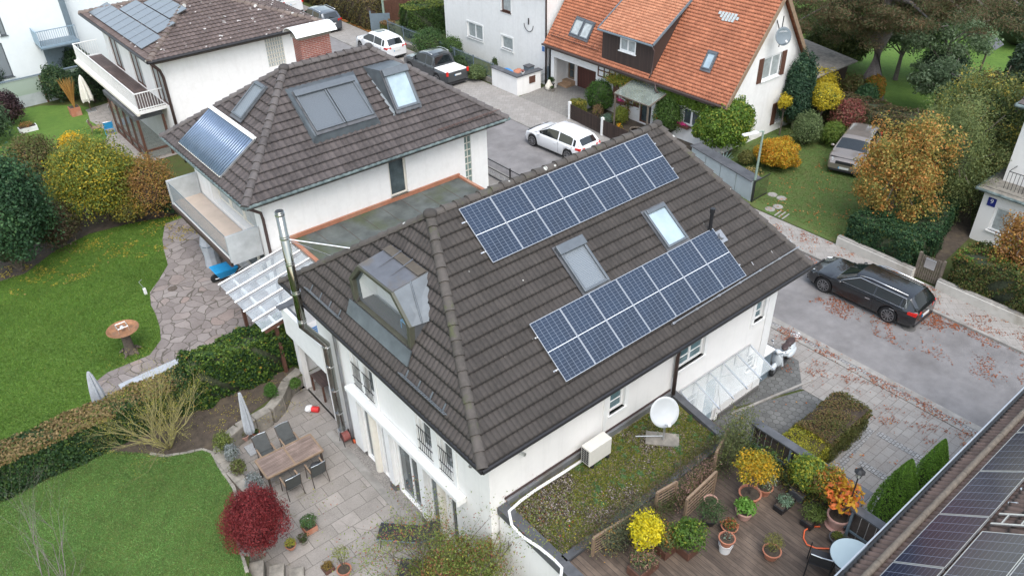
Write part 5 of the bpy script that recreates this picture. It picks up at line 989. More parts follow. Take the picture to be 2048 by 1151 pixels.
window(O, rp, 36.85, 37.5, .35, 2.2, mull=0, fr=.12, m=M['twood'], sill=False, name='entrance_door', bars=2)
p = MB(); p.box(33.9, 35.3, 37.6, 37.75, 0, 2.75); p.box(34, 35.3, 33.35, 33.45, 0, 2.75); p.box(33.9, 35.3, 33.4, 37.6, 2.65, 2.75); p.build('porch_lining', M['plasterB'], O)
st_ = mat('entrance_steps', (.40, .26, .16), .7, .15)
for i in range(2): p = MB(); p.box(34.5+i*.4, 35.3, 36.75, 37.58, .01+.17*i, .17*(i+1)); p.build('entrance_step', st_, O)
wall(O, Pl('x', 40.7, 1), 23.8, 37.75, 0, 2.75, [], M['plasterB'])
# boarded dormer
dx = 33.62; dy0, dy1 = 28.85, 32.8
dW = Pl('x', dx, -1); wd = phole(dW, (1240.8, 73), (1270.8, 110)); 
wall(O, dW, dy0, dy1, 3.15, 5.06, [wd], M['dwood'], .1, name='dormer_front'); window(O, dW, *wd, mull=1, fr=.09, gm=M['curtain'], d=-.06)
f_ = lambda x: 5.1+.64*(x-33.55)
for y in (dy0, dy1): p = MB(); p.face([(dx, y, 3.2), (dx, y, 5.1), (36.35, y, 6.85)]); p.build('dormer_cheek', M['dwood'], O)
tiles('dormer_roof', [(33.4, dy1+.12, f_(33.4)), (33.4, dy0-.12, f_(33.4)), (36.45, dy0-.12, f_(36.45)), (36.45, dy1+.12, f_(36.45))], M['tileOf'], O, style='beaver', tw=.19, rh=.19, rolls=1, step=.02)
p = MB(); p.bar((33.38, dy0-.15, f_(33.38)), (36.5, dy0-.15, f_(36.5)), .05, .14); p.bar((33.38, dy1+.15, f_(33.38)), (36.5, dy1+.15, f_(36.5)), .05, .14); p.tube([(33.33, dy0-.15, 4.94), (33.33, dy1+.15, 4.94)], .06, 8); p.build('dormer_edge', M['grey'], O)
p = MB(); p.tube([(33.4, dy0-.05, 4.9), (33.55, dy0-.1, 4.6), (33.5, dy0-.1, 3.4), (33.3, dy0-.1, 3.15)], .045, 8); p.tube([(33.3, dy0-.6, 2.95), (33.2, 28.1, 2.6), (33.6, 28.0, 2.3), (33.8, 28.0, 1.5)], .05, 8); p.build('downpipe', M['brown'], O, smooth=True)
q = [onO(1140.7, 68), onO(1175.8, 81.7), onO(1190.8, 48.4), onO(1155.8, 35)]
roof_window(O, [q[0], q[0].lerp(q[1], .48), q[3].lerp(q[2], .48), q[3]], nO, M['curtain'], M['frameg'], h=.1, fr=.07); roof_window(O, [q[0].lerp(q[1], .52), q[1], q[2], q[3].lerp(q[2], .52)], nO, M['curtain'], M['frameg'], h=.1, fr=.07)
q = [onO(1404, 137), onO(1421, 142), onO(1436, 108), onO(1419, 103)]; roof_window(O, q, nO, M['skyglass'], M['frameg'], h=.1, fr=.07)
p = MB()
for k in range(9):
    y = 33.3+k*.5; b = fO(33.8, y); p.tube([b, b+nO*.22], .018, 4); p.tube([b+nO*.2, b+nO*.05+Vector((.25, 0, .33))], .014, 4)
p.tube([fO(33.8, 33.3)+nO*.2, fO(33.8, 37.4)+nO*.2], .018, 5); p.tube([fO(33.8, 33.3)+nO*.1, fO(33.8, 37.4)+nO*.1], .014, 5); p.build('snow_guard', M['bwood'], O)
p = MB(); mg_t = mat('glass_tile', (.42, .46, .46), .3, .15)
for j in range(3):
    for k in range(6 if j < 2 else 4): q = onO(1441+k*6.3+j*3, 26+k*1.2+j*6.5); p.obox(q+nO*.045, (.075, .085, .008), (0, 1, 0), (1, 0, SO))
p.build('glass_roof_tiles', mg_t, O)
cp = thing('porch_glass_roof', 'small slanted glass roof over the door of the orange roofed house', 'canopy', (33.9, 28, 2.3)); p = MB(); p.slab([(32.2, 27.6, 2.15), (33.85, 27.6, 2.6), (33.85, 30.3, 2.6), (32.2, 30.3, 2.15)][::-1], .015); p.build('glass', glass('mossy_glass', (.30, .34, .30), .5, .1, .1), cp)
p = MB(); p.bar((32.2, 27.6, 2.12), (32.2, 30.3, 2.12), .06, .06); p.bar((32.2, 27.6, 2.12), (33.85, 27.6, 2.57), .05, .06); p.bar((32.2, 30.3, 2.12), (33.85, 30.3, 2.57), .05, .06); p.build('frame', M['gwood'], cp)
for y in (27.7, 30.2): p = MB(); p.box(32.17, 32.25, y-.04, y+.04, 0, 2.1); p.build('post', M['gwood'], cp)
dg = thing('satellite_dish', 'dark grey satellite dish with lettering on the gable of the orange roofed house', 'satellite dish', (37.2, 23.7, 5.3))
dcn = Vector((36.9, 23.05, 6.0)); dnn = Vector((-.45, -.82, .35)).normalized(); dish(dg, dcn, dnn, .47, M['dishg']); p = MB(); p.tube([dcn-dnn*.1, (37.2, 23.4, 5.9), (37.25, 23.8, 6.6)], .03, 6); p.tube([(37.2, 23.4, 5.3), (37.2, 23.4, 6.9)], .03, 6); p.build('mount', M['blk'], dg)
tx = bpy.data.curves.new('lettering', 'FONT'); tx.body = 'Televes'; tx.size = .17; tx.align_x = 'CENTER'; tx.extrude = .003; tt = bpy.data.objects.new('lettering', tx); sc.collection.objects.link(tt)
u_ = Vector((0, 0, 1)).cross(dnn).normalized(); v_ = dnn.cross(u_); cc_ = dcn+dnn*(-.03)+v_*.2
tt.matrix_world = Matrix(((u_.x, v_.x, dnn.x, cc_.x), (u_.y, v_.y, dnn.y, cc_.y), (u_.z, v_.z, dnn.z, cc_.z), (0, 0, 0, 1)))
def text_to_mesh(o, m, parent):
    bpy.context.view_layer.update(); me = bpy.data.meshes.new_from_object(o.evaluated_get(bpy.context.evaluated_depsgraph_get())); me.transform(o.matrix_world); me.transform(Matrix.Translation(-ROOT[parent.name])); n_ = o.name
    bpy.data.objects.remove(o); r = bpy.data.objects.new('lettering', me); sc.collection.objects.link(r); me.materials.clear(); me.materials.append(m); r.parent = parent; ROOT[r.name] = ROOT[parent.name]; return r
text_to_mesh(tt, M['dish'], dg)
def text_on(body, size, c, u_, v_, nn, m, parent):
    tx = bpy.data.curves.new('lettering', 'FONT'); tx.body = body; tx.size = size; tx.align_x = 'CENTER'; tx.align_y = 'CENTER'; tx.extrude = .002; o = bpy.data.objects.new('lettering', tx); sc.collection.objects.link(o)
    o.matrix_world = Matrix(((u_[0], v_[0], nn[0], c[0]), (u_[1], v_[1], nn[1], c[1]), (u_[2], v_[2], nn[2], c[2]), (0, 0, 0, 1))); return text_to_mesh(o, m, parent)

# ======================= HOUSE E (right edge) =======================
Eh = thing('corner_house', 'white house with roof terrace and blue number plate at the right edge', 'house', (35.4, 10.95, 0))
ew = Pl('x', 35.3, -1); _, ez = ew.hit(1966, 380); ez = 2.75
we = phole(ew, (1990, 417), (2060, 470)); we = (we[0], we[1], .7, 1.85)
wall(Eh, ew, 0, 10.95, 0, 2.45, [we], M['plaster']); window(Eh, ew, *we, mull=1, fr=.09, gm=M['curtain']); wall(Eh, Pl('y', 10.95, 1), 35.3, 48, 0, 2.45, [], M['plaster'])
p = MB(); p.box(35.05, 48, 0, 11.2, 2.45, 2.55); p.box(35.3, 48, 0, 10.95, 2.55, 2.6); p.build('terrace_roof', M['stone'], Eh); p = MB(); p.tube([(35.0, 0, 2.5), (35.0, 11.25, 2.5)], .07, 8); p.tube([(35.0, 11.25, 2.5), (48, 11.25, 2.5)], .07, 8); p.build('gutter', M['guttergreen'], Eh)
p = MB(); p.box(35.75, 35.83, 0, 9.6, 2.6, 3.2); p.build('terrace_screen', M['gwood'], Eh); p = MB()
for k in range(70): p.tube([(35.6, 10.4-k*.15, 2.6), (35.6, 10.4-k*.15, 3.4)], .011, 4)
p.tube([(35.6, 10.4, 3.4), (35.6, 0, 3.4)], .018, 5); p.tube([(35.6, 10.4, 3.4), (36.5, 10.4, 3.4)], .018, 5)
p.build('railing', M['blk'], Eh)
wall(Eh, Pl('x', 36.35, -1), -2, 10.75, 2.5, 6.0, [], M['plaster'], name='upper_wall'); wall(Eh, Pl('y', 10.75, 1), 36.35, 48, 2.5, 6.0, [], M['plaster'], name='upper_wall')
p = MB(); p.box(35.85, 48, -2, 11.05, 6.0, 6.1); p.build('eaves', M['grey'], Eh); tiles('roof_tiles', [(35.85, 11.05, 6.13), (35.85, -2, 6.13), (41, -2, 8.7), (41, 11.05, 8.7)], M['tileB'], Eh)
p = MB(); p.tube([(35.8, -2, 6.08), (35.8, 11.1, 6.08)], .08, 8); p.tube([(35.8, 11.1, 6.08), (48, 11.1, 6.08)], .08, 8); p.build('gutter', M['guttergreen'], Eh)
a_, z_ = ew.hit(1984, 404); p = MB(); ew.box(p, a_-.17, a_+.17, z_-.19, z_+.19, .004, .03); pl_ = p.build('number_plate', M['bluew'], Eh)
text_on('9', .3, ew.p(a_, z_+.03, .034), (0, -1, 0), (0, 0, 1), (-1, 0, 0), M['white'], Eh)

# ======================= HOUSE F (lower right roof) =======================
Fh = thing('near_house', 'brown tiled roof of the near house in the lower right corner', 'house', (10, 2.8, 0))
SF = .8; fF = lambda x, y: Vector((x, y, 5.2+SF*(3.44-y))); nF = Vector((0, SF, 1)).normalized()
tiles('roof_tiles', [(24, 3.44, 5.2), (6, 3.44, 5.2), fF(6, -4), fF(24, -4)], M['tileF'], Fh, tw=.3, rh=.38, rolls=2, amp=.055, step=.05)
p = MB(); p.slab([(24, 3.4, 5.1), (6, 3.4, 5.1), fF(6, -4)-Vector((0, 0, .1)), fF(24, -4)-Vector((0, 0, .1))], -.05); p.build('eaves', M['soffit'], Fh)
wall(Fh, Pl('y', 2.8, 1), 6.5, 23.5, 0, 5.1, [], M['plaster'])
p = MB(); p.tube([(6, 3.53, 5.16), (24, 3.53, 5.16)], .075, 8); p.build('gutter', M['gutter'], Fh); p = MB(); p.bar((6, 3.62, 5.2), (24, 3.62, 5.2), .03, .03); p.build('gutter_edge', M['alu'], Fh)
for i in range(9):
    a = fF(8.0+i*1.75, 3.06)+nF*.13; p = MB(); p.tube([a, a+Vector((1.74, 0, 0))], .068, 12); p.build('snow_guard_log', M['gwood'], Fh, smooth=False)
for k in range(7):
    x0 = 8.06+k*1.77; pv('%s dark solar panel along the eaves of the near house' % ORD[k], fF(x0+1.745, 2.85), fF(x0, 2.85), fF(x0, 2.04), fF(x0+1.745, 2.04), M['pvF'], M['alu'], 'dark solar panels on the near roof', .13, .015)
for k in range(3):
    x1 = 12.86-k*1.765; pv('%s dark solar panel from the ladder in the second row on the near roof' % ORD[k], fF(x1, 1.97), fF(x1-1.745, 1.97), fF(x1-1.745, 1.17), fF(x1, 1.17), M['pvF'], M['alu'], 'second row of dark solar panels on the near roof', .13, .018)
    pv('%s dark solar panel from the right in the third row on the near roof' % ORD[k], fF(x1, 1.15), fF(x1-1.745, 1.15), fF(x1-1.745, .35), fF(x1, .35), M['pvF'], M['alu'], 'third row of dark solar panels on the near roof', .13, .018)
ld = thing('roof_ladder', 'aluminium ladder lying on the brown tiles beside the dark solar panels', 'ladder', fF(13.2, 1.9)); 
for x in (13.15, 13.5): p = MB(); p.bar(fF(x, 1.95)+nF*.12, fF(x, -1.0)+nF*.12, .05, .03, nF); p.build('rail', M['alu'], ld)
for k in range(9): p = MB(); p.bar(fF(13.15, 1.8-k*.28)+nF*.12, fF(13.5, 1.8-k*.28)+nF*.12, .03, .025, nF); p.build('rung', M['alu'], ld)
for i, (x, y) in enumerate(((14.55, 2.0), (14.0, 2.0))): p = MB(); a = fF(x, y)+nF*.06; p.tube([a, a-Vector((0, .14, -.11))], .035, 8); p.build('roof_hook', M['alu'], Fh)
# ======================= VEHICLES =======================
def smoothstep(t): t = min(1, max(0, t)); return t*t*(3-2*t)
def interp(T, x):
    for i in range(len(T)-1):
        if x <= T[i+1][0]: t = (x-T[i][0])/(T[i+1][0]-T[i][0]); return T[i][1]+(T[i+1][1]-T[i][1])*max(0, t)
    return T[-1][1]
def car(name, label, loc, rz, pm, L=4.6, W=1.85, H=1.45, kind='wagon', group=None, wheel_r=.34, wb=None, roofm=None, railm=None, chrome=False, cat='car', glassroof=False, sill=.22):
    """local frame: +x is the front, origin on the ground at the middle"""
    t = thing(name, label, cat, loc, rz, group); h = L/2; wb = wb or L*.6; wf, wr = wb/2+.08, -wb/2+.08; hw = W/2
    if kind == 'wagon': top = [(-h, .62*H), (-h+.06, .70*H), (-h+.42, .965*H), (-h+1.0, .99*H), (-.3, H), (.35, .975*H), (h-1.95, .93*H), (h-1.25, .655*H), (h-.5, .60*H), (h-.12, .52*H), (h, .40*H)]
    elif kind == 'suv': top = [(-h, .58*H), (-h+.05, .66*H), (-h+.42, .95*H), (-h+.9, .98*H), (-.2, H), (.35, .975*H), (h-1.85, .93*H), (h-1.12, .66*H), (h-.45, .61*H), (h-.1, .52*H), (h, .42*H)]
    elif kind == 'hatch': top = [(-h, .60*H), (-h+.06, .67*H), (-h+.40, .90*H), (-h+.8, .97*H), (-.3, H), (.3, .97*H), (h-1.75, .92*H), (h-1.0, .66*H), (h-.45, .60*H), (h-.1, .50*H), (h, .40*H)]
    elif kind == 'van': top = [(-h, .62*H), (-h+.04, .68*H), (-h+.16, .95*H), (-h+.5, .99*H), (0, H), (h-1.8, .98*H), (h-1.4, .93*H), (h-.7, .60*H), (h-.3, .53*H), (h-.05, .44*H), (h, .35*H)]
    else: top = [(-h, .555*H), (-h+.03, .56*H), (-h+1.5, .56*H), (-h+1.52, .6*H), (-h+1.72, .95*H), (-h+2.0, .99*H), (-.1, H), (.3, .97*H), (h-1.95, .93*H), (h-1.3, .66*H), (h-.5, .61*H), (h-.1, .52*H), (h, .42*H)]
    belt = lambda x: H*(.615 if kind not in ('pickup',) else .60)+.03*(h-x)/L*H if x < h-1.1 else H*.60
    xs = sorted(set([round(-h+L*i/110, 4) for i in range(111)]+[round(v, 4) for v, _ in top]))
    rear_of_cab = {'pickup': -h+1.52}.get(kind, -h+.05); ws0, ws1 = top[-5][0], top[-4][0]
    if kind == 'van': ws0, ws1 = top[6][0], top[7][0]
    rw0, rw1 = (top[1][0], top[2][0]) if kind != 'pickup' else (top[3][0], top[4][0])
    side0 = rw0+.34 if kind != 'pickup' else rw0+.2; pill = [(.62, .68), (.02, .10)]
    V = []; mats = []
    def sec(x):
        e = abs(x)/h; wx = hw*(1-.10*smoothstep((e-.72)/.28)-.06*smoothstep((e-.93)/.07)); zt = interp(top, x); b = min(belt(x), zt-.02)
        zb = sill+.10*smoothstep((e-.9)/.1)
        for wc in (wf, wr):
            d = abs(x-wc); R_ = wheel_r+.055
            if d < R_: zb = max(zb, wheel_r+math.sqrt(R_*R_-d*d)-.02)
        cab = zt > b+.06; k = min(1, max(0, (zt-b)/(H-b))) ; wt = wx-.07-(.20 if kind != 'van' else .12)*k*(1 if cab else .0)
        if not cab: wt = wx-.12
        pts = [(wx-.05, zb-.0), (wx-.005, zb+.07), (wx, zb+(b-zb)*.55), (wx-.012, b-.10), (wx-.05, b-.015), (wx-.075, b+.005)]
        if cab: pts += [(wt+.035, zt-.075*k-.01), (wt-.03, zt-.03), (wt-.14, zt-.004), (wt*.5, zt+.012), (0, zt+.02)]
        else: pts += [(wx-.10, b+.01), (wx-.16, (b+zt)/2+.005), (wx-.26, zt-.004), (wx*.5, zt+.012), (0, zt+.02)]
        return pts
    S = [sec(x) for x in xs]; K = len(S[0]); parts = {'body': MB(), 'side_window': MB(), 'side_window.': MB(), 'windscreen': MB(), 'sunroof': MB(), 'rear_window': MB()}
    full = [[(x, y, z) for y, z in s]+[(x, -y, z) for y, z in s[-2::-1]] for x, s in zip(xs, S)]; N2 = len(full[0])
    base = {k: {} for k in parts}
    def addf(key, ids):
        mb = parts[key]; idx = []
        for (i, j) in ids:
            if (i, j) not in base[key]: base[key][(i, j)] = len(mb.v); mb.v.append(full[i][j])
            idx.append(base[key][(i, j)])
        mb.f.append(tuple(idx)); mb.mi.append(0); mb.uv.append([(0, 0)]*len(idx))
    for i in range(len(xs)-1):
        xm = (xs[i]+xs[i+1])/2; zt = interp(top, xm); cab = zt > belt(xm)+.12
        for j in range(N2-1):
            jj = j if j < K-1 else N2-2-j; key = 'body'
            if cab and jj == 5 and side0 < xm < ws1-.22 and not any(a < xm < a+.075 for a in ((ws0-.95), ws0-2.0) if a > side0) and not (kind == 'van' and xm < ws0-1.4 and False): key = 'side_window' if j < K-1 else 'side_window.'
            if ws0+.06 < xm < ws1-.05 and jj >= 8: key = 'windscreen'
            if ws0+.06 < xm < ws1-.05 and jj == 7: key = 'windscreen'
            if rw0+.03 < xm < rw1-.05 and jj >= 8: key = 'rear_window'
            if glassroof and -.35 < xm < .42 and jj >= 9: key = 'sunroof'
            addf(key, [(i, j), (i+1, j), (i+1, j+1), (i, j+1)])
    for e in (0, len(xs)-1):
        mb = parts['body']; b_ = len(mb.v); mb.v += full[e]; mb.f.append(tuple(range(b_, b_+N2))); mb.mi.append(0); mb.uv.append([(0, 0)]*N2)
    for k, mb in parts.items():
        if mb.f: o = mb.build(k.strip('.'), pm if k == 'body' else M['cwin'], t, smooth=True, local=True); m_ = o.modifiers.new('e', 'EDGE_SPLIT'); m_.split_angle = rad(38)
    if kind == 'pickup':
        p = MB(); p.box(-h+.08, -h+1.5, -hw+.12, hw-.12, .56*H, .59*H); p.build('load_cover', M['white'], t, local=True, bevel=.02)
    u = MB(); u.box(-h+.25, h-.25, -hw+.12, hw-.12, .16, belt(0)-.1); u.build('underbody', M['plastic'], t, local=True)
    for wx_ in (wf, wr):
        for s in (1, -1):
            m = MB(); y0, y1 = s*(hw-.02), s*(hw-.24); m.tube([(wx_, y1, wheel_r), (wx_, y1*.5+y0*.5, wheel_r), (wx_, y0, wheel_r)], [wheel_r*.97, wheel_r, wheel_r*.96], 28); wh = m.build('wheel', M['tyre'], t, local=True, bevel=.02)
            m = MB(); m.tube([(wx_, y0-s*.01, wheel_r), (wx_, y0+s*.004, wheel_r)], wheel_r*.70, 24)
            r = m.build('rim_back', M['plastic'], wh, local=True); m = MB()
            for k in range(10): a = 2*math.pi*k/10; m.bar((wx_, y0+s*.012, wheel_r), (wx_+math.cos(a)*wheel_r*.69, y0+s*.008, wheel_r+math.sin(a)*wheel_r*.69), .03, .016, (0, 1, 0))
            m.tube([(wx_, y0, wheel_r), (wx_, y0+s*.025, wheel_r)], wheel_r*.18, 12)
            for k in range(24): a, b = 2*math.pi*k/24, 2*math.pi*(k+1)/24; m.bar((wx_+math.cos(a)*wheel_r*.70, y0+s*.01, wheel_r+math.sin(a)*wheel_r*.70), (wx_+math.cos(b)*wheel_r*.70, y0+s*.01, wheel_r+math.sin(b)*wheel_r*.70), .022, .03, (0, 1, 0))
            m.build('rim', M['rim'], wh, local=True)
    zf = .50*H; zr = belt(-h)-.06
    for s in (1, -1):
        m = MB(); m.hexa([(h-.30, s*(hw*.86), zf-.02), (h-.04, s*(hw*.62), zf-.06), (h-.10, s*(hw*.60), zf+.05), (h-.42, s*(hw*.84), zf+.07), (h-.27, s*(hw*.92), zf-.02), (h-.02, s*(hw*.64), zf-.06), (h-.09, s*(hw*.62), zf+.065), (h-.40, s*(hw*.905), zf+.075)]); m.build('headlight', M['head'], t, local=True)
        m = MB()
        if kind in ('pickup', 'van'): m.box(-h-.012, -h+.05, s*(hw*.78), s*(hw*.95), zr-.24, zr+.04)
        else: m.hexa([(-h-.012, s*hw*.50, zr-.10), (-h+.03, s*hw*.90, zr-.10), (-h+.03, s*hw*.90, zr+.03), (-h-.012, s*hw*.50, zr+.03), (-h+.06, s*hw*.50, zr-.10), (-h+.34, s*(hw*.965), zr-.08), (-h+.34, s*(hw*.955), zr+.02), (-h+.06, s*hw*.50, zr+.03)])
        m.build('tail_light', M['tail'], t, local=True)
        m = MB(); m.ell((ws1-.28, s*(hw+.07), belt(0)+.05), (.07, .11, .07), 10, 6); m.build('wing_mirror', pm, t, local=True, smooth=True)
        if railm:
            m = MB(); m.tube([(ws0-.15, s*(hw-.30), .955*H), (ws0-.45, s*(hw-.285), H+.005), (-.3, s*(hw-.275), H+.035), (rw1+.15, s*(hw-.29), H*.985+.02)], .02, 6); m.build('roof_rail', railm, t, local=True, smooth=True)
        if chrome:
            m = MB(); yb = hw-.06; m.tube([(ws1-.25, s*yb, belt(0)+.01), (side0+.1, s*(yb-.005), belt(side0)+.02), (side0+.05, s*(yb-.02), belt(side0)+.06), (rw1+.15, s*(hw-.22), .91*H), (ws0-.2, s*(hw-.215), .935*H), (ws1-.25, s*(yb-.01), belt(0)+.05)], .013, 5); m.build('window_trim', M['chrome'], t, local=True)
        for dx_ in (ws0-.75, ws0-1.75):
            m = MB(); m.box(dx_-.1, dx_+.1, s*(hw-.005), s*(hw+.02), belt(0)-.19, belt(0)-.165); m.build('door_handle', M['chrome'] if chrome else pm, t, local=True)
            m = MB(); m.box(dx_-.22, dx_-.213, s*(hw-.03), s*(hw+.003), sill+.12, belt(0)-.03); m.build('door_gap', M['plastic'], t, local=True)
    m = MB(); m.box(-h-.02, -h+.01, -.26, .26, zr-.32, zr-.21); pl = m.build('number_plate', M['plate'], t, local=True); m = MB(); m.box(h-.04, h+.01, -.26, .26, .36, .47); m.build('number_plate', M['plate'], t, local=True)
    m = MB(); m.box(-h-.022, -h, .22, .26, zr-.32, zr-.21); m.box(h, h+.012, -.26, -.22, .36, .47); m.build('plate_band', M['blue'], pl, local=True)
    m = MB(); m.box(h-.05, h+.004, -.45, .45, zf-.16, zf-.01); m.build('grille', M['plastic'], t, local=True)
    m = MB(); m.box(-h-.01, -h+.06, -hw*.8, hw*.8, .24, .34); m.box(h-.08, h+.002, -hw*.75, hw*.75, .22, .33); m.build('bumper_insert', M['plastic'], t, local=True)
    return t
car('parked_estate_car', 'black estate car with chrome window trim parked by the low white wall', (27.5, 11.4, 0), rad(91), M['pblack'], 4.6, 1.78, 1.36, 'wagon', chrome=True, railm=M['chrome'], wb=2.76, group='cars parked along the street')
car('parked_car', 'white compact car parked beside the brown picket fence', (28.0, 30.1, 0), rad(93), M['pwhite'], 4.3, 1.8, 1.5, 'hatch', railm=None, wb=2.75, group='cars parked along the street', wheel_r=.35)
car('pickup_truck', 'grey pickup truck with a white load cover by the blue railing', (29.6, 44.6, 0), rad(90), M['pdark'], 5.3, 1.9, 1.8, 'pickup', railm=M['alu'], wb=3.2, group='cars parked along the street', cat='pickup', wheel_r=.38, sill=.3)
car('parked_car', 'white car with a dark sunroof parked in front of the grey pickup', (29.5, 51.4, 0), rad(90), M['pwhite'], 4.5, 1.85, 1.6, 'suv', wb=2.75, glassroof=True, group='cars parked along the street', wheel_r=.35)
car('parked_car', 'dark grey car with silver roof rails parked beside the long brown hedge', (29.25, 60.2, 0), rad(90), M['pgrey'], 4.45, 1.85, 1.66, 'suv', railm=M['chrome'], wb=2.65, group='cars parked along the street', wheel_r=.35)
car('parked_van', 'white van parked furthest up the street at the top edge', (29.3, 67.2, 0), rad(90), M['pwhite'], 4.9, 1.95, 1.95, 'van', wb=3.0, cat='van', group='cars parked along the street', wheel_r=.36)
car('parked_car', 'beige car parked on the grass behind the orange leaved tree', (38.6, 18.7, .03), rad(197), M['pbeige'], 4.4, 1.83, 1.53, 'hatch', wb=2.65, group='cars parked along the street' if False else None)
# ---- scooter
S = thing('motor_scooter', 'silver motor scooter with dark brown seat parked beside the entrance', 'scooter', (21.35, 11.15, .04), rad(10)); 
def sp(name, mb, m, sm=True, bv=0): return mb.build(name, m, S, smooth=sm, local=True, bevel=bv)
# local: +x rear, -x front
for x in (-.66, .58): p = MB(); p.tube([(x, -.05, .24), (x, 0, .24), (x, .05, .24)], [.22, .24, .22], 20); w_ = sp('wheel', p, M['tyre']); p = MB(); p.tube([(x, -.055, .24), (x, .055, .24)], .12, 14); p.build('rim', M['rim'], w_, local=True)
p = MB(); p.ell((.42, 0, .55), (.48, .21, .24)); p.ell((.45, -.14, .45), (.36, .12, .17)); p.ell((.45, .14, .45), (.36, .12, .17)); sp('body', p, M['psilver'])
p = MB(); p.ell((.18, 0, .80), (.27, .15, .08)); p.ell((.52, 0, .83), (.27, .15, .08)); sp('seat', p, M['seatb'])
p = MB(); p.hexa([(-.42, -.2, .32), (-.30, -.22, .32), (-.30, .22, .32), (-.42, .2, .32), (-.56, -.17, .92), (-.50, -.18, .92), (-.50, .18, .92), (-.56, .17, .92)]); sp('leg_shield', p, M['psilver'], False, .04)
p = MB(); p.ell((-.52, 0, .62), (.10, .19, .32)); sp('shield_panel', p, M['psilver'])
p = MB(); p.box(-.34, .12, -.17, .17, .26, .31); sp('floorboard', p, M['plastic'], False, .02)
p = MB(); p.ell((-.68, 0, .42), (.22, .09, .13)); sp('front_mudguard', p, M['psilver'])
p = MB(); p.tube([(-.66, 0, .3), (-.5, 0, 1.0)], .03, 8); p.tube([(-.5, -.30, 1.04), (-.52, 0, 1.02), (-.5, .30, 1.04)], .02, 8); p.tube([(-.48, -.33, 1.04), (-.47, -.2, 1.04)], .028, 8); sp('handlebar', p, M['chrome'])
p = MB(); p.ell((-.56, 0, 1.02), (.10, .13, .08)); sp('headset', p, M['psilver']); p = MB(); p.tube([(-.64, 0, 1.01), (-.67, 0, 1.01)], .07, 12); sp('headlight', p, M['head'])
for s in (-1, 1): p = MB(); p.tube([(-.48, s*.2, 1.05), (-.44, s*.30, 1.25)], .008, 5); p.ell((-.43, s*.32, 1.27), (.015, .06, .045), 8, 5); sp('mirror', p, M['chrome'])
p = MB()
for k in range(6): p.tube([(.84, -.15+.06*k, .86), (1.02, -.15+.06*k, .92)], .008, 5)
for x in (.84, .93, 1.02): p.tube([(x, -.16, .86+(x-.84)*.33), (x, .16, .86+(x-.84)*.33)], .01, 5)
sp('luggage_rack', p, M['chrome'])
# ======================= SMALL THINGS =======================
def project(p):
    v = Vector(p)-CAM; return 1024+F_PX*v.dot(_R)/v.dot(_F), 575.5+F_PX*v.dot(_D)/v.dot(_F)
def hgt(base, topy):
    lo, hi = 0., 25.
    for _ in range(30):
        m = (lo+hi)/2
        if project(Vector(base)+Vector((0, 0, m)))[1] > topy: lo = m
        else: hi = m
    return lo
def pxm(p): return F_PX/((Vector(p)-CAM).dot(_F))
# retaining wall of the terrace
def blocks(name, label, path, z0, z1, w=.32, bl=.62, m=None, cap=None):
    t = thing(name, label, 'garden wall', (*path[0][:2], z0)); P = [Vector((p[0], p[1], 0)) for p in path]; mb = MB()
    for a, b in zip(P[:-1], P[1:]):
        L = (b-a).length; n = max(1, round(L/bl)); d = (b-a)/n
        for i in range(n):
            jz = random.uniform(-.01, .01); mb.bar(a+d*(i+.01)+Vector((0, 0, (z0+z1)/2+jz)), a+d*(i+.985)+Vector((0, 0, (z0+z1)/2+jz)), w+random.uniform(-.015, .015), z1-z0)
    o = mb.build('blocks', m or M['stone'], t, bevel=.02); return t
tp = smooth_poly(terr, 1)
blocks('garden_wall', 'curved stone block retaining wall round the sunken terrace', [(8.0, 22.45), (7.3, 22.15), (6.7, 21.55), (6.2, 21.25), (5.0, 21.12), (4.4, 20.9), (4.02, 20.4), (4.05, 19.4), (4.15, 18.2), (4.15, 17.2)], -.6, .06, .36, .55)
blocks('garden_wall', 'dark stone wall below the red maple beside the steps', [(4.15, 17.1), (3.7, 16.7), (3.0, 16.1)], -.6, .08, .3)
for i in range(4):
    a = at(520+i*27, 1118+i*14, -.6+.14*(3-i)); p = MB(); p.bar(Vector((3.0+.42*i, 15.9-.35*i, -.6+.075*(4-i)))+Vector((-.2, .3, 0)), Vector((3.0+.42*i, 15.9-.35*i, -.6+.075*(4-i)))+Vector((-1.2, -1.7, 0)), .42, .15*(4-i)); tag(p.build('garden_step', M['stone'], bevel=.02), '%s stone step counted down from the lawn towards the terrace' % ORD[i], 'step', 'stone steps below the maple')
eg = blocks('lawn_edging', 'low brick edging between the near lawn and the flower bed', [(q[0], q[1]) for q in nearl[:-1]], -.05, .05, .1, .22)
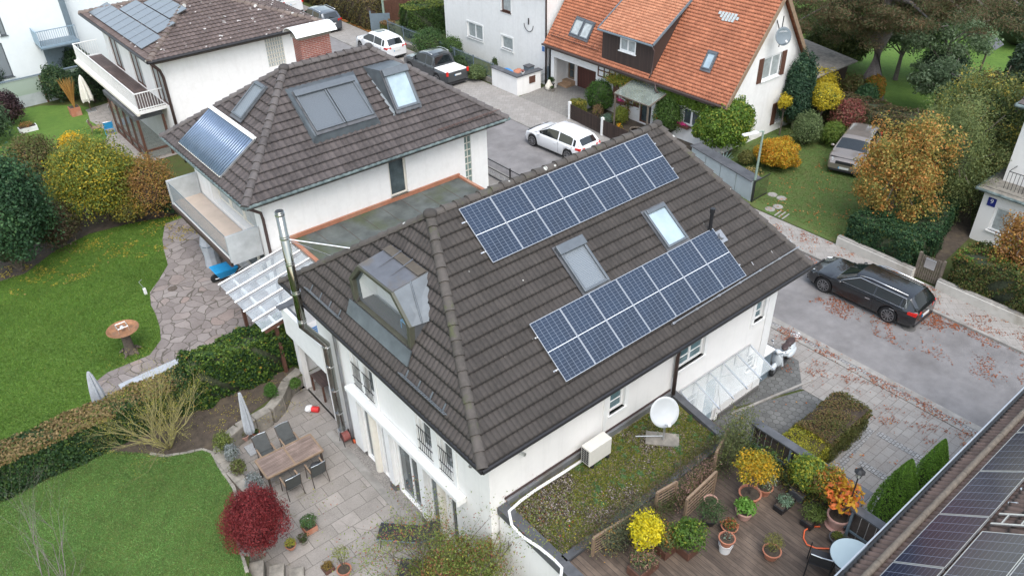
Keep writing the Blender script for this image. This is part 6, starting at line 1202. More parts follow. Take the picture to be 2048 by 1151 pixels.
# pots
def pot(name, label, p, r, h, m, plant=None, pal=None, n=500, size=.065, group='potted plants on the timber deck', cat='potted plant', ph=.4, pr=None, sq=False, saucer=False, stem=0, seed=None, low=-.3):
    t = thing(name, label, cat, p, 0, group); mb = MB(); p = Vector(p)
    if sq: mb.box(p.x-r, p.x+r, p.y-r*sq, p.y+r*sq, p.z, p.z+h); mb.build('planter', m, t, bevel=.01); s = MB(); s.box(p.x-r*.9, p.x+r*.9, p.y-r*sq*.85, p.y+r*sq*.85, p.z+h, p.z+h+.012); s.build('soil', M['soil'], t)
    else: mb.lathe([(r*.68, 0), (r*.95, h*.86), (r*1.06, h*.86), (r*1.08, h), (r*.92, h), (r*.88, h*.85)], p, 22); mb.build('pot', m, t, smooth=False); s = MB(); s.lathe([(r*.9, h*.82), (r*.9, h*.86)], p, 16); s.build('soil', M['soil'], t)
    if saucer: s = MB(); s.lathe([(r*.9, 0), (r*1.05, .04)], p, 18); s.build('saucer', m, t)
    if pal:
        pr = pr or r*1.5; c = (p.x, p.y, p.z+h+stem+ph*.5); P, N = crownpts(c, (pr, pr, ph*.6), n, 12, .42, low=low); k = P[:, 2] > p.z+h*.8; leafmesh('foliage', P[k], N[k], size, pal, t, .45, .8, up=.3)
        s = MB()
        for i in range(7): a = random.uniform(0, 6.28); s.tube([(p.x, p.y, p.z+h*.8), (p.x+math.cos(a)*pr*.4, p.y+math.sin(a)*pr*.4, p.z+h+stem+ph*.5)], [.012, .006], 4)
        s.build('stems', M['bark'], t)
    return t
GR = [(G1, 3), (G2, 3), ((.10, .18, .04), 1)]; YL = [((.62, .52, .02), 5), ((.50, .45, .03), 3), ((.30, .33, .03), 1)]; YO = [((.50, .30, .02), 4), ((.35, .28, .03), 2), (YG, 2), (OR, .5)]
DK = 2.665; dk = lambda x, y: at(x, y, DK)
sheet('timber_deck', [(8.4, 3.8), (12.45, 3.8), (14.9, 4.6) if False else (13.9, 5.05), (14.75, 5.1), (14.75, 8.6), (8.45, 8.58)], DK, M['deck'])
sheet('deck_gravel', [(12.3, 3.8), (15.0, 3.8), (15.0, 5.0), (13.95, 5.0)], DK+.004, M['pebble'])
pot('potted_shrub', 'bright yellow leaved shrub in a pink pot beside the trellis', dk(1288, 1110), .2, .3, M['pinkpot'], 1, YL, 2200, .085, ph=1.05, pr=.47)
pot('potted_shrub', 'green pointed leaf shrub in a square wooden box between yellow shrub and conifer', dk(1373, 1103), .2, .26, M['bwood'], 1, [((.12, .20, .03), 3), ((.07, .13, .025), 3), ((.28, .32, .05), 1)], 1700, .08, ph=.75, pr=.5, sq=1.)
pot('potted_plant', 'small grey succulent in a terracotta pot standing on a white bucket', dk(1449, 1100)+Vector((0, 0, .26)), .19, .22, M['terra'], 1, [((.20, .26, .20), 3), ((.12, .07, .05), 2)], 160, .05, ph=.12, pr=.14)
bk = thing('bucket', 'white bucket under the terracotta succulent pot', 'bucket', dk(1449, 1100)); p = MB(); p.lathe([(.13, 0), (.165, .25), (.15, .25), (.12, .02)], dk(1449, 1100), 20); p.build('body', M['bucket'], bk); p = MB(); q = dk(1449, 1100); p.lathe([(.168, .235), (.175, .25)], q, 20); p.build('rim', M['bucket'], bk)
pot('potted_herb', 'wispy olive green herb in a terracotta pot alone on the deck', dk(1541, 1112), .21, .24, M['terra'], 1, [((.14, .15, .03), 3), ((.20, .19, .05), 2)], 900, .035, ph=.5, pr=.27)
pot('potted_plant', 'bright green leafy plant hanging over a pink pot near the trellis', dk(1487, 1032), .22, .26, M['pinkpot'], 1, [((.09, .20, .03), 3), ((.14, .27, .05), 2)], 420, .10, ph=.25, pr=.32)
pot('potted_plant', 'low reddish plant in a brown pot between conifer and white bucket', dk(1457, 1062), .2, .22, M['terra'], 1, [((.09, .14, .04), 3), ((.30, .10, .04), 2)], 350, .06, ph=.15, pr=.22)
pot('potted_conifer', 'feathery dark green conifer against the middle trellis', dk(1418, 1045), .18, .2, M['blk'], 1, [((.05, .09, .03), 3), ((.07, .12, .045), 2)], 1500, .045, ph=.55, pr=.42)
pot('potted_shrub', 'yellow ochre leaved azalea in a terracotta pot at the far end of the deck', dk(1497, 1000), .27, .3, M['terra'], 1, YO, 3000, .07, ph=.85, pr=.6, stem=.45)
pot('potted_plant', 'white edged bushy plant in a terracotta pot behind the azalea', dk(1527, 985), .2, .25, M['terra'], 1, [(G2, 3), ((.35, .38, .3), 1), ((.22, .14, .06), 1)], 700, .045, ph=.4, pr=.34)
pot('planter_box', 'long dark planter with tall green and yellow bamboo like plants along the fence', dk(1604, 985), .34, .24, M['dgrey'], 1, [((.14, .22, .04), 4), ((.32, .32, .04), 2), (G2, 2)], 4200, .08, ph=1.0, pr=.52, sq=.6)
pot('planter_box', 'dark planter with orange and yellow autumn stems along the fence', dk(1646, 1012), .34, .24, M['dgrey'], 1, [((.45, .27, .03), 3), ((.40, .16, .04), 1.2), ((.17, .20, .04), 3), ((.14, .09, .05), 2)], 3600, .08, ph=1.05, pr=.5, sq=.6)
pot('planter_box', 'low black trough with grey green succulents at the deck edge', dk(1568, 1012), .30, .17, M['blk'], 1, [((.16, .24, .16), 3), (G2, 1)], 420, .055, ph=.14, pr=.26, sq=.45)
pot('planter_box', 'low black trough with green fern fronds at the deck edge', dk(1625, 1040), .34, .17, M['blk'], 1, [((.14, .19, .05), 3), ((.09, .13, .03), 3)], 1100, .05, ph=.22, pr=.38, sq=.45)
pot('potted_shrub', 'orange leaved rhododendron in a large pink pot at the fence corner', dk(1672, 1050), .27, .40, M['pinkpot'], 1, [((.52, .30, .03), 3), ((.55, .15, .04), 3), ((.32, .33, .05), 1)], 420, .15, ph=.95, pr=.5, stem=.12, saucer=True)
pot('potted_plant', 'small feathery grass in a dark pot behind the round table', dk(1672, 1082), .18, .16, M['dgrey'], 1, [((.16, .19, .04), 3)], 500, .04, ph=.12, pr=.17)
pot('planter_box', 'reddish wooden planter with trailing green plants in front of the left trellis', dk(1335, 1098), .30, .26, M['bwood'], 1, [((.10, .13, .04), 3), ((.32, .16, .05), 1)], 1300, .065, ph=.45, pr=.42, sq=.6)
pot('planter_box', 'wooden planter with faded flowers at the bottom edge of the deck', dk(1285, 1140), .34, .26, M['bwood'], 1, [((.10, .13, .05), 3), ((.28, .16, .12), 2), ((.40, .30, .05), 1)], 900, .06, ph=.4, pr=.4, sq=.6)
pot('flower_pot', 'empty pink pot behind the bright green potted plant', dk(1420, 1010), .17, .22, M['pinkpot'])
# climbing plants over the trellises
def tangle(name, label, pa, pb, h, w, n, pal, size=.06, cat='climbing plant', z=DK, group=None):
    a, b = Vector((*pa[:2], 0)), Vector((*pb[:2], 0)); t = thing(name, label, cat, (a.x, a.y, z), 0, group); P = []
    q = rng.uniform(0, 1, n); c = np.array(a)[None]+(np.array(b)-np.array(a))[None]*q[:, None]; c += rng.normal(0, w*.38, (n, 3)); c[:, 2] = z+h*rng.uniform(0, 1, n)**.8*(1+.3*np.sin(q*17)+rng.normal(0, .12, n)); leafmesh('foliage', c, None, size, pal, t, .4, 1.)
    s = MB()
    for i in range(int((b-a).length*14)):
        f_ = random.random(); p0 = a.lerp(b, f_); p1 = p0+Vector((random.gauss(0, w*.5), random.gauss(0, w*.5), 0)); p2 = p1+Vector((random.gauss(0, w*.5), random.gauss(0, w*.5), 0)); s.tube([(p0.x, p0.y, z), (p1.x, p1.y, z+h*.5), (p2.x, p2.y, z+h*random.uniform(.7, 1.1))], [.01, .007, .003], 4)
    s.build('stems', M['barkp'] if 'dry' in label else M['bark'], t); return t
tangle('climbing_plant', 'dry pinkish climbing plant between the two middle trellises', (11.6, 7.9), (13.1, 8.1), .75, .35, 1500, [((.30, .18, .15), 4), ((.20, .12, .08), 2), (G1, 1)], .05)
tangle('climbing_plant', 'dark green shrubby climber behind the yellow azalea', (13.4, 8.0), (14.7, 8.3), 1.35, .5, 5200, [((.10, .12, .05), 4), ((.14, .16, .05), 2), ((.38, .22, .04), .5)], .06)
tangle('climbing_plant', 'grey green climber with orange tips on the left trellis', (9.3, 8.1), (10.6, 8.2), .85, .4, 3600, [((.08, .10, .06), 4), ((.16, .16, .08), 2), ((.45, .24, .05), 1)], .055)
tangle('climbing_plant', 'olive undergrowth along the foot of the trellises', (10.6, 8.1), (13.4, 8.2), .4, .4, 5000, [((.09, .11, .04), 4), ((.16, .10, .07), 2)], .05)
tangle('low_plants', 'mossy low plants growing over the slate edge of the flat roof', (8.9, 8.72), (14.3, 8.72), .22, .3, 5200, [((.10, .12, .03), 4), ((.20, .14, .09), 3), ((.07, .10, .03), 2)], .045, cat='plants', z=DK+.04)
tangle('low_plants', 'wild green and ochre plants filling the foot of the timber fence', (14.45, 7.4), (14.4, 5.3), .55, .35, 2600, [((.12, .17, .045), 4), ((.32, .24, .05), 2), ((.07, .12, .035), 3)], .07, cat='plants')
tangle('climbing_plant', 'low green plants along the fence foot beside the azalea', (14.45, 8.3), (14.5, 7.0), .65, .3, 1300, [((.07, .13, .04), 4), ((.12, .16, .04), 2)], .07)
def trellis(label, px0, px1, h, zb=DK):
    a, b = at(*px0, zb+.0), at(*px1, zb+.0); t = thing('trellis', label, 'trellis', a, 0, 'wooden trellises on the roof divider'); 
    for q in (a, b): p = MB(); p.box(q.x-.03, q.x+.03, q.y-.03, q.y+.03, zb, zb+h+.05); p.build('post', M['twood'], t)
    p = MB()
    for k in range(6): z = zb+.08+(h-.12)*k/5; p.bar((a.x, a.y, z), (b.x, b.y, z), .015, .022)
    n_ = max(3, int((b-a).length/.2))
    for k in range(n_+1): q = a.lerp(b, k/n_); p.tube([(q.x, q.y+.015, zb+.05), (q.x, q.y+.015, zb+h)], .009, 4)
    p.build('lattice', M['twood'], t); p = MB(); p.bar((a.x, a.y, zb+h+.05), (b.x, b.y, zb+h+.05), .06, .05); p.build('top_rail', M['twood'], t)
trellis('leftmost tan wooden trellis above the climber with orange tips', (1185, 1110), (1262, 1062), .6)
trellis('second tan wooden trellis from the left beside the bright yellow shrub', (1310, 1022), (1348, 1000), .65)
trellis('third tan wooden trellis from the left behind the dry pinkish climber', (1368, 1040), (1425, 985), .75)
trellis('rightmost tan wooden trellis by the slate edge of the flat roof', (1425, 950), (1448, 905), .85)
# timber fence with slate capping
tf = thing('timber_fence', 'dark boarded timber fence with slate capping round the roof deck', 'fence', (14.85, 4.9, 2.6))
def tfence(a, b, z0, z1):
    a, b = Vector((*a, 0)), Vector((*b, 0)); L = (b-a).length; d = (b-a)/L; n = int(L/.19)
    for i in range(n):
        q0, q1 = a+d*(L*i/n+.012), a+d*(L*(i+1)/n-.012); p = MB(); z = Vector((0, 0, (z0+z1)/2)); p.bar(q0+z, q1+z, .025, z1-z0); p.build('board', M['fencew'], tf)
    for k in range(int(L/1.2)+1): q = a+d*min(L, k*1.2); p = MB(); p.box(q.x-.12, q.x-.06, q.y-.03, q.y+.03, z0, z1); p.build('post', M['grey'], tf)
    p = MB(); p.bar(a-d*.1+Vector((0, 0, z1+.03)), b+d*.1+Vector((0, 0, z1+.03)), .26, .045); p.build('capping', M['dgrey'], tf)
    p = MB(); p.bar(a+Vector((-.05, 0, z0+.3)), b+Vector((-.05, 0, z0+.3)), .03, .06); p.build('rail', M['grey'], tf)
tfence((14.85, 8.1), (14.85, 4.85), 2.6, 3.55); tfence((14.7, 4.86), (14.2, 4.86), 2.6, 3.575); tfence((14.2, 4.75), (14.2, 3.4), 2.6, 3.6)
# lantern post
lp = thing('garden_lantern', 'black lantern on a slender post at the corner of the timber fence', 'lantern', (14.6, 4.86, 3.58)); b_ = Vector(at(1698, 1010, 3.6)); hh = hgt(b_, 940)
p = MB(); p.tube([b_, b_+Vector((0, 0, hh-.22))], .018, 8); p.lathe([(.06, 0), (.05, .06), (.02, .1)], b_, 12); p.build('post', M['blk'], lp); c = b_+Vector((0, 0, hh-.22))
p = MB(); p.lathe([(.05, 0), (.085, .17)], c, 6); p.build('lamp_glass', M['lampglass'], lp); p = MB(); p.lathe([(.13, .17), (.10, .21), (.05, .26), (.015, .32)], c, 8); p.lathe([(.03, -.03), (.06, 0)], c, 8)
for k in range(6): a = k*math.pi/3; p.tube([c+Vector((.052*math.cos(a), .052*math.sin(a), 0)), c+Vector((.09*math.cos(a), .09*math.sin(a), .17))], .006, 4)
p.build('lamp_cap', M['blk'], lp)
# round table, chair, hose
tt_ = Vector((13.15, 4.12, DK)); t = thing('round_table', 'round frosted glass garden table beside the near roof', 'table', tt_); p = MB(); p.lathe([(.50, .70), (.51, .715), (.50, .725)], tt_, 40); p.build('tabletop', M['tableg'], t, smooth=False)
p = MB(); p.lathe([(.515, .69), (.53, .70), (.53, .72), (.515, .73)], tt_, 40, False); p.build('rim', M['blk'], t)
for k in range(4): a = k*math.pi/2+.6; p = MB(); p.tube([tt_+Vector((.35*math.cos(a), .35*math.sin(a), 0)), tt_+Vector((.3*math.cos(a), .3*math.sin(a), .69))], .014, 6); p.build('leg', M['blk'], t)
def gchair(name, label, loc, rz, sm, fm, group, arm=True, h=.88, tilt=.12):
    t = thing(name, label, 'chair', loc, rz, group); B_ = lambda n, mb, m, **k: mb.build(n, m, t, local=True, **k)
    p = MB(); p.box(-.23, .23, -.24, .22, .42, .44); B_('seat', p, sm); p = MB(); p.hexa([(-.23, .20, .46), (.23, .20, .46), (.23, .22, .46), (-.23, .22, .46), (-.23, .20+tilt, h), (.23, .20+tilt, h), (.23, .22+tilt, h), (-.23, .22+tilt, h)]); B_('backrest', p, sm)
    p = MB(); p.tube([(-.24, .21+tilt, h), (0, .235+tilt, h+.01), (.24, .21+tilt, h)], .014, 6); B_('top_rail', p, M['chrome'])
    for s in (-1, 1):
        for (y0, y1, z) in ((-.26, -.24, .62), (.30, .2, .46)): p = MB(); p.tube([(s*.26, y0, 0), (s*.25, y1, z)], .014, 6); B_('leg', p, fm)
        p = MB(); p.tube([(s*.25, .2, .44), (s*.245, .2+tilt, h)], .013, 6); B_('back_post', p, fm)
        if arm: p = MB(); p.box(s*.25-.025, s*.25+.025, -.24, .24, .62, .645); B_('armrest', p, M['twood'])
    return t
gchair('garden_chair', 'black mesh chair beside the round glass table', (12.75, 4.65, DK), rad(115), M['sling'], M['blk'], None, arm=False)
h_ = MB(); h_.tube([at(x, y, DK+.03) for x, y in ((1640, 1052), (1622, 1052), (1609, 1060), (1607, 1075), (1614, 1088), (1632, 1095), (1660, 1096), (1690, 1098))], .018, 8); tag(h_.build('garden_hose', M['orange'], smooth=True), 'orange garden hose curled on the deck beside the chair', 'hose')
# terrace furniture
T0 = Vector((0, 0, -.6)); tl = lambda x, y, z=-.6: at(x, y, z)
c4 = [at(517, 918, .14), at(610, 862, .14) if False else at(610, 871, .14), at(637, 907, .14), at(548, 950, .14)]
ct = (c4[0]+c4[1]+c4[2]+c4[3])/4; 
t = thing('garden_table', 'long weathered teak table on the slab terrace', 'table', (ct.x, ct.y, -.6)); 
ex = ((c4[1]-c4[0])+(c4[2]-c4[3])).normalized(); ey = Vector((-ex.y, ex.x, 0)); Lx, Ly = .95, .47
for s in (-1, 1): p = MB(); p.obox(ct+ex*s*Lx*.5, (Lx*.49, Ly, .018), ex, ey); p.build('tabletop', M['teak'], t, bevel=.005)
p = MB()
for s in (-1, 1): p.obox(ct+ey*s*Ly-Vector((0, 0, .0)), (Lx, .03, .024), ex, ey); p.obox(ct+ex*s*Lx, (.03, Ly, .023), ex, ey)
p.obox(ct, (.03, Ly, .023), ex, ey); p.build('edge_frame', M['twood'], t)
for sx in (-1, 1):
    for sy in (-1, 1): q = ct+ex*sx*(Lx-.06)+ey*sy*(Ly-.06); p = MB(); p.box(q.x-.03, q.x+.03, q.y-.03, q.y+.03, -.6, .12); p.build('leg', M['fencew'], t)
ang = math.atan2(ex.y, ex.x)
for i, (fx_, side, lb) in enumerate(((-.45, 1, 'left grey chair on the hedge side of the teak table'), (.35, 1, 'right grey chair on the hedge side of the teak table'), (-.35, -1, 'empty silver rimmed chair on the house side of the teak table'), (.5, -1, 'silver rimmed chair with a dark bag on the house side of the table'))):
    q = ct+ex*fx_+ey*side*(Ly+.32); gchair('garden_chair', lb, (q.x, q.y, -.6), ang+(0 if side > 0 else math.pi), M['graysl'], M['fencew'], 'chairs round the teak table', h=.95 if side < 0 else .9, tilt=.1 if side < 0 else .35)
q = ct+ex*.55-ey*(Ly+.2); p = MB(); p.ell((q.x, q.y, -.08), (.17, .12, .09), 12, 8, .15); bg_ = p.build('bag', M['sling'], smooth=True); tag(bg_, 'dark crumpled bag on the silver rimmed chair', 'bag')
def parasol(name, label, base, h, m, r=.13, basem=None, topw=.04, slab=True, ln=.0, droop=False):
    t = thing(name, label, 'parasol', base); b = Vector(base); p = MB(); p.tube([b, b+Vector((0, 0, h-.05))], .02, 8); p.build('pole', M['bwood'], t)
    p = MB(); K = 16; z0 = h*.30; prof = [(z0, r*.75), (z0+.15, r), (z0+(h-z0)*.45, r*.8), (z0+(h-z0)*.85, r*.42), (h-.04, topw), (h, .01)]; vs = []; fs = []
    for z, rr in prof:
        for k in range(K): a = 2*math.pi*k/K; q = rr*(1+.22*math.cos(a*8/2*2)) * (1.15 if droop and z < z0+.1 and k % 4 == 0 else 1); vs.append((b.x+q*math.cos(a), b.y+q*math.sin(a), b.z+z-(.12 if droop and z == z0 and k % 4 == 0 else 0)))
    for j in range(len(prof)-1):
        for k in range(K): fs.append((j*K+k, j*K+(k+1) % K, (j+1)*K+(k+1) % K, (j+1)*K+k))
    p.mesh(vs, fs); p.build('canopy', m, t)
    if slab: p = MB(); p.box(b.x-.27, b.x+.27, b.y-.27, b.y+.27, b.z, b.z+.07); p.build('base_slab', basem or M['alu'], t, bevel=.01)
    return t
b_ = at(510, 897, -.6); parasol('closed_parasol', 'closed grey covered parasol on a granite slab beside the teak table', b_, hgt(b_, 784), M['cloth'], .15, mat('granite', (.35, .36, .37), .7, .4, 40))
b_ = at(213, 832, 0); parasol('closed_parasol', 'closed grey covered parasol behind the long clipped hedge', b_, hgt(b_, 742), M['cloth'], .2, slab=False)
b_ = at(183, 222, 0); parasol('closed_parasol', 'cream closed parasol on the small far lawn', b_, hgt(b_, 150), M['clothw'], .30, slab=True, droop=True)
tgr = 'pots on the slab terrace'
pot('potted_plant', 'yellowish herb in a pink pot at the foot of the closed parasol', tl(490, 878), .17, .22, M['pinkpot'], 1, [((.18, .20, .04), 3)], 400, .045, tgr, ph=.25, pr=.2)
pot('potted_plant', 'small plant in a terracotta pot behind the grey chairs', tl(514, 872), .12, .2, M['terra'], 1, GR, 120, .06, tgr, ph=.1, pr=.12)
pot('planter_box', 'square terracotta planter with green and silver leaves beside the red maple', tl(620, 1058), .19, .2, M['terra'], 1, [(G2, 3), ((.07, .14, .05), 3), ((.5, .52, .52), .6)], 700, .06, tgr, ph=.35, pr=.3, sq=1.)
pot('potted_tree', 'small olive tree in a terracotta pot at the bottom of the terrace', tl(690, 1146), .2, .22, M['terra'], 1, [((.18, .20, .05), 3), ((.24, .25, .10), 2)], 420, .05, tgr, ph=.5, pr=.3, stem=.4)
pot('planter_box', 'dark wooden box with dry plants near the steps', tl(657, 1138), .15, .14, M['bwood'], 1, [((.22, .15, .04), 3)], 250, .05, tgr, ph=.1, pr=.2, sq=1.)
pot('potted_plant', 'yellow green shrub in a pot on top of the stone steps', at(583, 1095, -.45), .15, .15, M['terra'], 1, [((.26, .26, .04), 3)], 350, .05, tgr, ph=.2, pr=.2)
pot('potted_plant', 'dark small plant in a grey pot below the red maple', tl(608, 1085), .13, .15, M['stone'], 1, [(G1, 3), ((.12, .06, .05), 2)], 250, .05, tgr, ph=.2, pr=.2)
def lounger(label, a, b, w=.62):
    a, b = Vector((a.x, a.y, -.6)), Vector((b.x, b.y, -.6)); L = (b-a).length; t = thing('sun_lounger', label, 'sun lounger', a, math.atan2(b.y-a.y, b.x-a.x), 'black loungers on the terrace'); B_ = lambda n, mb, m, **k: mb.build(n, m, t, local=True, **k)
    p = MB(); p.box(0, 1.25, -w/2, w/2, .34, .355); B_('seat', p, M['sling']); p = MB(); p.slab([(1.25, -w/2, .35), (1.85, -w/2, .7), (1.85, w/2, .7), (1.25, w/2, .35)], .012); B_('backrest', p, M['sling'])
    for s in (-1, 1):
        p = MB(); p.tube([(0, s*w/2, .34), (1.25, s*w/2, .34), (1.85, s*w/2, .7)], .018, 6); B_('side_rail', p, M['grey'])
        for x in (.15, 1.5): p = MB(); p.tube([(x, s*w/2, .34), (x+(.12 if x > 1 else -.05), s*(w/2+.02), 0)], .018, 6); B_('leg', p, M['blk'])
    for x in (.35, .7): p = MB(); p.box(x, x+.03, -w/2, w/2, .356, .36); B_('cross_seam', p, M['blk'])
lounger('black mesh lounger on the terrace in front of the white columns', tl(760, 1076), tl(880, 1085)); lounger('second black lounger half hidden by the autumn shrub', tl(800, 1148), tl(900, 1160))
# watering can/bag, hose reel, gas bottles, work table under the loggia
q = tl(632, 822); t = thing('garden_sprayer', 'red and white plastic can lying on the terrace by the wall', 'can', q); p = MB(); p.tube([q+Vector((.08, -.1, .11)), q+Vector((-.1, .1, .11))], .11, 14); p.build('can', M['red'], t, bevel=.02); p = MB(); p.ell(q+Vector((-.16, .16, .13)), (.17, .14, .13), 12, 8, .1); p.build('white_bag', M['bucket'], t)
q = tl(693, 884); t = thing('hose_reel', 'red hose reel with orange wheel beside the white pilaster', 'hose reel', q); p = MB(); p.tube([q+Vector((-.12, 0, .3)), q+Vector((.12, 0, .3))], .17, 16); p.build('hose_coil', mat('red_hose', (.22, .07, .06), .6, .2), t)
for s in (-1, 1): p = MB(); p.tube([q+Vector((s*.15, -.2, 0)), q+Vector((s*.15, 0, .55)), q+Vector((s*.15, .2, .0))], .013, 6); p.build('side_frame', M['blk'], t)
p = MB(); p.tube([q+Vector((.18, -.2, .08)), q+Vector((.22, -.2, .08))], .08, 12); p.build('wheel', M['orange'], t)
q = tl(622, 775); t = thing('work_table', 'brown slatted table under the white balcony', 'table', (8.6, 21.3, -.6)); 
p = MB(); p.box(8.1, 9.6, 20.9, 21.8, .12, .15); p.build('tabletop', M['balk'], t)
for (x, y) in ((8.13, 20.93), (8.13, 21.77), (9.57, 20.93), (9.57, 21.77)): p = MB(); p.box(x-.03, x+.03, y-.03, y+.03, -.6, .12); p.build('leg', M['bwood'], t)
for i, (x, y) in enumerate(((8.55, 21.1), (8.95, 20.85))): t = thing('gas_bottle', '%s grey gas bottle under the brown table' % ('left', 'right')[i], 'gas bottle', (x, y, -.6), 0, 'gas bottles under the table'); p = MB(); p.lathe([(.14, 0), (.15, .05), (.15, .38), (.10, .47), (.04, .5)], (x, y, -.6), 18); p.build('cylinder', M['cloth'], t, smooth=False); p = MB(); p.tube([(x, y, -.1), (x, y, -.05)], .09, 12); p.build('collar', M['grey'], t)
p = MB(); p.ell((9.2, 21.2, .35), (.25, .2, .28), 12, 8, .12); tag(p.build('covered_grill', M['cloth'], smooth=True), 'grey cloth cover standing on the brown table under the balcony', 'cover')
sp_ = mat('blue_white_stripes', (.1, .3, .6), .7, .1); p = MB()
for k in range(9): p.box(7.95, 8.45, 19.75+k*.11, 19.80+k*.11, 2.9, 2.93)
tag(p.build('striped_cushion', sp_), 'blue and white striped slats behind the white balcony parapet', 'cushion')
# garden of house B
q = at(262, 703); t = thing('fire_bowl', 'rusty round steel fire bowl standing on a tree stump on the lawn', 'fire bowl', q); p = MB(); p.lathe([(.28, 0), (.2, .12), (.17, .35), (.16, .7), (.21, .97)], q, 14); 
for k in range(5): a = k*1.3; p.tube([q+Vector((math.cos(a)*.2, math.sin(a)*.2, .15)), q+Vector((math.cos(a)*.42, math.sin(a)*.42, 0))], [.08, .03], 6)
p.build('stump', M['bark'], t); p = MB(); p.lathe([(.05, .96), (.42, 1.0), (.58, 1.10), (.565, 1.115), (.42, 1.03), (.05, .99)], q, 32); p.build('bowl', M['rust'], t, smooth=False)
p = MB()
for (a, b) in (((-.18, -.18), (.18, -.18)), ((.18, -.18), (.18, .18)), ((.18, .18), (-.18, .18)), ((-.18, .18), (-.18, -.18))): p.tube([q+Vector((*a, 1.25)), q+Vector((*b, 1.25))], .012, 4); p.tube([q+Vector((*a, 1.05)), q+Vector((*a, 1.25))], .012, 4)
p.ell(q+Vector((0, 0, 1.16)), (.09, .09, .09), 10, 6); p.build('grate', M['alu'], t)
cv = [at(240, 775, .35), at(305, 815, .35), at(375, 738, .35), at(322, 715, .35)]; cv = [at(236, 768, .35), at(256, 800, .35), at(386, 742, .35), at(362, 712, .35)]
t = thing('covered_bench', 'long low garden table under a grey cover behind the clipped hedge', 'table', at(300, 790)); p = MB(); p.prism([(c.x, c.y) for c in cv][::-1], .28, .36); p.build('cover', M['cloth'], t, bevel=.03); p = MB(); c_ = sum(cv, Vector())/4; p.prism([(c_.x+(c.x-c_.x)*.9, c_.y+(c.y-c_.y)*.9) for c in cv][::-1], .02, .28); p.build('frame', M['twood'], t)
q = at(292, 588); t = thing('garden_tap', 'small white garden tap post on the lawn edge', 'tap', q); p = MB(); p.box(q.x-.06, q.x+.06, q.y-.06, q.y+.06, 0, .3); p.build('post', M['bucket'], t, bevel=.02); p = MB(); p.tube([q+Vector((0, 0, .3)), q+Vector((-.1, .1, .6)), q+Vector((.05, .2, .62))], .015, 5); p.build('spout', M['alu'], t)
q = at(345, 577, .021); p = MB(); p.lathe([(.2, 0), (.2, .012)], q, 20); tag(p.build('manhole_cover', M['bark']), 'small round manhole cover in the flagstone terrace', 'manhole cover')
q = at(157, 438); t = thing('garden_gate_panel', 'green panel leaning in the shrubs beyond the lawn', 'panel', q); p = MB(); p.obox(q+Vector((0, 0, .55)), (.42, .03, .55), (1, -.5, 0), (0, 0, 1)); p.obox(q+Vector((0, 0, .55)), (.36, .045, .48), (1, -.5, 0), (0, 0, 1)); p.build('sheet', M['greenp'], t, bevel=.01)
q = at(241, 440); p = MB(); p.lathe([(.15, 0), (.18, .3), (.16, .3), (.13, .02)], q, 16); tag(p.build('plant_tub', M['blk']), 'small black tub at the foot of the yellow shrub', 'tub')
q = at(428, 530); t = thing('covered_parasol', 'tall grey plastic wrapped bundle under the corner balcony', 'cover', q); p = MB(); p.lathe([(.34, 0), (.3, .5), (.36, 1.1), (.24, 1.6), (.05, 1.75)], q, 9); p.build('wrap', M['cloth'], t); p = MB(); p.tube([q+Vector((0, 0, 1.1)), q+Vector((0, 0, 1.13))], .37, 9); p.build('cord', M['grey'], t)
q = at(452, 556); t = thing('wheelbarrow', 'bright blue wheelbarrow tub beside the grey bundle', 'wheelbarrow', q); p = MB(); p.hexa([q+Vector(v) for v in ((-.3, -.25, .2), (.35, -.25, .2), (.35, .25, .2), (-.3, .25, .2), (-.5, -.38, .62), (.55, -.38, .55), (.55, .38, .55), (-.5, .38, .62))]); p.build('tub', M['blue'], t, bevel=.04)
p = MB(); p.tube([q+Vector((-.45, -.05, .18)), q+Vector((-.45, .05, .18))], .18, 14); p.build('wheel', M['tyre'], t)
for s in (-1, 1): p = MB(); p.tube([q+Vector((-.45, s*.06, .18)), q+Vector((.2, s*.25, .2)), q+Vector((.95, s*.3, .5))], .018, 6); p.build('handle', M['alu'], t); p = MB(); p.tube([q+Vector((.3, s*.25, .2)), q+Vector((.35, s*.27, 0))], .015, 5); p.build('leg', M['alu'], t)
q = at(468, 548); p = MB(); p.lathe([(.15, 0), (.2, .35), (.18, .35), (.14, .02)], q+Vector((0, 0, .0)), 16); tag(p.build('lime_tub', M['lime']), 'lime green plastic tub behind the blue wheelbarrow', 'tub')
q = at(484, 560); p = MB(); p.lathe([(.16, 0), (.2, .4), (.18, .4), (.14, .02)], q, 16); tag(p.build('brown_tub', M['bwood']), 'brown round tub right of the lime green tub', 'tub')
q = at(155, 232); t = pot('potted_grass', 'tall orange ornamental grass in a square terracotta pot on the far lawn', at(153, 230), .3, .55, M['terra'], group=None, cat='potted plant', sq=1.)
s = MB()
for i in range(90): a = random.uniform(0, 6.28); r_ = random.uniform(.1, .5); s.tube([q+Vector((0, 0, .5)), q+Vector((math.cos(a)*r_*.4, math.sin(a)*r_*.4, 1.3)), q+Vector((math.cos(a)*r_, math.sin(a)*r_, random.uniform(1.9, 2.5)))], [.02, .012, .005], 3, False)
s.build('blades', mat('orange_grass', (.38, .20, .05), .8, .3, 20), t)
for (lab, x, y, m_) in (('blue plastic folding chair on the far patio', 222, 268, M['blue']), ('brown patio chair near the conservatory', 196, 268, M['twood']), ('light garden chair by the far patio table', 236, 236, M['alu'])): gchair('patio_chair', lab, at(x, y), random.uniform(0, 3), m_, m_, None, arm=False)
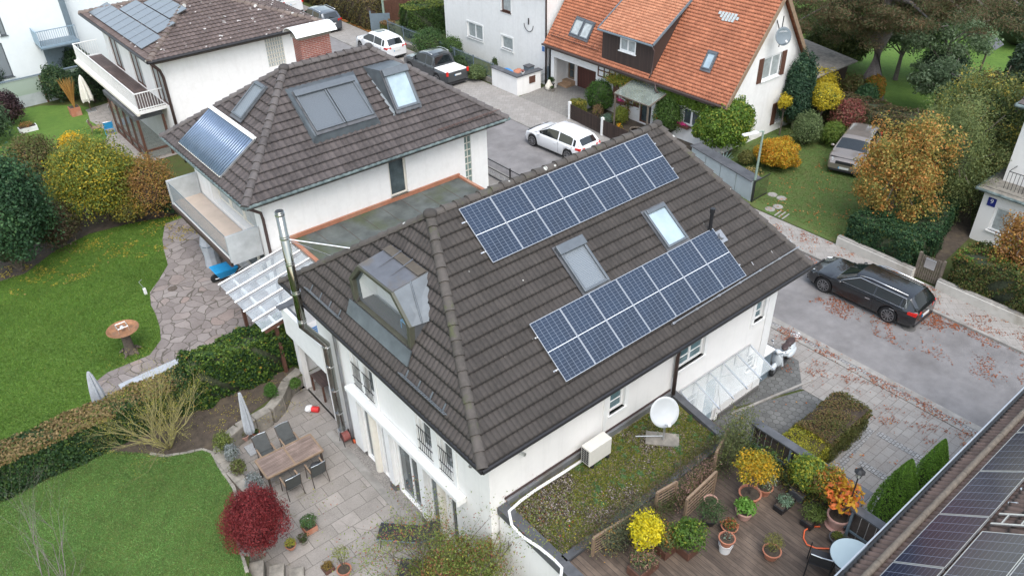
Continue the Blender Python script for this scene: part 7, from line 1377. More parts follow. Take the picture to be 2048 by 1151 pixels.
t = thing('patio_table', 'wooden table with a red bowl beside the conservatory', 'table', at(243, 232)); q = at(243, 232); p = MB(); p.box(q.x-.4, q.x+.4, q.y-.8, q.y+.8, .7, .74); p.build('tabletop', M['twood'], t)
for sx in (-1, 1):
    for sy in (-1, 1): p = MB(); p.box(q.x+sx*.33-.03, q.x+sx*.33+.03, q.y+sy*.7-.03, q.y+sy*.7+.03, 0, .7); p.build('leg', M['twood'], t)
p = MB(); p.ell(q+Vector((0, .6, .84)), (.2, .2, .12)); tag(p.build('red_bowl', M['red'], smooth=True), 'red bowl on the far patio table', 'bowl')
pot('planter_box', 'white stone trough with faded flowers on the far lawn', at(58, 262), .5, .3, M['bucket'], 1, [((.30, .14, .05), 2), (G2, 1)], 500, .07, None, ph=.25, pr=.5, sq=.5)
# street furniture
def lamp_post(label, x, y, topy, arm, z=0, r=.06):
    b = at(x, y, z); h = hgt(b, topy); t = thing('street_lamp', label, 'street lamp', b, 0, 'street lamps'); p = MB(); p.tube([b, b+Vector((0, 0, h*.3)), b+Vector((0, 0, h))], [r*1.3, r, r*.8], 10); p.build('pole', M['pole'], t)
    e = b+Vector((0, 0, h))+Vector(arm); p = MB(); p.tube([b+Vector((0, 0, h)), e], .03, 6); p.build('arm', M['pole'], t); d = Vector(arm).normalized(); p = MB(); p.obox(e+d*.2, (.42, .11, .045), d, Vector((0, 0, 1)).cross(d)); p.build('lamp_head', M['bucket'], t, bevel=.03)
lamp_post('green street lamp by the small orange leaved shrub', 1503, 402, 262, (-.5, .15, 0))
lamp_post('green street lamp beside the grey garden door at the top', 771, 62, -60, (-1, 0, .2), r=.09)
# low white wall along the right pavement
lw = [(30.35, 14.5), (30.3, 10.95)]; lw2 = [(30.3, 9.95), (30.3, -6)]
for i, (a, b) in enumerate((lw, lw2)): t = thing('low_wall', 'low white rendered wall under the %s' % ('dark ivy hedge', 'brown topped hedge right of the wooden gate'), 'wall', (*a, 0), 0, None) if False else thing('low_wall', ('low white rendered wall under the dark ivy hedge', 'low white rendered wall right of the wooden picket gate')[i], 'wall', (*a, 0)); p = MB(); p.bar((*a, .2), (*b, .2), .25, .52); p.build('plinth', M['ashlar'], t, bevel=.03); p = MB(); p.bar((*a, .48), (*b, .48), .2, .04); p.build('coping', M['kerb'], t, bevel=.015)
gt = thing('picket_gate', 'grey wooden picket gate with a metal letter plate in the hedge', 'gate', (30.35, 10.95, 0))
for k in range(11): y = 10.9-.088*k; p = MB(); p.obox((30.45+.14*(k/10), y, .62), (.03, .012, .52), (0, 1, 0), (1, 0, 0)) if False else p.box(30.42, 30.45, y-.032, y+.032, .08, 1.18+random.uniform(-.02, .02)); p.build('picket', M['gwood'], gt)
for z in (.3, .95): p = MB(); p.box(30.45, 30.49, 9.98, 10.93, z-.04, z+.04); p.build('rail', M['gwood'], gt)
p = MB(); p.box(30.37, 30.415, 10.25, 10.68, .68, 1.12); p.build('letter_plate', M['alu'], gt, bevel=.01)
for y in (10.95, 9.96): p = MB(); p.box(30.4, 30.5, y-.05, y+.05, 0, 1.25); p.build('post', M['gwood'], gt)
# iron gate and pale fence near the lawn
a, b = at(1503, 405), at(1533, 388); bar_fence('iron_gate', 'black iron gate standing open beside the green lamp post', a, b, .02, 1.15, M['blk'], .1, 2, .009, (.06, .97), cat='gate')
pf = thing('panel_fence', 'pale grey sheet metal fence with dark top between house and lamp post', 'fence', at(1490, 400)); a, b = at(1500, 404), at(1380, 330); a.z = b.z = 0
for k in range(4): q0, q1 = a.lerp(b, k/4+.005), a.lerp(b, (k+1)/4-.005); p = MB(); p.bar(q0+Vector((0, 0, .55)), q1+Vector((0, 0, .55)), .04, 1.1); p.build('sheet', mat('pale_sheet_%d' % k, (.36, .41, .42), .6, .08, 2), pf)
p = MB(); p.bar(a+Vector((.25, 0, 1.12)), b+Vector((.25, 0, 1.12)), .7, .05); p.build('top_cover', M['dgrey'], pf)
# picket fence of the orange house
P0, P1, P2 = Vector((31.2, 32.9, .05)), Vector((30.95, 29.9, .05)), Vector((30.75, 27.1, .05))
fe = thing('picket_fence', 'dark brown picket fence with white posts before the orange house', 'fence', P0)
for q in (P0, P1, P2): p = MB(); p.box(q.x-.07, q.x+.07, q.y-.07, q.y+.07, 0, 1.12); p.build('post', M['white'], fe)
for a, b in ((P0, P1), (P1, P2)):
    for k in range(27): q = a.lerp(b, (k+.8)/28); p = MB(); p.box(q.x-.012, q.x+.012, q.y-.035, q.y+.035, .1, 1.0); p.build('picket', M['dwood'], fe)
    for z in (.3, .8): p = MB(); p.bar(a+Vector((.04, 0, z)), b+Vector((.04, 0, z)), .03, .06); p.build('rail', M['dwood'], fe)
# railing along the street + white corner wall + ornamental gate
bar_fence('blue_railing', 'dark blue metal railing on a low stone wall along the far pavement', (31.75, 53.9), (31.6, 40.7), .35, 1.35, M['grey'], .14, 2.2, .011, (.05, .95), spear=True)
p = MB(); p.box(31.5, 31.8, 40.6, 54, 0, .33); tag(p.build('low_stone_wall', M['stone'], bevel=.02), 'low mossy stone wall carrying the dark blue railing', 'wall')
mw = thing('letterbox_wall', 'white corner wall with dark capping and letterboxes beside the drive', 'wall', (31.4, 38.0, 0)); p = MB(); p.box(31.3, 31.6, 37.9, 40.5, 0, 1.25); p.box(31.6, 33.3, 37.9, 38.2, 0, 1.25); p.build('wall', M['plaster'], mw)
p = MB(); p.box(31.22, 31.68, 37.82, 40.6, 1.25, 1.31); p.box(31.68, 33.4, 37.82, 38.28, 1.25, 1.31); p.build('capping', M['dgrey'], mw); p = MB(); p.box(32.3, 32.8, 37.86, 37.9, .6, 1.05); p.build('letterbox', M['bwood'], mw)
og_ = thing('ornamental_gate', 'delicate wrought iron garden gate between the white corner wall and house', 'gate', (33.35, 38.0, 0)); p = MB()
for k in range(8): x = 33.4+k*.08; p.tube([(x, 38.0, .1), (x+.03*math.sin(k*2), 38.0, .6), (x, 38.0, 1.2+.15*math.sin(k/7*math.pi))], .008, 4)
for k in range(8): p.tube([(33.5+.12*(k % 4)+.06*math.cos(t_), 38.0, .4+.45*(k//4)+.06*math.sin(t_)) for t_ in [i*.7 for i in range(10)]], .007, 4)
p.build('scrollwork', M['blk'], og_); p = MB(); p.box(33.98, 34.06, 37.95, 38.05, 0, 1.3); p.build('post', M['grey'], og_)
p = MB(); p.tube([(33.5, 39.2, .0), (33.5, 39.2, 1.25)], .06, 6); 
t = thing('dustbin', 'small dark grey dustbin behind the white corner wall', 'bin', (33.1, 38.9, 0)); p = MB(); p.box(32.85, 33.35, 38.6, 39.1, 0, 1.3); p.build('body', M['grey'], t, bevel=.03); p = MB(); p.box(32.82, 33.38, 38.57, 39.13, 1.3, 1.38); p.build('lid', M['dgrey'], t, bevel=.02)
p = MB(); p.ell((32.1, 38.8, .9), (.55, .4, .5), 12, 7, .08); tag(p.build('terracotta_heap', M['terra'], smooth=True), 'rounded reddish cover behind the white corner wall', 'cover')
p = MB(); p.ell((31.75, 39.3, 1.2), (.12, .55, .16), 12, 7, .1); tag(p.build('blue_tarpaulin', mat('blue_tarp', (.05, .25, .6), .5), smooth=True), 'blue tarpaulin on top of the white corner wall', 'tarpaulin')
pot('potted_plant', 'red flowers in a white bowl on the white corner wall', (31.9, 38.05, 1.31), .12, .12, M['bucket'], 1, [((.35, .06, .06), 3), ((.5, .25, .2), 1)], 120, .05, None, ph=.15, pr=.15)
# grey door and brown fence at the top
t = thing('garden_door', 'grey metal garden door beside the brown hedge at the top', 'door', (32.0, 56.3, 0)); p = MB(); p.bar((31.7, 56.3, .75), (32.9, 55.4, .75), .05, 1.3); p.build('leaf', M['grey'], t); p = MB(); p.bar((31.65, 56.35, .8), (31.75, 56.28, .8), .1, 1.6); p.build('post', M['grey'], t)
t = thing('wooden_fence', 'brown woven wooden fence panels at the top of the picture', 'fence', (33.5, 57.5, 0))
for k in range(5): p = MB(); p.bar((33.2+k*1.15, 57.5-.1*k, .95), (34.3+k*1.15, 57.4-.1*k, .95), .06, 1.7); p.build('panel', M['bwood'], t); p = MB(); p.box(33.15+k*1.15, 33.25+k*1.15, 57.45-.1*k, 57.55-.1*k, 0, 1.95); p.build('post', M['bwood'], t)
# black mesh fence by the neighbour's front
bar_fence('mesh_fence', 'black mesh fence between the two tiled houses at the street', (22.9, 30.6), (22.9, 21), .05, 1.05, M['blk'], .1, 2.2, .007, (.05, .5, .97))
# bin enclosure at the house corner
t = thing('meter_cabinet', 'grey cabinet with white top at the street corner of the cream house', 'cabinet', (20.0, 11.5, 0)); p = MB(); p.box(19.85, 20.5, 11.1, 12.9, 0, 1.25); p.build('body', M['grey'], t, bevel=.01); p = MB(); p.box(19.8, 20.55, 11.05, 12.95, 1.25, 1.31); p.build('lid', M['white'], t)
# barrel, agave, box tree pots
q = Vector((31.9, 28.2, 0)); t = thing('wooden_barrel', 'old wooden half barrel behind the picket fence', 'barrel', q); p = MB(); p.lathe([(.33, 0), (.38, .35), (.36, .7), (.32, .7), (.33, .6)], q, 20); p.build('staves', M['gwood'], t)
for z in (.15, .55): p = MB(); p.tube([q+Vector((0, 0, z)), q+Vector((0, 0, z+.05))], .385, 20); p.build('hoop', M['blk'], t)
q = at(1446, 333); t = pot('potted_agave', 'blue green agave in a terracotta pot beside the pale metal fence', q, .22, .35, M['terra'], group=None); s = MB()
for i in range(24): a = i*2.4; r_ = .3+.25*(i/24); s.slab([q+Vector((math.cos(a-.3)*.07, math.sin(a-.3)*.07, .35)), q+Vector((math.cos(a+.3)*.07, math.sin(a+.3)*.07, .35)), q+Vector((math.cos(a)*r_, math.sin(a)*r_, .9-.45*i/24))], .012)
s.build('leaves', mat('agave', (.20, .30, .27), .6, .15), t)
pot('potted_box_ball', 'round clipped box ball in a pot by the porch', at(1103, 178), .2, .4, M['dgrey'], 1, [(G1, 3), (G2, 1)], 900, .05, 'pots by the porch', ph=.4, pr=.28)
pot('potted_plant', 'small green plant in a stone pot by the porch', at(1104, 184), .17, .25, M['stone'], 1, GR, 300, .05, 'pots by the porch', ph=.15, pr=.17)
p = MB(); q = at(1098, 181); p.lathe([(.1, 0), (.26, .15), (.26, .35), (.12, .55), (.08, .7)], q, 16); tag(p.build('ceramic_jar', M['cream'], smooth=True), 'cream ceramic jar left of the potted plants at the porch', 'jar')
t = thing('bird_table', 'small roofed bird table on a leaning post in the far orchard', 'bird table', at(1952, 163)); q = at(1952, 163); h = hgt(q, 95); p = MB(); p.tube([q, q+Vector((.3, 0, h))], .06, 8); p.build('post', M['bark'], t); e = q+Vector((.3, 0, h)); p = MB(); p.slab([e+Vector((-.6, -.6, .0)), e+Vector((.6, -.6, .1)), e+Vector((.6, .0, .5)), e+Vector((-.6, .0, .4))], .04); p.slab([e+Vector((-.6, .0, .4)), e+Vector((.6, .0, .5)), e+Vector((.6, .6, .1)), e+Vector((-.6, .6, .0))], .04); p.build('roof', M['dgrey'], t)
q = at(1585, 75); t = thing('garden_shed', 'low shed with grey sheet roof behind the orange roofed house', 'shed', (44, 24, 0)); p = MB(); p.box(43.2, 47, 24.5, 28, 0, 2.0); p.build('wall', M['dwood'], t); p = MB(); p.slab([(42.8, 24.1, 2.0), (47.3, 24.1, 2.0), (47.3, 28.2, 2.5), (42.8, 28.2, 2.5)], .08); p.build('roof', M['stone'], t)
p = MB()
for (x, y) in ((1545, 389), (1563, 396), (1556, 413), (1540, 418)): q = at(x, y, .035); p = MB(); p.lathe([(.25, 0), (.22, .02)], q, 10); tag(p.build('stepping_stone', M['kerb']), {1545: 'farthest round stepping stone', 1563: 'largest round stepping stone', 1556: 'third round stepping stone', 1540: 'nearest small stepping stone'}[x]+' in the lawn by the iron gate', 'stepping stone', 'stepping stones in the lawn')
for i, (x, y) in enumerate(((1558, 425), (1566, 428), (1573, 432))): a, b = at(x-9, y+6, .04), at(x+5, y-4, .04); p = MB(); p.bar(a, b, .07, .03); tag(p.build('paving_strip', M['kerb']), ('left', 'middle', 'right')[i]+' short stone strip set in the lawn by the pavement', 'paving strip', 'stone strips in the lawn')
q = at(1690+0, 0); 
for i, (x, y) in enumerate(((1812, 652), (1855, 660+0))): 
    pass
p = MB(); q = at(1817, 655, .006); p.lathe([(.26, 0), (.26, .006)], q, 18); tag(p.build('manhole_cover', M['plinth']), 'round manhole cover in the road beside the black car', 'manhole cover')
# ======================= PLANTS =======================
def PL(name, label, cat, bx, by, topy, wpx, n, size, pal, group=None, z=0, **k):
    b = at(bx, by, z); s = pxm(b); r = wpx/2/s; tr = k.get('trunk') or 0; h = hgt(b, topy)
    if k.pop('flatk', None): pass
    rz = max(.15, (h-tr)/(1.8 if not tr else 2)); return bush(name, label, cat, tuple(b), (r, r*k.pop('ry', 1.), rz), n, size, pal, group, **k)
HOL = [((.026, .066, .03), 5), ((.045, .10, .04), 3), ((.075, .145, .055), 1.5)]
OLB = [((.12, .10, .04), 4), ((.10, .12, .035), 3), ((.20, .13, .05), 1.5)]; YGP = [((.30, .28, .03), 4), ((.18, .22, .035), 4), ((.48, .36, .03), 2.5), ((.08, .13, .03), 2)]; RUS = [((.24, .13, .05), 4), ((.33, .20, .05), 2), ((.15, .14, .04), 2), ((.36, .28, .04), 1.2)]
PL('evergreen_bush', 'large rounded dark glossy evergreen bush at the left edge', 'bush', 42, 540, 290, 205, 30000, .13, HOL, nb=34)
PL('evergreen_bush', 'grey green bush cut by the left edge above the dark one', 'bush', -8, 290, 195, 90, 7000, .13, [((.07, .12, .06), 3), ((.11, .17, .09), 2)])
PL('purple_shrub', 'dark purple shrub beside the frosted fence', 'shrub', 28, 250, 175, 64, 4500, .12, [((.05, .03, .035), 4), ((.09, .05, .05), 2)], corec=M['cored'])
PL('conifer', 'dark conifer at the left edge beside the frosted fence', 'conifer', -4, 190, 120, 60, 4000, .11, [((.03, .06, .035), 3), ((.05, .09, .05), 2)])
PL('brown_shrub', 'olive brown shrub between dark evergreen and yellow shrub', 'shrub', 95, 400, 262, 130, 13000, .10, OLB, corec=M['cored'])
PL('brown_shrub', 'low dry brown shrub below the dark evergreen bush', 'shrub', 125, 495, 400, 110, 9000, .09, [((.09, .065, .04), 4), ((.07, .08, .03), 2)], corec=M['cored'])
PL('yellow_shrub', 'tall yellow green autumn shrub at the end of the flagstone garden', 'shrub', 215, 442, 270, 190, 30000, .10, [((.22, .22, .035), 4), ((.14, .18, .035), 4), ((.40, .30, .03), 2), ((.08, .12, .03), 2)], corec=M['corey'], br=.3, nb=30, core=.4)
PL('yellow_shrub', 'small bright yellow tipped shrub in front of the far patio', 'shrub', 160, 330, 262, 70, 4500, .10, [((.62, .38, .02), 4), ((.40, .34, .04), 2)], corec=M['corey'])
PL('rust_shrub', 'rusty brown autumn shrub left of the grey balcony', 'shrub', 315, 432, 308, 125, 14000, .085, RUS, corec=M['cored'])
PL('olive_shrub', 'loose olive shrub under the yellow green shrub', 'shrub', 268, 447, 370, 80, 7000, .09, [((.14, .15, .04), 4), ((.30, .24, .04), 2), ((.09, .10, .03), 2)], corec=M['cored'])
PL('ground_ivy', 'dark green ivy mound at the corner of the grey balcony', 'bush', 345, 425, 385, 60, 3500, .09, HOL)
for (lb, x, y, ty, w_) in (('dark rhododendron behind the cream parasol', 190, 205, 125, 70), ('dark rhododendron between frosted fence and orange grass', 125, 205, 125, 60), ('grey green bush left of the cream parasol', 150, 200, 140, 50), ('low dark bush under the long white balcony', 215, 200, 150, 50), ('top bush beside the pale balcony building', 165, 160, 92, 60)):
    PL('rhododendron', lb, 'bush', x, y, ty, w_, 6500, .13, [((.025, .05, .025), 4), ((.05, .09, .035), 3), ((.10, .13, .05), 1)], 'dark bushes behind the far lawn')
# cone-shaped thujas
def cone(name, label, bx, by, topy, wpx, n, size, pal, z=0, group=None):
    b = at(bx, by, z); s = pxm(b); R_ = wpx/2/s; h = hgt(b, topy); t = thing(name, label, 'conifer', b, 0, group); q = rng.uniform(0, 1, n)**.8; a = rng.uniform(0, 2*np.pi, n); prof = np.clip(np.minimum(1, (1-q)*1.55), 0, 1)**.75*(.82+.18*np.minimum(1, q*8)); rr = R_*prof*(1+.09*np.sin(a*7+q*14)+rng.uniform(-.1, .05, n))
    P = np.column_stack([b.x+rr*np.cos(a), b.y+rr*np.sin(a), b.z+.05+q*h]); N = np.column_stack([np.cos(a), np.sin(a), np.full(n, .5)]); co = MB(); co.lathe([(R_*.7, .05), (R_*.8, h*.3), (R_*.45, h*.7), (.02, h*.93)], b, 12)
    leafmesh('crown', P, N, size, pal, t, .5, .45, co, M['core'], .6); s = MB(); s.tube([b, b+Vector((0, 0, h*.3))], .05, 6); s.build('trunk', M['bark'], t); return t
TH = [((.10, .20, .022), 4), ((.14, .27, .03), 3), ((.07, .13, .022), 2)]
cone('thuja', 'left bright green thuja beside the near tiled roof', 1768, 1068, 920, 84, 16000, .055, TH, group='thujas beside the near roof')
cone('thuja', 'right bright green thuja beside the near tiled roof', 1828, 1035, 880, 74, 14000, .055, TH, group='thujas beside the near roof')
cone('thuja', 'broad light green thuja against the apartment building', 62, 148, 92, 52, 5000, .12, TH)
# hedges
HT = [((.22, .16, .07), 4), ((.28, .20, .09), 3), ((.10, .13, .03), 2)]
hedge('clipped_hedge', 'long clipped ivy hedge with brown dried top between the two lawns', [(-7, 23.35, 0), (4.6, 23.35, 0)], 1.05, 1.35, 60000, .085, IVY, HT, z=0, jag=.05)
hedge('ivy_hedge', 'tall shiny ivy hedge beside the white balcony of the cream house', [(4.4, 23.3, 0), (8.1, 23.25, 0)], 1.1, 1.75, 26000, .09, [((.02, .055, .018), 4), ((.05, .10, .02), 3), ((.12, .20, .03), 2), ((.3, .2, .03), .15)], [((.10, .17, .03), 3), ((.06, .11, .025), 3), ((.2, .26, .04), 1)], jag=.12)
b0, b1 = (18.15, 8.15, 0), (21.3, 7.85, 0)
hedge('drive_hedge', 'clipped hedge between the two driveways, yellow leaved at the deck end', [(16.3, 8.0, 0), (18.4, 8.02, 0)], 1.25, 1.0, 14000, .05, [((.22, .23, .03), 3), ((.38, .34, .03), 3), ((.10, .13, .03), 2)], [((.36, .33, .03), 4), ((.20, .22, .03), 3)], core=M['corey'], soft=.15)
hedge('drive_hedge', 'clipped green hedge with brown top beside the hexagon paved drive', [(18.3, 8.02, 0), (20.7, 8.05, 0)], 1.3, 1.05, 20000, .05, [((.10, .12, .03), 4), ((.14, .13, .04), 3)], [((.20, .13, .06), 4), ((.14, .13, .04), 3)], core=M['cored'], soft=.2)
hedge('ivy_hedge', 'dark ivy hedge on the low white wall by the orange tree', [(31.3, 14.3, 0), (31.2, 11.2, 0)], 1.5, 1.35, 20000, .085, HOL+[((.09, .12, .03), .8)], z=.1, jag=.1)
hedge('ivy_hedge', 'dark ivy hedge running back from the gate towards the corner house', [(31.6, 11.6, 0), (40, 13.6, 0)], 1.2, 1.3, 20000, .085, HOL, z=.1, jag=.12)
hedge('mixed_hedge', 'broad mixed hedge with green and rust patches right of the picket gate', [(31.3, 9.7, 0), (31.2, 1.0, 0)], 1.7, 1.6, 50000, .075, [((.10, .12, .03), 4), ((.14, .11, .04), 3), ((.05, .09, .025), 3)], [((.10, .20, .03), 3), ((.12, .13, .04), 3), ((.28, .15, .05), 2)], z=.1, jag=.16)
hedge('beech_hedge', 'long tall brown green hedge along the upper street', [(32.3, 56.6, 0), (32.8, 74, 0)], 1.6, 2.3, 26000, .12, [((.14, .12, .045), 4), ((.10, .10, .04), 3), ((.20, .15, .05), 2)], [((.22, .15, .06), 3), ((.14, .13, .05), 2)], core=M['cored'], jag=.1)
hedge('garden_hedge', 'green hedge with yellow top beside the tall white house', [(33.1, 53.6, 0), (37.5, 52.6, 0)], 2.0, 2.2, 16000, .11, [((.05, .10, .025), 4), ((.08, .13, .03), 3)], [((.22, .26, .05), 3), ((.12, .17, .04), 2)], jag=.12)
hedge('garden_hedge', 'short clipped hedge end at the blue railing', [(32.1, 54.9, 0), (32.1, 54.1, 0)], .9, 1.1, 2500, .1, [((.14, .16, .04), 3), ((.10, .12, .035), 2)], [((.24, .15, .07), 3)])
hedge('garden_hedge', 'small yellow green clipped hedge at the end of the picket fence', [(31.7, 33.1, 0), (32.4, 33.0, 0)], .8, .95, 3000, .08, [((.22, .22, .04), 3), ((.12, .15, .04), 2)], [((.36, .28, .05), 3)])
hedge('garden_hedge', 'brown green hedge behind the beige car', [(43.2, 17.3, 0), (42.6, 24.0, 0)], 2.2, 1.4, 15000, .1, [((.08, .085, .03), 4), ((.12, .08, .04), 3)], [((.15, .10, .055), 3), ((.09, .10, .035), 2)], jag=.15)
for (lb, x, y, ty, w_, pal) in (('large green shrub behind the blue railing', 862, 118, 52, 80, [((.05, .10, .03), 4), ((.09, .15, .04), 2)]), ('green shrub at the corner of the tall white house', 905, 125, 70, 50, [((.05, .09, .03), 4), ((.09, .15, .04), 2)]), ('small yellow flowering shrub behind the blue railing', 862, 108, 82, 26, [((.45, .42, .08), 3), ((.2, .25, .05), 2)]), ('low grassy shrub behind the blue railing', 955, 160, 128, 50, [((.12, .16, .06), 4), ((.08, .12, .05), 2)]), ('low dark shrub left behind the blue railing', 925, 140, 108, 50, [((.06, .10, .04), 4)])):
    PL('garden_shrub', lb, 'shrub', x, y, ty, w_, 5000, .11, pal, 'shrubs behind the blue railing')
PL('box_tree', 'small clipped round box tree against the tall white house', 'bush', 990, 140, 114, 14, 900, .08, [(G1, 3)], core=.8)
# orange house front
PL('round_bush', 'clipped round green bush in front of the garage door', 'bush', 1199, 224, 158, 62, 16000, .075, [((.06, .13, .02), 4), ((.035, .08, .018), 3), ((.10, .18, .035), 1.5)], br=.3, core=.75)
PL('garden_shrub', 'bare brownish shrub beside the clipped round bush', 'shrub', 1195, 235, 205, 26, 500, .07, [((.25, .16, .09), 3), (YG, 1)], core=0)
PL('garden_shrub', 'yellow green shrub beside the wooden barrel', 'shrub', 1240, 250, 210, 36, 4000, .08, [((.22, .25, .04), 3), ((.14, .18, .04), 2)])
PL('garden_shrub', 'grey blue grassy plant behind the picket fence', 'plant', 1215, 248, 226, 34, 1500, .09, [((.12, .20, .14), 3), ((.2, .26, .2), 2)], aspect=.2, core=0)
PL('garden_shrub', 'orange marigolds at the foot of the barrel', 'flowers', 1238, 262, 246, 16, 300, .09, [((.75, .35, .02), 3), (G2, 2)], core=0)
PL('trumpet_vine', 'dense green vine dotted with orange flowers by the glass porch', 'vine', 1335, 272, 180, 74, 12000, .085, [((.05, .10, .02), 5), ((.08, .14, .03), 3), ((.45, .10, .03), .7)])
PL('wisteria', 'broad yellow green wisteria at the gable corner of the orange roofed house', 'vine', 1440, 306, 186, 116, 30000, .13, [((.14, .22, .03), 4), ((.08, .15, .025), 3), ((.24, .26, .04), 2), ((.42, .24, .04), .4)], droop=1.2, br=.27, nb=34, core=.5)
def wallvine(label, pts, n, pal, size=.1, off=.2): t = thing('climbing_vine', label, 'vine', (33.8, pts[0][0], 0)); P = np.vstack([np.column_stack([33.85-rng.uniform(0, off, n), rng.normal(y, s, n), rng.normal(z, sz, n)]) for y, z, s, sz in pts]); leafmesh('foliage', P, np.tile([-1, 0, .3], (len(P), 1)), size, pal, t, .6, .7); s = MB(); s.tube([(33.82, pts[0][0], 0), (33.8, pts[0][0]+.1, 1.2), (33.8, pts[-1][0], pts[-1][1])], .03, 6); s.build('stem', M['bark'], t)
wallvine('yellow and green vine under the orange eaves above the window', [(31.2, 2.3, .4, .2), (30.3, 2.4, .5, .2), (29.9, 1.9, .25, .35), (31.9, 2.1, .3, .12)], 900, [((.40, .32, .05), 3), ((.18, .24, .04), 3), ((.45, .2, .06), 1)])
wallvine('green vine running along the orange eaves right of the porch', [(27.8, 2.5, .3, .15), (26.8, 2.45, .5, .15), (25.6, 2.4, .5, .2)], 1300, [((.14, .22, .03), 4), ((.09, .15, .03), 3)], .12, .3)
wallvine('thin reddish vine beside the glass porch', [(30.6, .9, .12, .5), (30.7, 1.6, .12, .4)], 350, [((.32, .18, .08), 3), (G2, 2)], .08)
for (y) in (31.2, 26.4): t = thing('window_box', 'window box with pink flowers at the %s window of the orange roofed house' % ('left' if y > 30 else 'right'), 'window box', (33.7, y, .9)); p = MB(); p.box(33.62, 33.84, y-.4, y+.4, .84, .98); p.build('box', M['bwood'], t); P, N = shell((33.7, y, 1.03), (.14, .38, .12), 160, .3, True); leafmesh('flowers', P, N, .09, [((.62, .06, .25), 3), (G2, 1.5)], t)
bush('ivy_column', 'tall dark ivy growing up the right side of the white gable wall', 'ivy', (39.7, 23.2, 0), (1.25, .8, 2.55), 24000, .12, [((.026, .062, .036), 4), ((.05, .10, .052), 3), ((.08, .13, .06), 1)], nb=30, br=.3, core=.65)
bush('yellow_bush', 'bright yellow bush leaning on the dark ivy of the gable', 'bush', (40.9, 22.3, 0), (1.1, 1.0, .95), 9000, .1, [((.48, .38, .03), 5), ((.30, .28, .04), 2), (G1, 1)], trunk=.9, corec=M['corey'])
bush('yellow_bush', 'small yellow bush between gable window and dark ivy', 'bush', (38.45, 23.2, 0), (.55, .4, .5), 2500, .1, [((.48, .38, .03), 5), ((.30, .28, .04), 2)], trunk=1.5, corec=M['corey'])
PL('yellow_bush', 'bright yellow euonymus bush right of the dark ivy', 'bush', 1630, 210, 135, 80, 13000, .11, [((.48, .38, .03), 5), ((.30, .28, .04), 2), (G1, 1)], corec=M['corey'])
PL('yellow_bush', 'yellow bush directly against the white gable wall', 'bush', 1555, 215, 172, 52, 5000, .11, [((.48, .38, .03), 5), ((.30, .28, .04), 2)], corec=M['corey'])
PL('yellow_bush', 'yellow green bush below the gable window with pink flowers', 'bush', 1582, 250, 195, 60, 7000, .1, [((.25, .24, .05), 4), ((.14, .17, .05), 2)], corec=M['corey'])
PL('grey_shrub', 'pale grey green shrub between gable and fern', 'shrub', 1608, 290, 222, 66, 9000, .08, [((.16, .21, .09), 4), ((.09, .13, .05), 3)])
PL('fern_clump', 'green fern clump beside the pale shrub', 'fern', 1660, 290, 242, 56, 5000, .14, [((.10, .16, .03), 4), ((.16, .21, .04), 2)], aspect=.25, core=.5)
PL('orange_shrub', 'dense orange and yellow leaved shrub beside the green lamp post', 'shrub', 1548, 335, 275, 92, 20000, .085, [((.48, .22, .02), 4), ((.42, .30, .03), 3), ((.20, .20, .03), 2)], corec=M['corey'], br=.3)
PL('garden_shrub', 'low pale yellow plant at the foot of the lamp post', 'plant', 1500, 355, 335, 46, 1600, .08, [((.34, .26, .1), 3), (G3, 2)])
PL('garden_shrub', 'olive shrub left of the orange leaved shrub', 'shrub', 1490, 330, 300, 36, 2000, .08, [((.14, .14, .04), 3)])
PL('red_shrub', 'dull red leaved shrub above the beige car', 'shrub', 1690, 262, 195, 78, 7000, .11, [((.26, .08, .07), 4), ((.20, .11, .07), 3), ((.10, .10, .04), 2)], corec=M['cored'])
PL('rhododendron', 'large dark hanging rhododendron left of the big pine trunk', 'bush', 1665, 130, 25, 120, 22000, .16, [((.05, .075, .02), 4), ((.08, .10, .03), 3), ((.03, .05, .02), 3)], droop=1., ry=1.2)
for (lb, x, y, ty, w_, pal) in (('small green bush between yellow bush and trunk', 1700, 205, 150, 60, OLB), ('dark bush at the foot of the big pine', 1725, 225, 165, 50, HOL), ('orange leaved bush before the big pine trunk', 1742, 205, 148, 46, [((.45, .22, .04), 3), (YG, 3)]), ('green undergrowth behind the shed', 1600, 60, 15, 80, GR), ('low red brown bush in the orchard', 1975, 200, 140, 60, [((.17, .08, .05), 3), ((.10, .10, .04), 3)]), ('dark shrub under the apple trees', 1880, 160, 90, 110, [((.03, .06, .03), 3), ((.06, .09, .05), 2)])):
    PL('garden_shrub', lb, 'shrub', x, y, ty, w_, 7000, .13, pal, 'shrubs in the far garden')
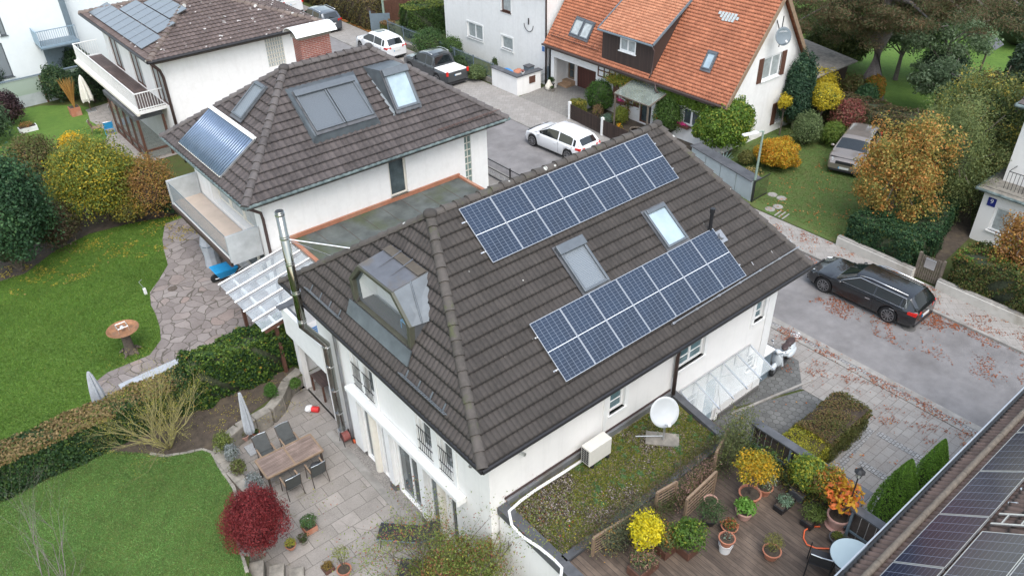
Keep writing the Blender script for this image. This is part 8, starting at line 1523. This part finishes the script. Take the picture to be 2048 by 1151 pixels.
# ---- trees
def tree(name, label, base, R_, H, th, n, size, pal, bark=None, tr=.25, nb=30, br=.32, group=None, lean=(0, 0), flat=1., core=0, droop=0, aspect=.6, kids=6, low=-.6, inner=.3):
    """base point, crown radius, total height, bare trunk height"""
    b = Vector(base); t = thing(name, label, 'tree', b, 0, group); top = b+Vector((lean[0], lean[1], H)); mid = b+Vector((lean[0]*.3, lean[1]*.3, th)); s = MB(); s.tube([b-Vector((0, 0, .1)), b+Vector((0, 0, th*.4)), mid, b.lerp(top, .75)], [tr*1.25, tr, tr*.85, tr*.25], 10)
    c = Vector((b.x+lean[0]*.65, b.y+lean[1]*.65, b.z+(H+th)/2)); rz = (H-th)/2
    for i in range(kids*2):
        a = 6.283*i/kids+random.uniform(-.3, .3); z = random.uniform(.0, .75); st = mid.lerp(top, z*.8); e = c+Vector((math.cos(a)*R_*.75, math.sin(a)*R_*.75, rz*random.uniform(-.4, .8))); m_ = st.lerp(e, .5)+Vector((0, 0, -.1*R_ if droop else .12*R_)); s.tube([st, m_, e], [tr*.4, tr*.22, .02], 6)
    s.build('trunk', bark or M['bark'], t); P, N = crownpts(c, (R_, R_, rz*1.05), n, nb, br, inner, low=low, rg=.38, fill=.15); co = None
    if core: co = MB(); co.ell(c, (R_*core, R_*core, rz*core), 12, 8, .1)
    leafmesh('crown', P, N, size, pal, t, aspect, .8, co, M['core'], .15, droop=droop); return t
b = at(1762, 470); tree('autumn_tree', 'orange leaved tree rising behind the ivy hedge beside the beige car', (33.0, 13.9, 0), 2.05, 5.4, .7, 20000, .11, [((.42, .20, .055), 4), ((.34, .25, .07), 3), ((.19, .19, .05), 3), ((.42, .12, .03), 1)], tr=.1, nb=44, br=.25, low=-.9, inner=.25, lean=(.3, -.3))
tree('pine_tree', 'soft grey green pine right of the orange leaved tree', (35.6, 13.0, 0), 2.3, 6.0, .4, 34000, .11, [((.12, .16, .06), 4), ((.18, .21, .075), 3), ((.20, .16, .06), 1.2)], tr=.14, nb=36, core=.42, aspect=.3, low=-.9)
tree('birch_tree', 'dark tree with yellow top right of the grey green pine', (39.0, 13.2, 0), 2.6, 6.6, .5, 30000, .12, [((.08, .12, .04), 4), ((.17, .18, .05), 3), ((.38, .30, .06), 2.4)], tr=.15, nb=36, core=.5, low=-.9)
tree('autumn_tree', 'rust and orange tree in front of the corner house number plate', (32.3, 8.0, 0), 1.15, 3.4, .9, 7000, .10, [((.36, .20, .05), 4), ((.26, .13, .05), 3), ((.20, .20, .04), 2)], tr=.08, nb=26, low=-.8)
PL('garden_shrub', 'faded white flowered shrub behind the corner house', 'shrub', 1960, 330, 230, 90, 7000, .12, [((.12, .13, .06), 4), ((.20, .14, .08), 2), ((.5, .5, .45), .3)])
PL('garden_shrub', 'green shrub filling the gap before the corner house', 'shrub', 1925, 370, 280, 80, 7000, .12, [((.08, .12, .03), 4), ((.14, .17, .04), 2)])
# big pine: thick trunk, long boughs, clumps of brown green needles
bp = Vector((47.3, 22.9, 0)); bt = thing('big_pine', 'huge old pine with thick grey trunk and brownish boughs at the top right', 'tree', bp); s = MB(); s.tube([bp-Vector((0, 0, .2)), bp+Vector((0, 0, 1)), bp+Vector((0, .1, 4)), bp+Vector((.3, .2, 8)), bp+Vector((.5, .2, 12))], [.95, .72, .6, .5, .35], 14)
boughs = []
for (e, st, r_) in (((1705, 20, 46), 3.2, .25), ((1640, 25, 45), 6, .18), ((1600, 40, 44), 7, .16), ((1590, 5, 47), 8.5, .16), ((1690, -10, 45), 8, .2), ((1800, 30, 46), 5, .16), ((1860, 40, 45), 6, .16), ((1930, 25, 46), 7.5, .16), ((1990, 30, 46), 8.5, .14), ((1780, 10, 50), 8, .15), ((1880, 5, 52), 8.5, .15), ((2040, 10, 46), 9.5, .15)):
    P_ = onx(e[0], e[1], e[2]); S_ = bp+Vector((0, .1, st)); m_ = S_.lerp(P_, .5)+Vector((0, 0, .35)); s.tube([S_, m_, P_], [r_, r_*.6, .04], 8); boughs += [S_.lerp(P_, f) for f in (.45, .6, .75, .9, 1.05)]
s.build('trunk', M['barkg'], bt)
P = []
for q in boughs:
    for k in range(5): c = np.array(q)+rng.normal(0, 1, 3)*np.array([1.1, 1.1, .35]); a, _ = shell(c, (.85, .85, .32), 330, .2); P.append(a)
leafmesh('crown', np.vstack(P), None, .17, [((.09, .10, .04), 4), ((.15, .105, .06), 3), ((.07, .095, .04), 3), ((.22, .12, .06), .8)], bt, .22, 1.)
for (lb, x, y, R_, H, th, ln) in (('left silvery apple tree in the far orchard', 1790, 160, 2.4, 5.0, 1.2, (0, 0)), ('leaning silvery apple tree in the middle of the far orchard', 1880, 190, 3.0, 5.2, 1.4, (1.8, 1.2)), ('small silvery apple tree just behind the dark yellow topped tree', 1865, 235, 2.0, 3.6, .9, (0, 0))):
    tree('apple_tree', lb, tuple(at(x, y)), R_, H, th, 9000, .16, [((.12, .18, .09), 4), ((.18, .24, .14), 3), ((.08, .12, .05), 2)], M['barkg'], .14, 26, .25, 'apple trees in the far orchard', ln, inner=.3)
for (lb, x, y, ty, w_) in (('dark blue green conifer at the right edge of the orchard', 2030, 240, 60, 110), ('dark green conifer behind the corner house', 2000, 255, 160, 80), ('dark conifer mass in the top right corner', 2040, 90, -60, 150), ('dark evergreen behind the orchard bird table', 1900, 40, -70, 160), ('dark evergreen at the top right of the orchard', 1980, 50, -60, 120)):
    PL('dark_conifer', lb, 'conifer', x, y, ty, w_, 12000, .2, [((.05, .085, .05), 4), ((.085, .12, .065), 3), ((.14, .12, .06), .8)], 'dark conifers at the right', core=.8)
PL('garden_shrub', 'orange leaved bush at the top edge of the orchard', 'shrub', 1935, 25, -15, 60, 4000, .18, [((.45, .2, .05), 3), ((.3, .2, .08), 2)])
# red maple, bare shrubs, lavender
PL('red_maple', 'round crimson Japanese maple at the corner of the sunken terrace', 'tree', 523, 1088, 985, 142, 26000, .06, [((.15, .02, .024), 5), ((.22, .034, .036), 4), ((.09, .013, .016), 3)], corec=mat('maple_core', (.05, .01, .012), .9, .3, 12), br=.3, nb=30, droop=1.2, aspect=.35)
for (lb, x, y, ty, w_, pal) in (('yellow green box shrub beside the curved wall', 452, 905, 862, 44, [((.16, .19, .05), 4), ((.09, .13, .03), 2)]), ('silvery lavender beside the box shrub', 468, 920, 888, 34, [((.26, .28, .28), 4), ((.14, .17, .15), 2)]), ('silvery lavender between the wall and the red maple', 514, 985, 945, 42, [((.26, .28, .28), 4), ((.14, .17, .15), 2)]), ('sparse green plant in the bed between the lavenders', 480, 945, 920, 36, [((.14, .17, .05), 3), ((.10, .08, .05), 2)]), ('bright green geranium in the upper bed', 545, 795, 765, 30, [((.07, .16, .03), 3)]), ('small grassy tuft by the wall end', 592, 775, 755, 26, [((.10, .19, .04), 3)])):
    PL('bed_plant', lb, 'plant', x, y, ty, w_, 1800, .05, pal, 'plants in the curved flower bed', core=.5)
def bare(name, label, base, h, n, r, m, lean=.6, spread=.55, kids=(2, 3), pal=None, depth=4, size=.03, nl=1):
    t = thing(name, label, 'shrub', base); mb = MB(); tips = []; b = Vector(base)
    for i in range(n):
        a = 6.283*i/n+random.uniform(-.2, .2); k = random.uniform(.15, 1)*lean; branchtree(mb, b+Vector((math.cos(a)*.08, math.sin(a)*.08, 0)), Vector((math.cos(a)*k, math.sin(a)*k, 1)).normalized(), h*random.uniform(.38, .52), r*random.uniform(.7, 1), depth, spread, .22, kids=kids, tips=tips, shrink=.66)
    mb.build('branches', m, t)
    if pal: P = np.vstack([np.array(q)[None]+rng.normal(0, .05, (nl, 3)) for q, _ in tips]); leafmesh('leaves', P, None, size, pal, t, .6, 1.)
    return t
b = at(338, 893, 0); bare('bare_shrub', 'leafless shrub with yellow lichened branches in front of the clipped hedge', b, 3.0, 15, .035, M['barkp'], 1.15, .45, (2, 4), [((.34, .31, .05), 3)], 4, .028, 3)
b = at(130, 1230, 0); bare('bare_tree', 'thin grey leafless tree rising from the bottom edge of the lawn', b, 4.6, 8, .02, M['barkg'], .9, .5, (2, 4), [((.10, .04, .04), 1)], 3, .03, 1)
# autumn shrub in the foreground
fb = thing('autumn_shrub', 'large loose green and red berried shrub in the foreground by the cream wall', 'shrub', (6.75, 10.9, -.6)); mb = MB(); tips = []
for i in range(15): a = 6.283*i/15; k = random.uniform(.1, .75); branchtree(mb, Vector((6.75+math.cos(a)*.2, 10.9+math.sin(a)*.2, -.6)), Vector((math.cos(a)*k, math.sin(a)*k, 1)).normalized(), 2.3*random.uniform(.8, 1.15), .035, 3, .5, .2, kids=(2, 4), tips=tips, shrink=.62)
mb.build('branches', M['bark'], fb); T = np.array([tuple(q) for q, _ in tips]); P = np.repeat(T, 26, 0)+rng.normal(0, .2, (len(T)*26, 3))
P2, _ = crownpts((6.75, 10.9, .9), (1.65, 1.65, 1.45), 24000, 34, .3, .1); P = np.vstack([P, P2]); P = P[P[:, 2] > -.5]
leafmesh('leaves', P, None, .06, [((.13, .18, .04), 4), ((.20, .24, .06), 3), ((.26, .10, .06), 2.2), ((.36, .30, .05), 1), ((.45, .04, .03), .35)], fb, .42, 1.)
fb2 = thing('autumn_shrub', 'sparse twigs with red rose hips rising beside the corner of the annexe', 'shrub', (8.9, 9.0, 2.66)); mb = MB(); tips = []
for i in range(8): a = 6.283*i/8; branchtree(mb, Vector((8.75+math.cos(a)*.1, 8.95+math.sin(a)*.1, 2.66)), Vector((math.cos(a)*.5-.1, math.sin(a)*.5, 1)).normalized(), .75, .012, 2, .6, .2, kids=(2, 4), tips=tips, shrink=.7)
mb.build('branches', M['bark'], fb2); T = np.array([tuple(q) for q, _ in tips]); leafmesh('leaves', np.repeat(T, 6, 0)+rng.normal(0, .08, (len(T)*6, 3)), None, .045, [((.18, .22, .06), 3), ((.40, .32, .05), 1), ((.5, .04, .03), 1)], fb2, .5, 1.)
# ---- grass and fallen leaves (nobody could count them)
def inpoly(P, poly):
    x, y = P[:, 0], P[:, 1]; c = np.zeros(len(P), bool); n = len(poly)
    for i in range(n):
        x0, y0 = poly[i][:2]; x1, y1 = poly[(i+1) % n][:2]; c ^= ((y0 > y) != (y1 > y)) & (x < (x1-x0)*(y-y0)/((y1-y0) or 1e-9)+x0)
    return c
def grass(name, poly, n, size, pal, z=.01):
    a = np.array([p[:2] for p in poly]); lo, hi = a.min(0), a.max(0); P = rng.uniform(lo, hi, (n, 2)); P = P[inpoly(P, poly)]; f = fbm(P[:, 0], P[:, 1], .55)+fbm(P[:, 0]+3, P[:, 1], 1.7)*.5; c = pal_pick(pal, len(P))*(1+.2*np.clip(f, -1, 1))[:, None]; P = np.column_stack([P, z+size*.35+0*P[:, 0]])
    N = rng.normal(0, 1, (len(P), 3)); N[:, 2] *= .4; o = leafmesh(name, P, N, size, pal, None, .16, .25, cols=np.clip(c, 0, 1), up=.25, droop=-.9); o['kind'] = 'stuff'; return o
LG = [((.125, .235, .035), 4), ((.17, .29, .045), 3), ((.085, .165, .028), 3), ((.24, .27, .06), .7)]
grass('grass_blades', [(-8, 23.9), (1.6, 23.9)]+flag[::-1]+[*pxy([(360, 432), (300, 440), (250, 450), (180, 468), (110, 502), (50, 548), (-10, 566), (-120, 600)])], 340000, .075, LG)
grass('grass_blades', [(-6, 22.8), (1.4, 22.8)]+nearl+[(3.2, 12), (-6, 12)], 300000, .06, [((.175, .34, .095), 4), ((.22, .39, .115), 3), ((.14, .26, .075), 3), ((.32, .32, .13), .7)])
grass('grass_blades', [(30.6, 14.8), (36.5, 12), (43, 17), (43, 22), (38, 24), (33, 22.5), (31.2, 20.5)], 60000, .08, [((.11, .19, .045), 4), ((.15, .23, .06), 3), ((.17, .14, .055), 1)])
def leaves_on(name, label, gen, n, pal, size=.07, z=.02):
    P = gen(n); P = np.column_stack([P, z+rng.uniform(0, .015, len(P))]) if P.shape[1] == 2 else P; o = leafmesh(name, P, np.tile([0, 0, 1.], (len(P), 1)), size, pal, None, .75, .22); o['kind'] = 'stuff'; return o
FL = [((.34, .115, .05), 5), ((.22, .075, .04), 3), ((.42, .20, .07), 1.2)]
def clus(x0, x1, y0, y1, n, thr, s=1.): P = rng.uniform((x0, y0), (x1, y1), (n, 2)); f = fbm(P[:, 0], P[:, 1], s)+.5*fbm(P[:, 0]*1.9+4, P[:, 1]*1.9, s*1.6)+rng.normal(0, .22, n); return P[f > thr]
leaves_on('fallen_leaves', '', lambda n: np.vstack([clus(26.0, 28.6, -4, 10, n, .35), clus(27.6, 28.6, 8, 15, n//3, .2), clus(25.6, 26.7, 8.5, 12.8, n//4, .15), clus(28.2, 28.6, -4, 14, n//4, -.2)]), 8500, FL, .055, .012)
leaves_on('fallen_leaves', '', lambda n: np.vstack([clus(28.75, 30.2, -4, 20, n, .25)]), 9500, FL, .055, .055)
leaves_on('fallen_leaves', '', lambda n: np.vstack([clus(21.2, 23.6, 3, 12.5, n, .35, 1.4), clus(23.0, 23.4, 2, 12.5, n//3, .0)]), 5600, FL, .05, .065)
leaves_on('fallen_leaves', '', lambda n: clus(15.5, 21, 0, 10.7, n, .75, 1.3), 2200, [((.5, .28, .09), 3), ((.42, .14, .05), 3)], .07, .04)
leaves_on('fallen_leaves', '', lambda n: clus(30.5, 42, 12, 20, n, .3), 3500, [((.42, .17, .05), 3), ((.35, .24, .1), 2)], .09, .05)
leaves_on('fallen_leaves', '', lambda n: clus(1, 9.2, 34.2, 37.5, n, .25), 4500, [((.40, .32, .05), 4), ((.28, .2, .07), 2)], .08, .03)
leaves_on('fallen_leaves', '', lambda n: clus(4.0, 7.6, 20.6, 23.0, n, .2), 1800, [((.34, .30, .06), 4), ((.16, .1, .06), 2)], .04, .02)
leaves_on('fallen_leaves', '', lambda n: clus(31.35, 31.7, 54, 66, n, -.3), 2500, [((.42, .2, .07), 3)], .09, .06)

# ---- pieces that were drawn together become parts of their own
def split_loose(o, most=12):
    me = o.data; n = len(me.vertices); par = list(range(n))
    def find(a):
        while par[a] != a: par[a] = par[par[a]]; a = par[a]
        return a
    for e in me.edges: a, b = find(e.vertices[0]), find(e.vertices[1]); par[a] = b
    roots = sorted({find(i) for i in range(n)})
    if not 2 <= len(roots) <= most: return
    lab = [find(i) for i in range(n)]
    for k, r in enumerate(roots[1:]+roots[:1]):
        last = k == len(roots)-1; m = me if last else me.copy(); bm = bmesh.new(); bm.from_mesh(m); bm.verts.ensure_lookup_table()
        bmesh.ops.delete(bm, geom=[v for v in bm.verts if lab[v.index] != r], context='VERTS'); bm.to_mesh(m); bm.free()
        if not last:
            c = o.copy(); c.data = m; sc.collection.objects.link(c); c.parent = o.parent
SPL = ('roof_edge', 'dormer_cheek', 'dormer_side', 'facade_strips', 'base_bracket', 'copper_edge', 'parapet', 'parapet_capping', 'screen_wall', 'shutters', 'bumper_insert', 'plate_band', 'porch_lining', 'gutter', 'timber_framing', 'lever', 'roof_seams', 'wall_lamp', 'conservatory_glass', 'verge_board', 'pilaster', 'awning_cassette', 'downpipe', 'dormer_edge', 'dormer_front')
for o in list(sc.objects):
    if o.type == 'MESH' and o.name.split('.')[0] in SPL and not o.children: split_loose(o)
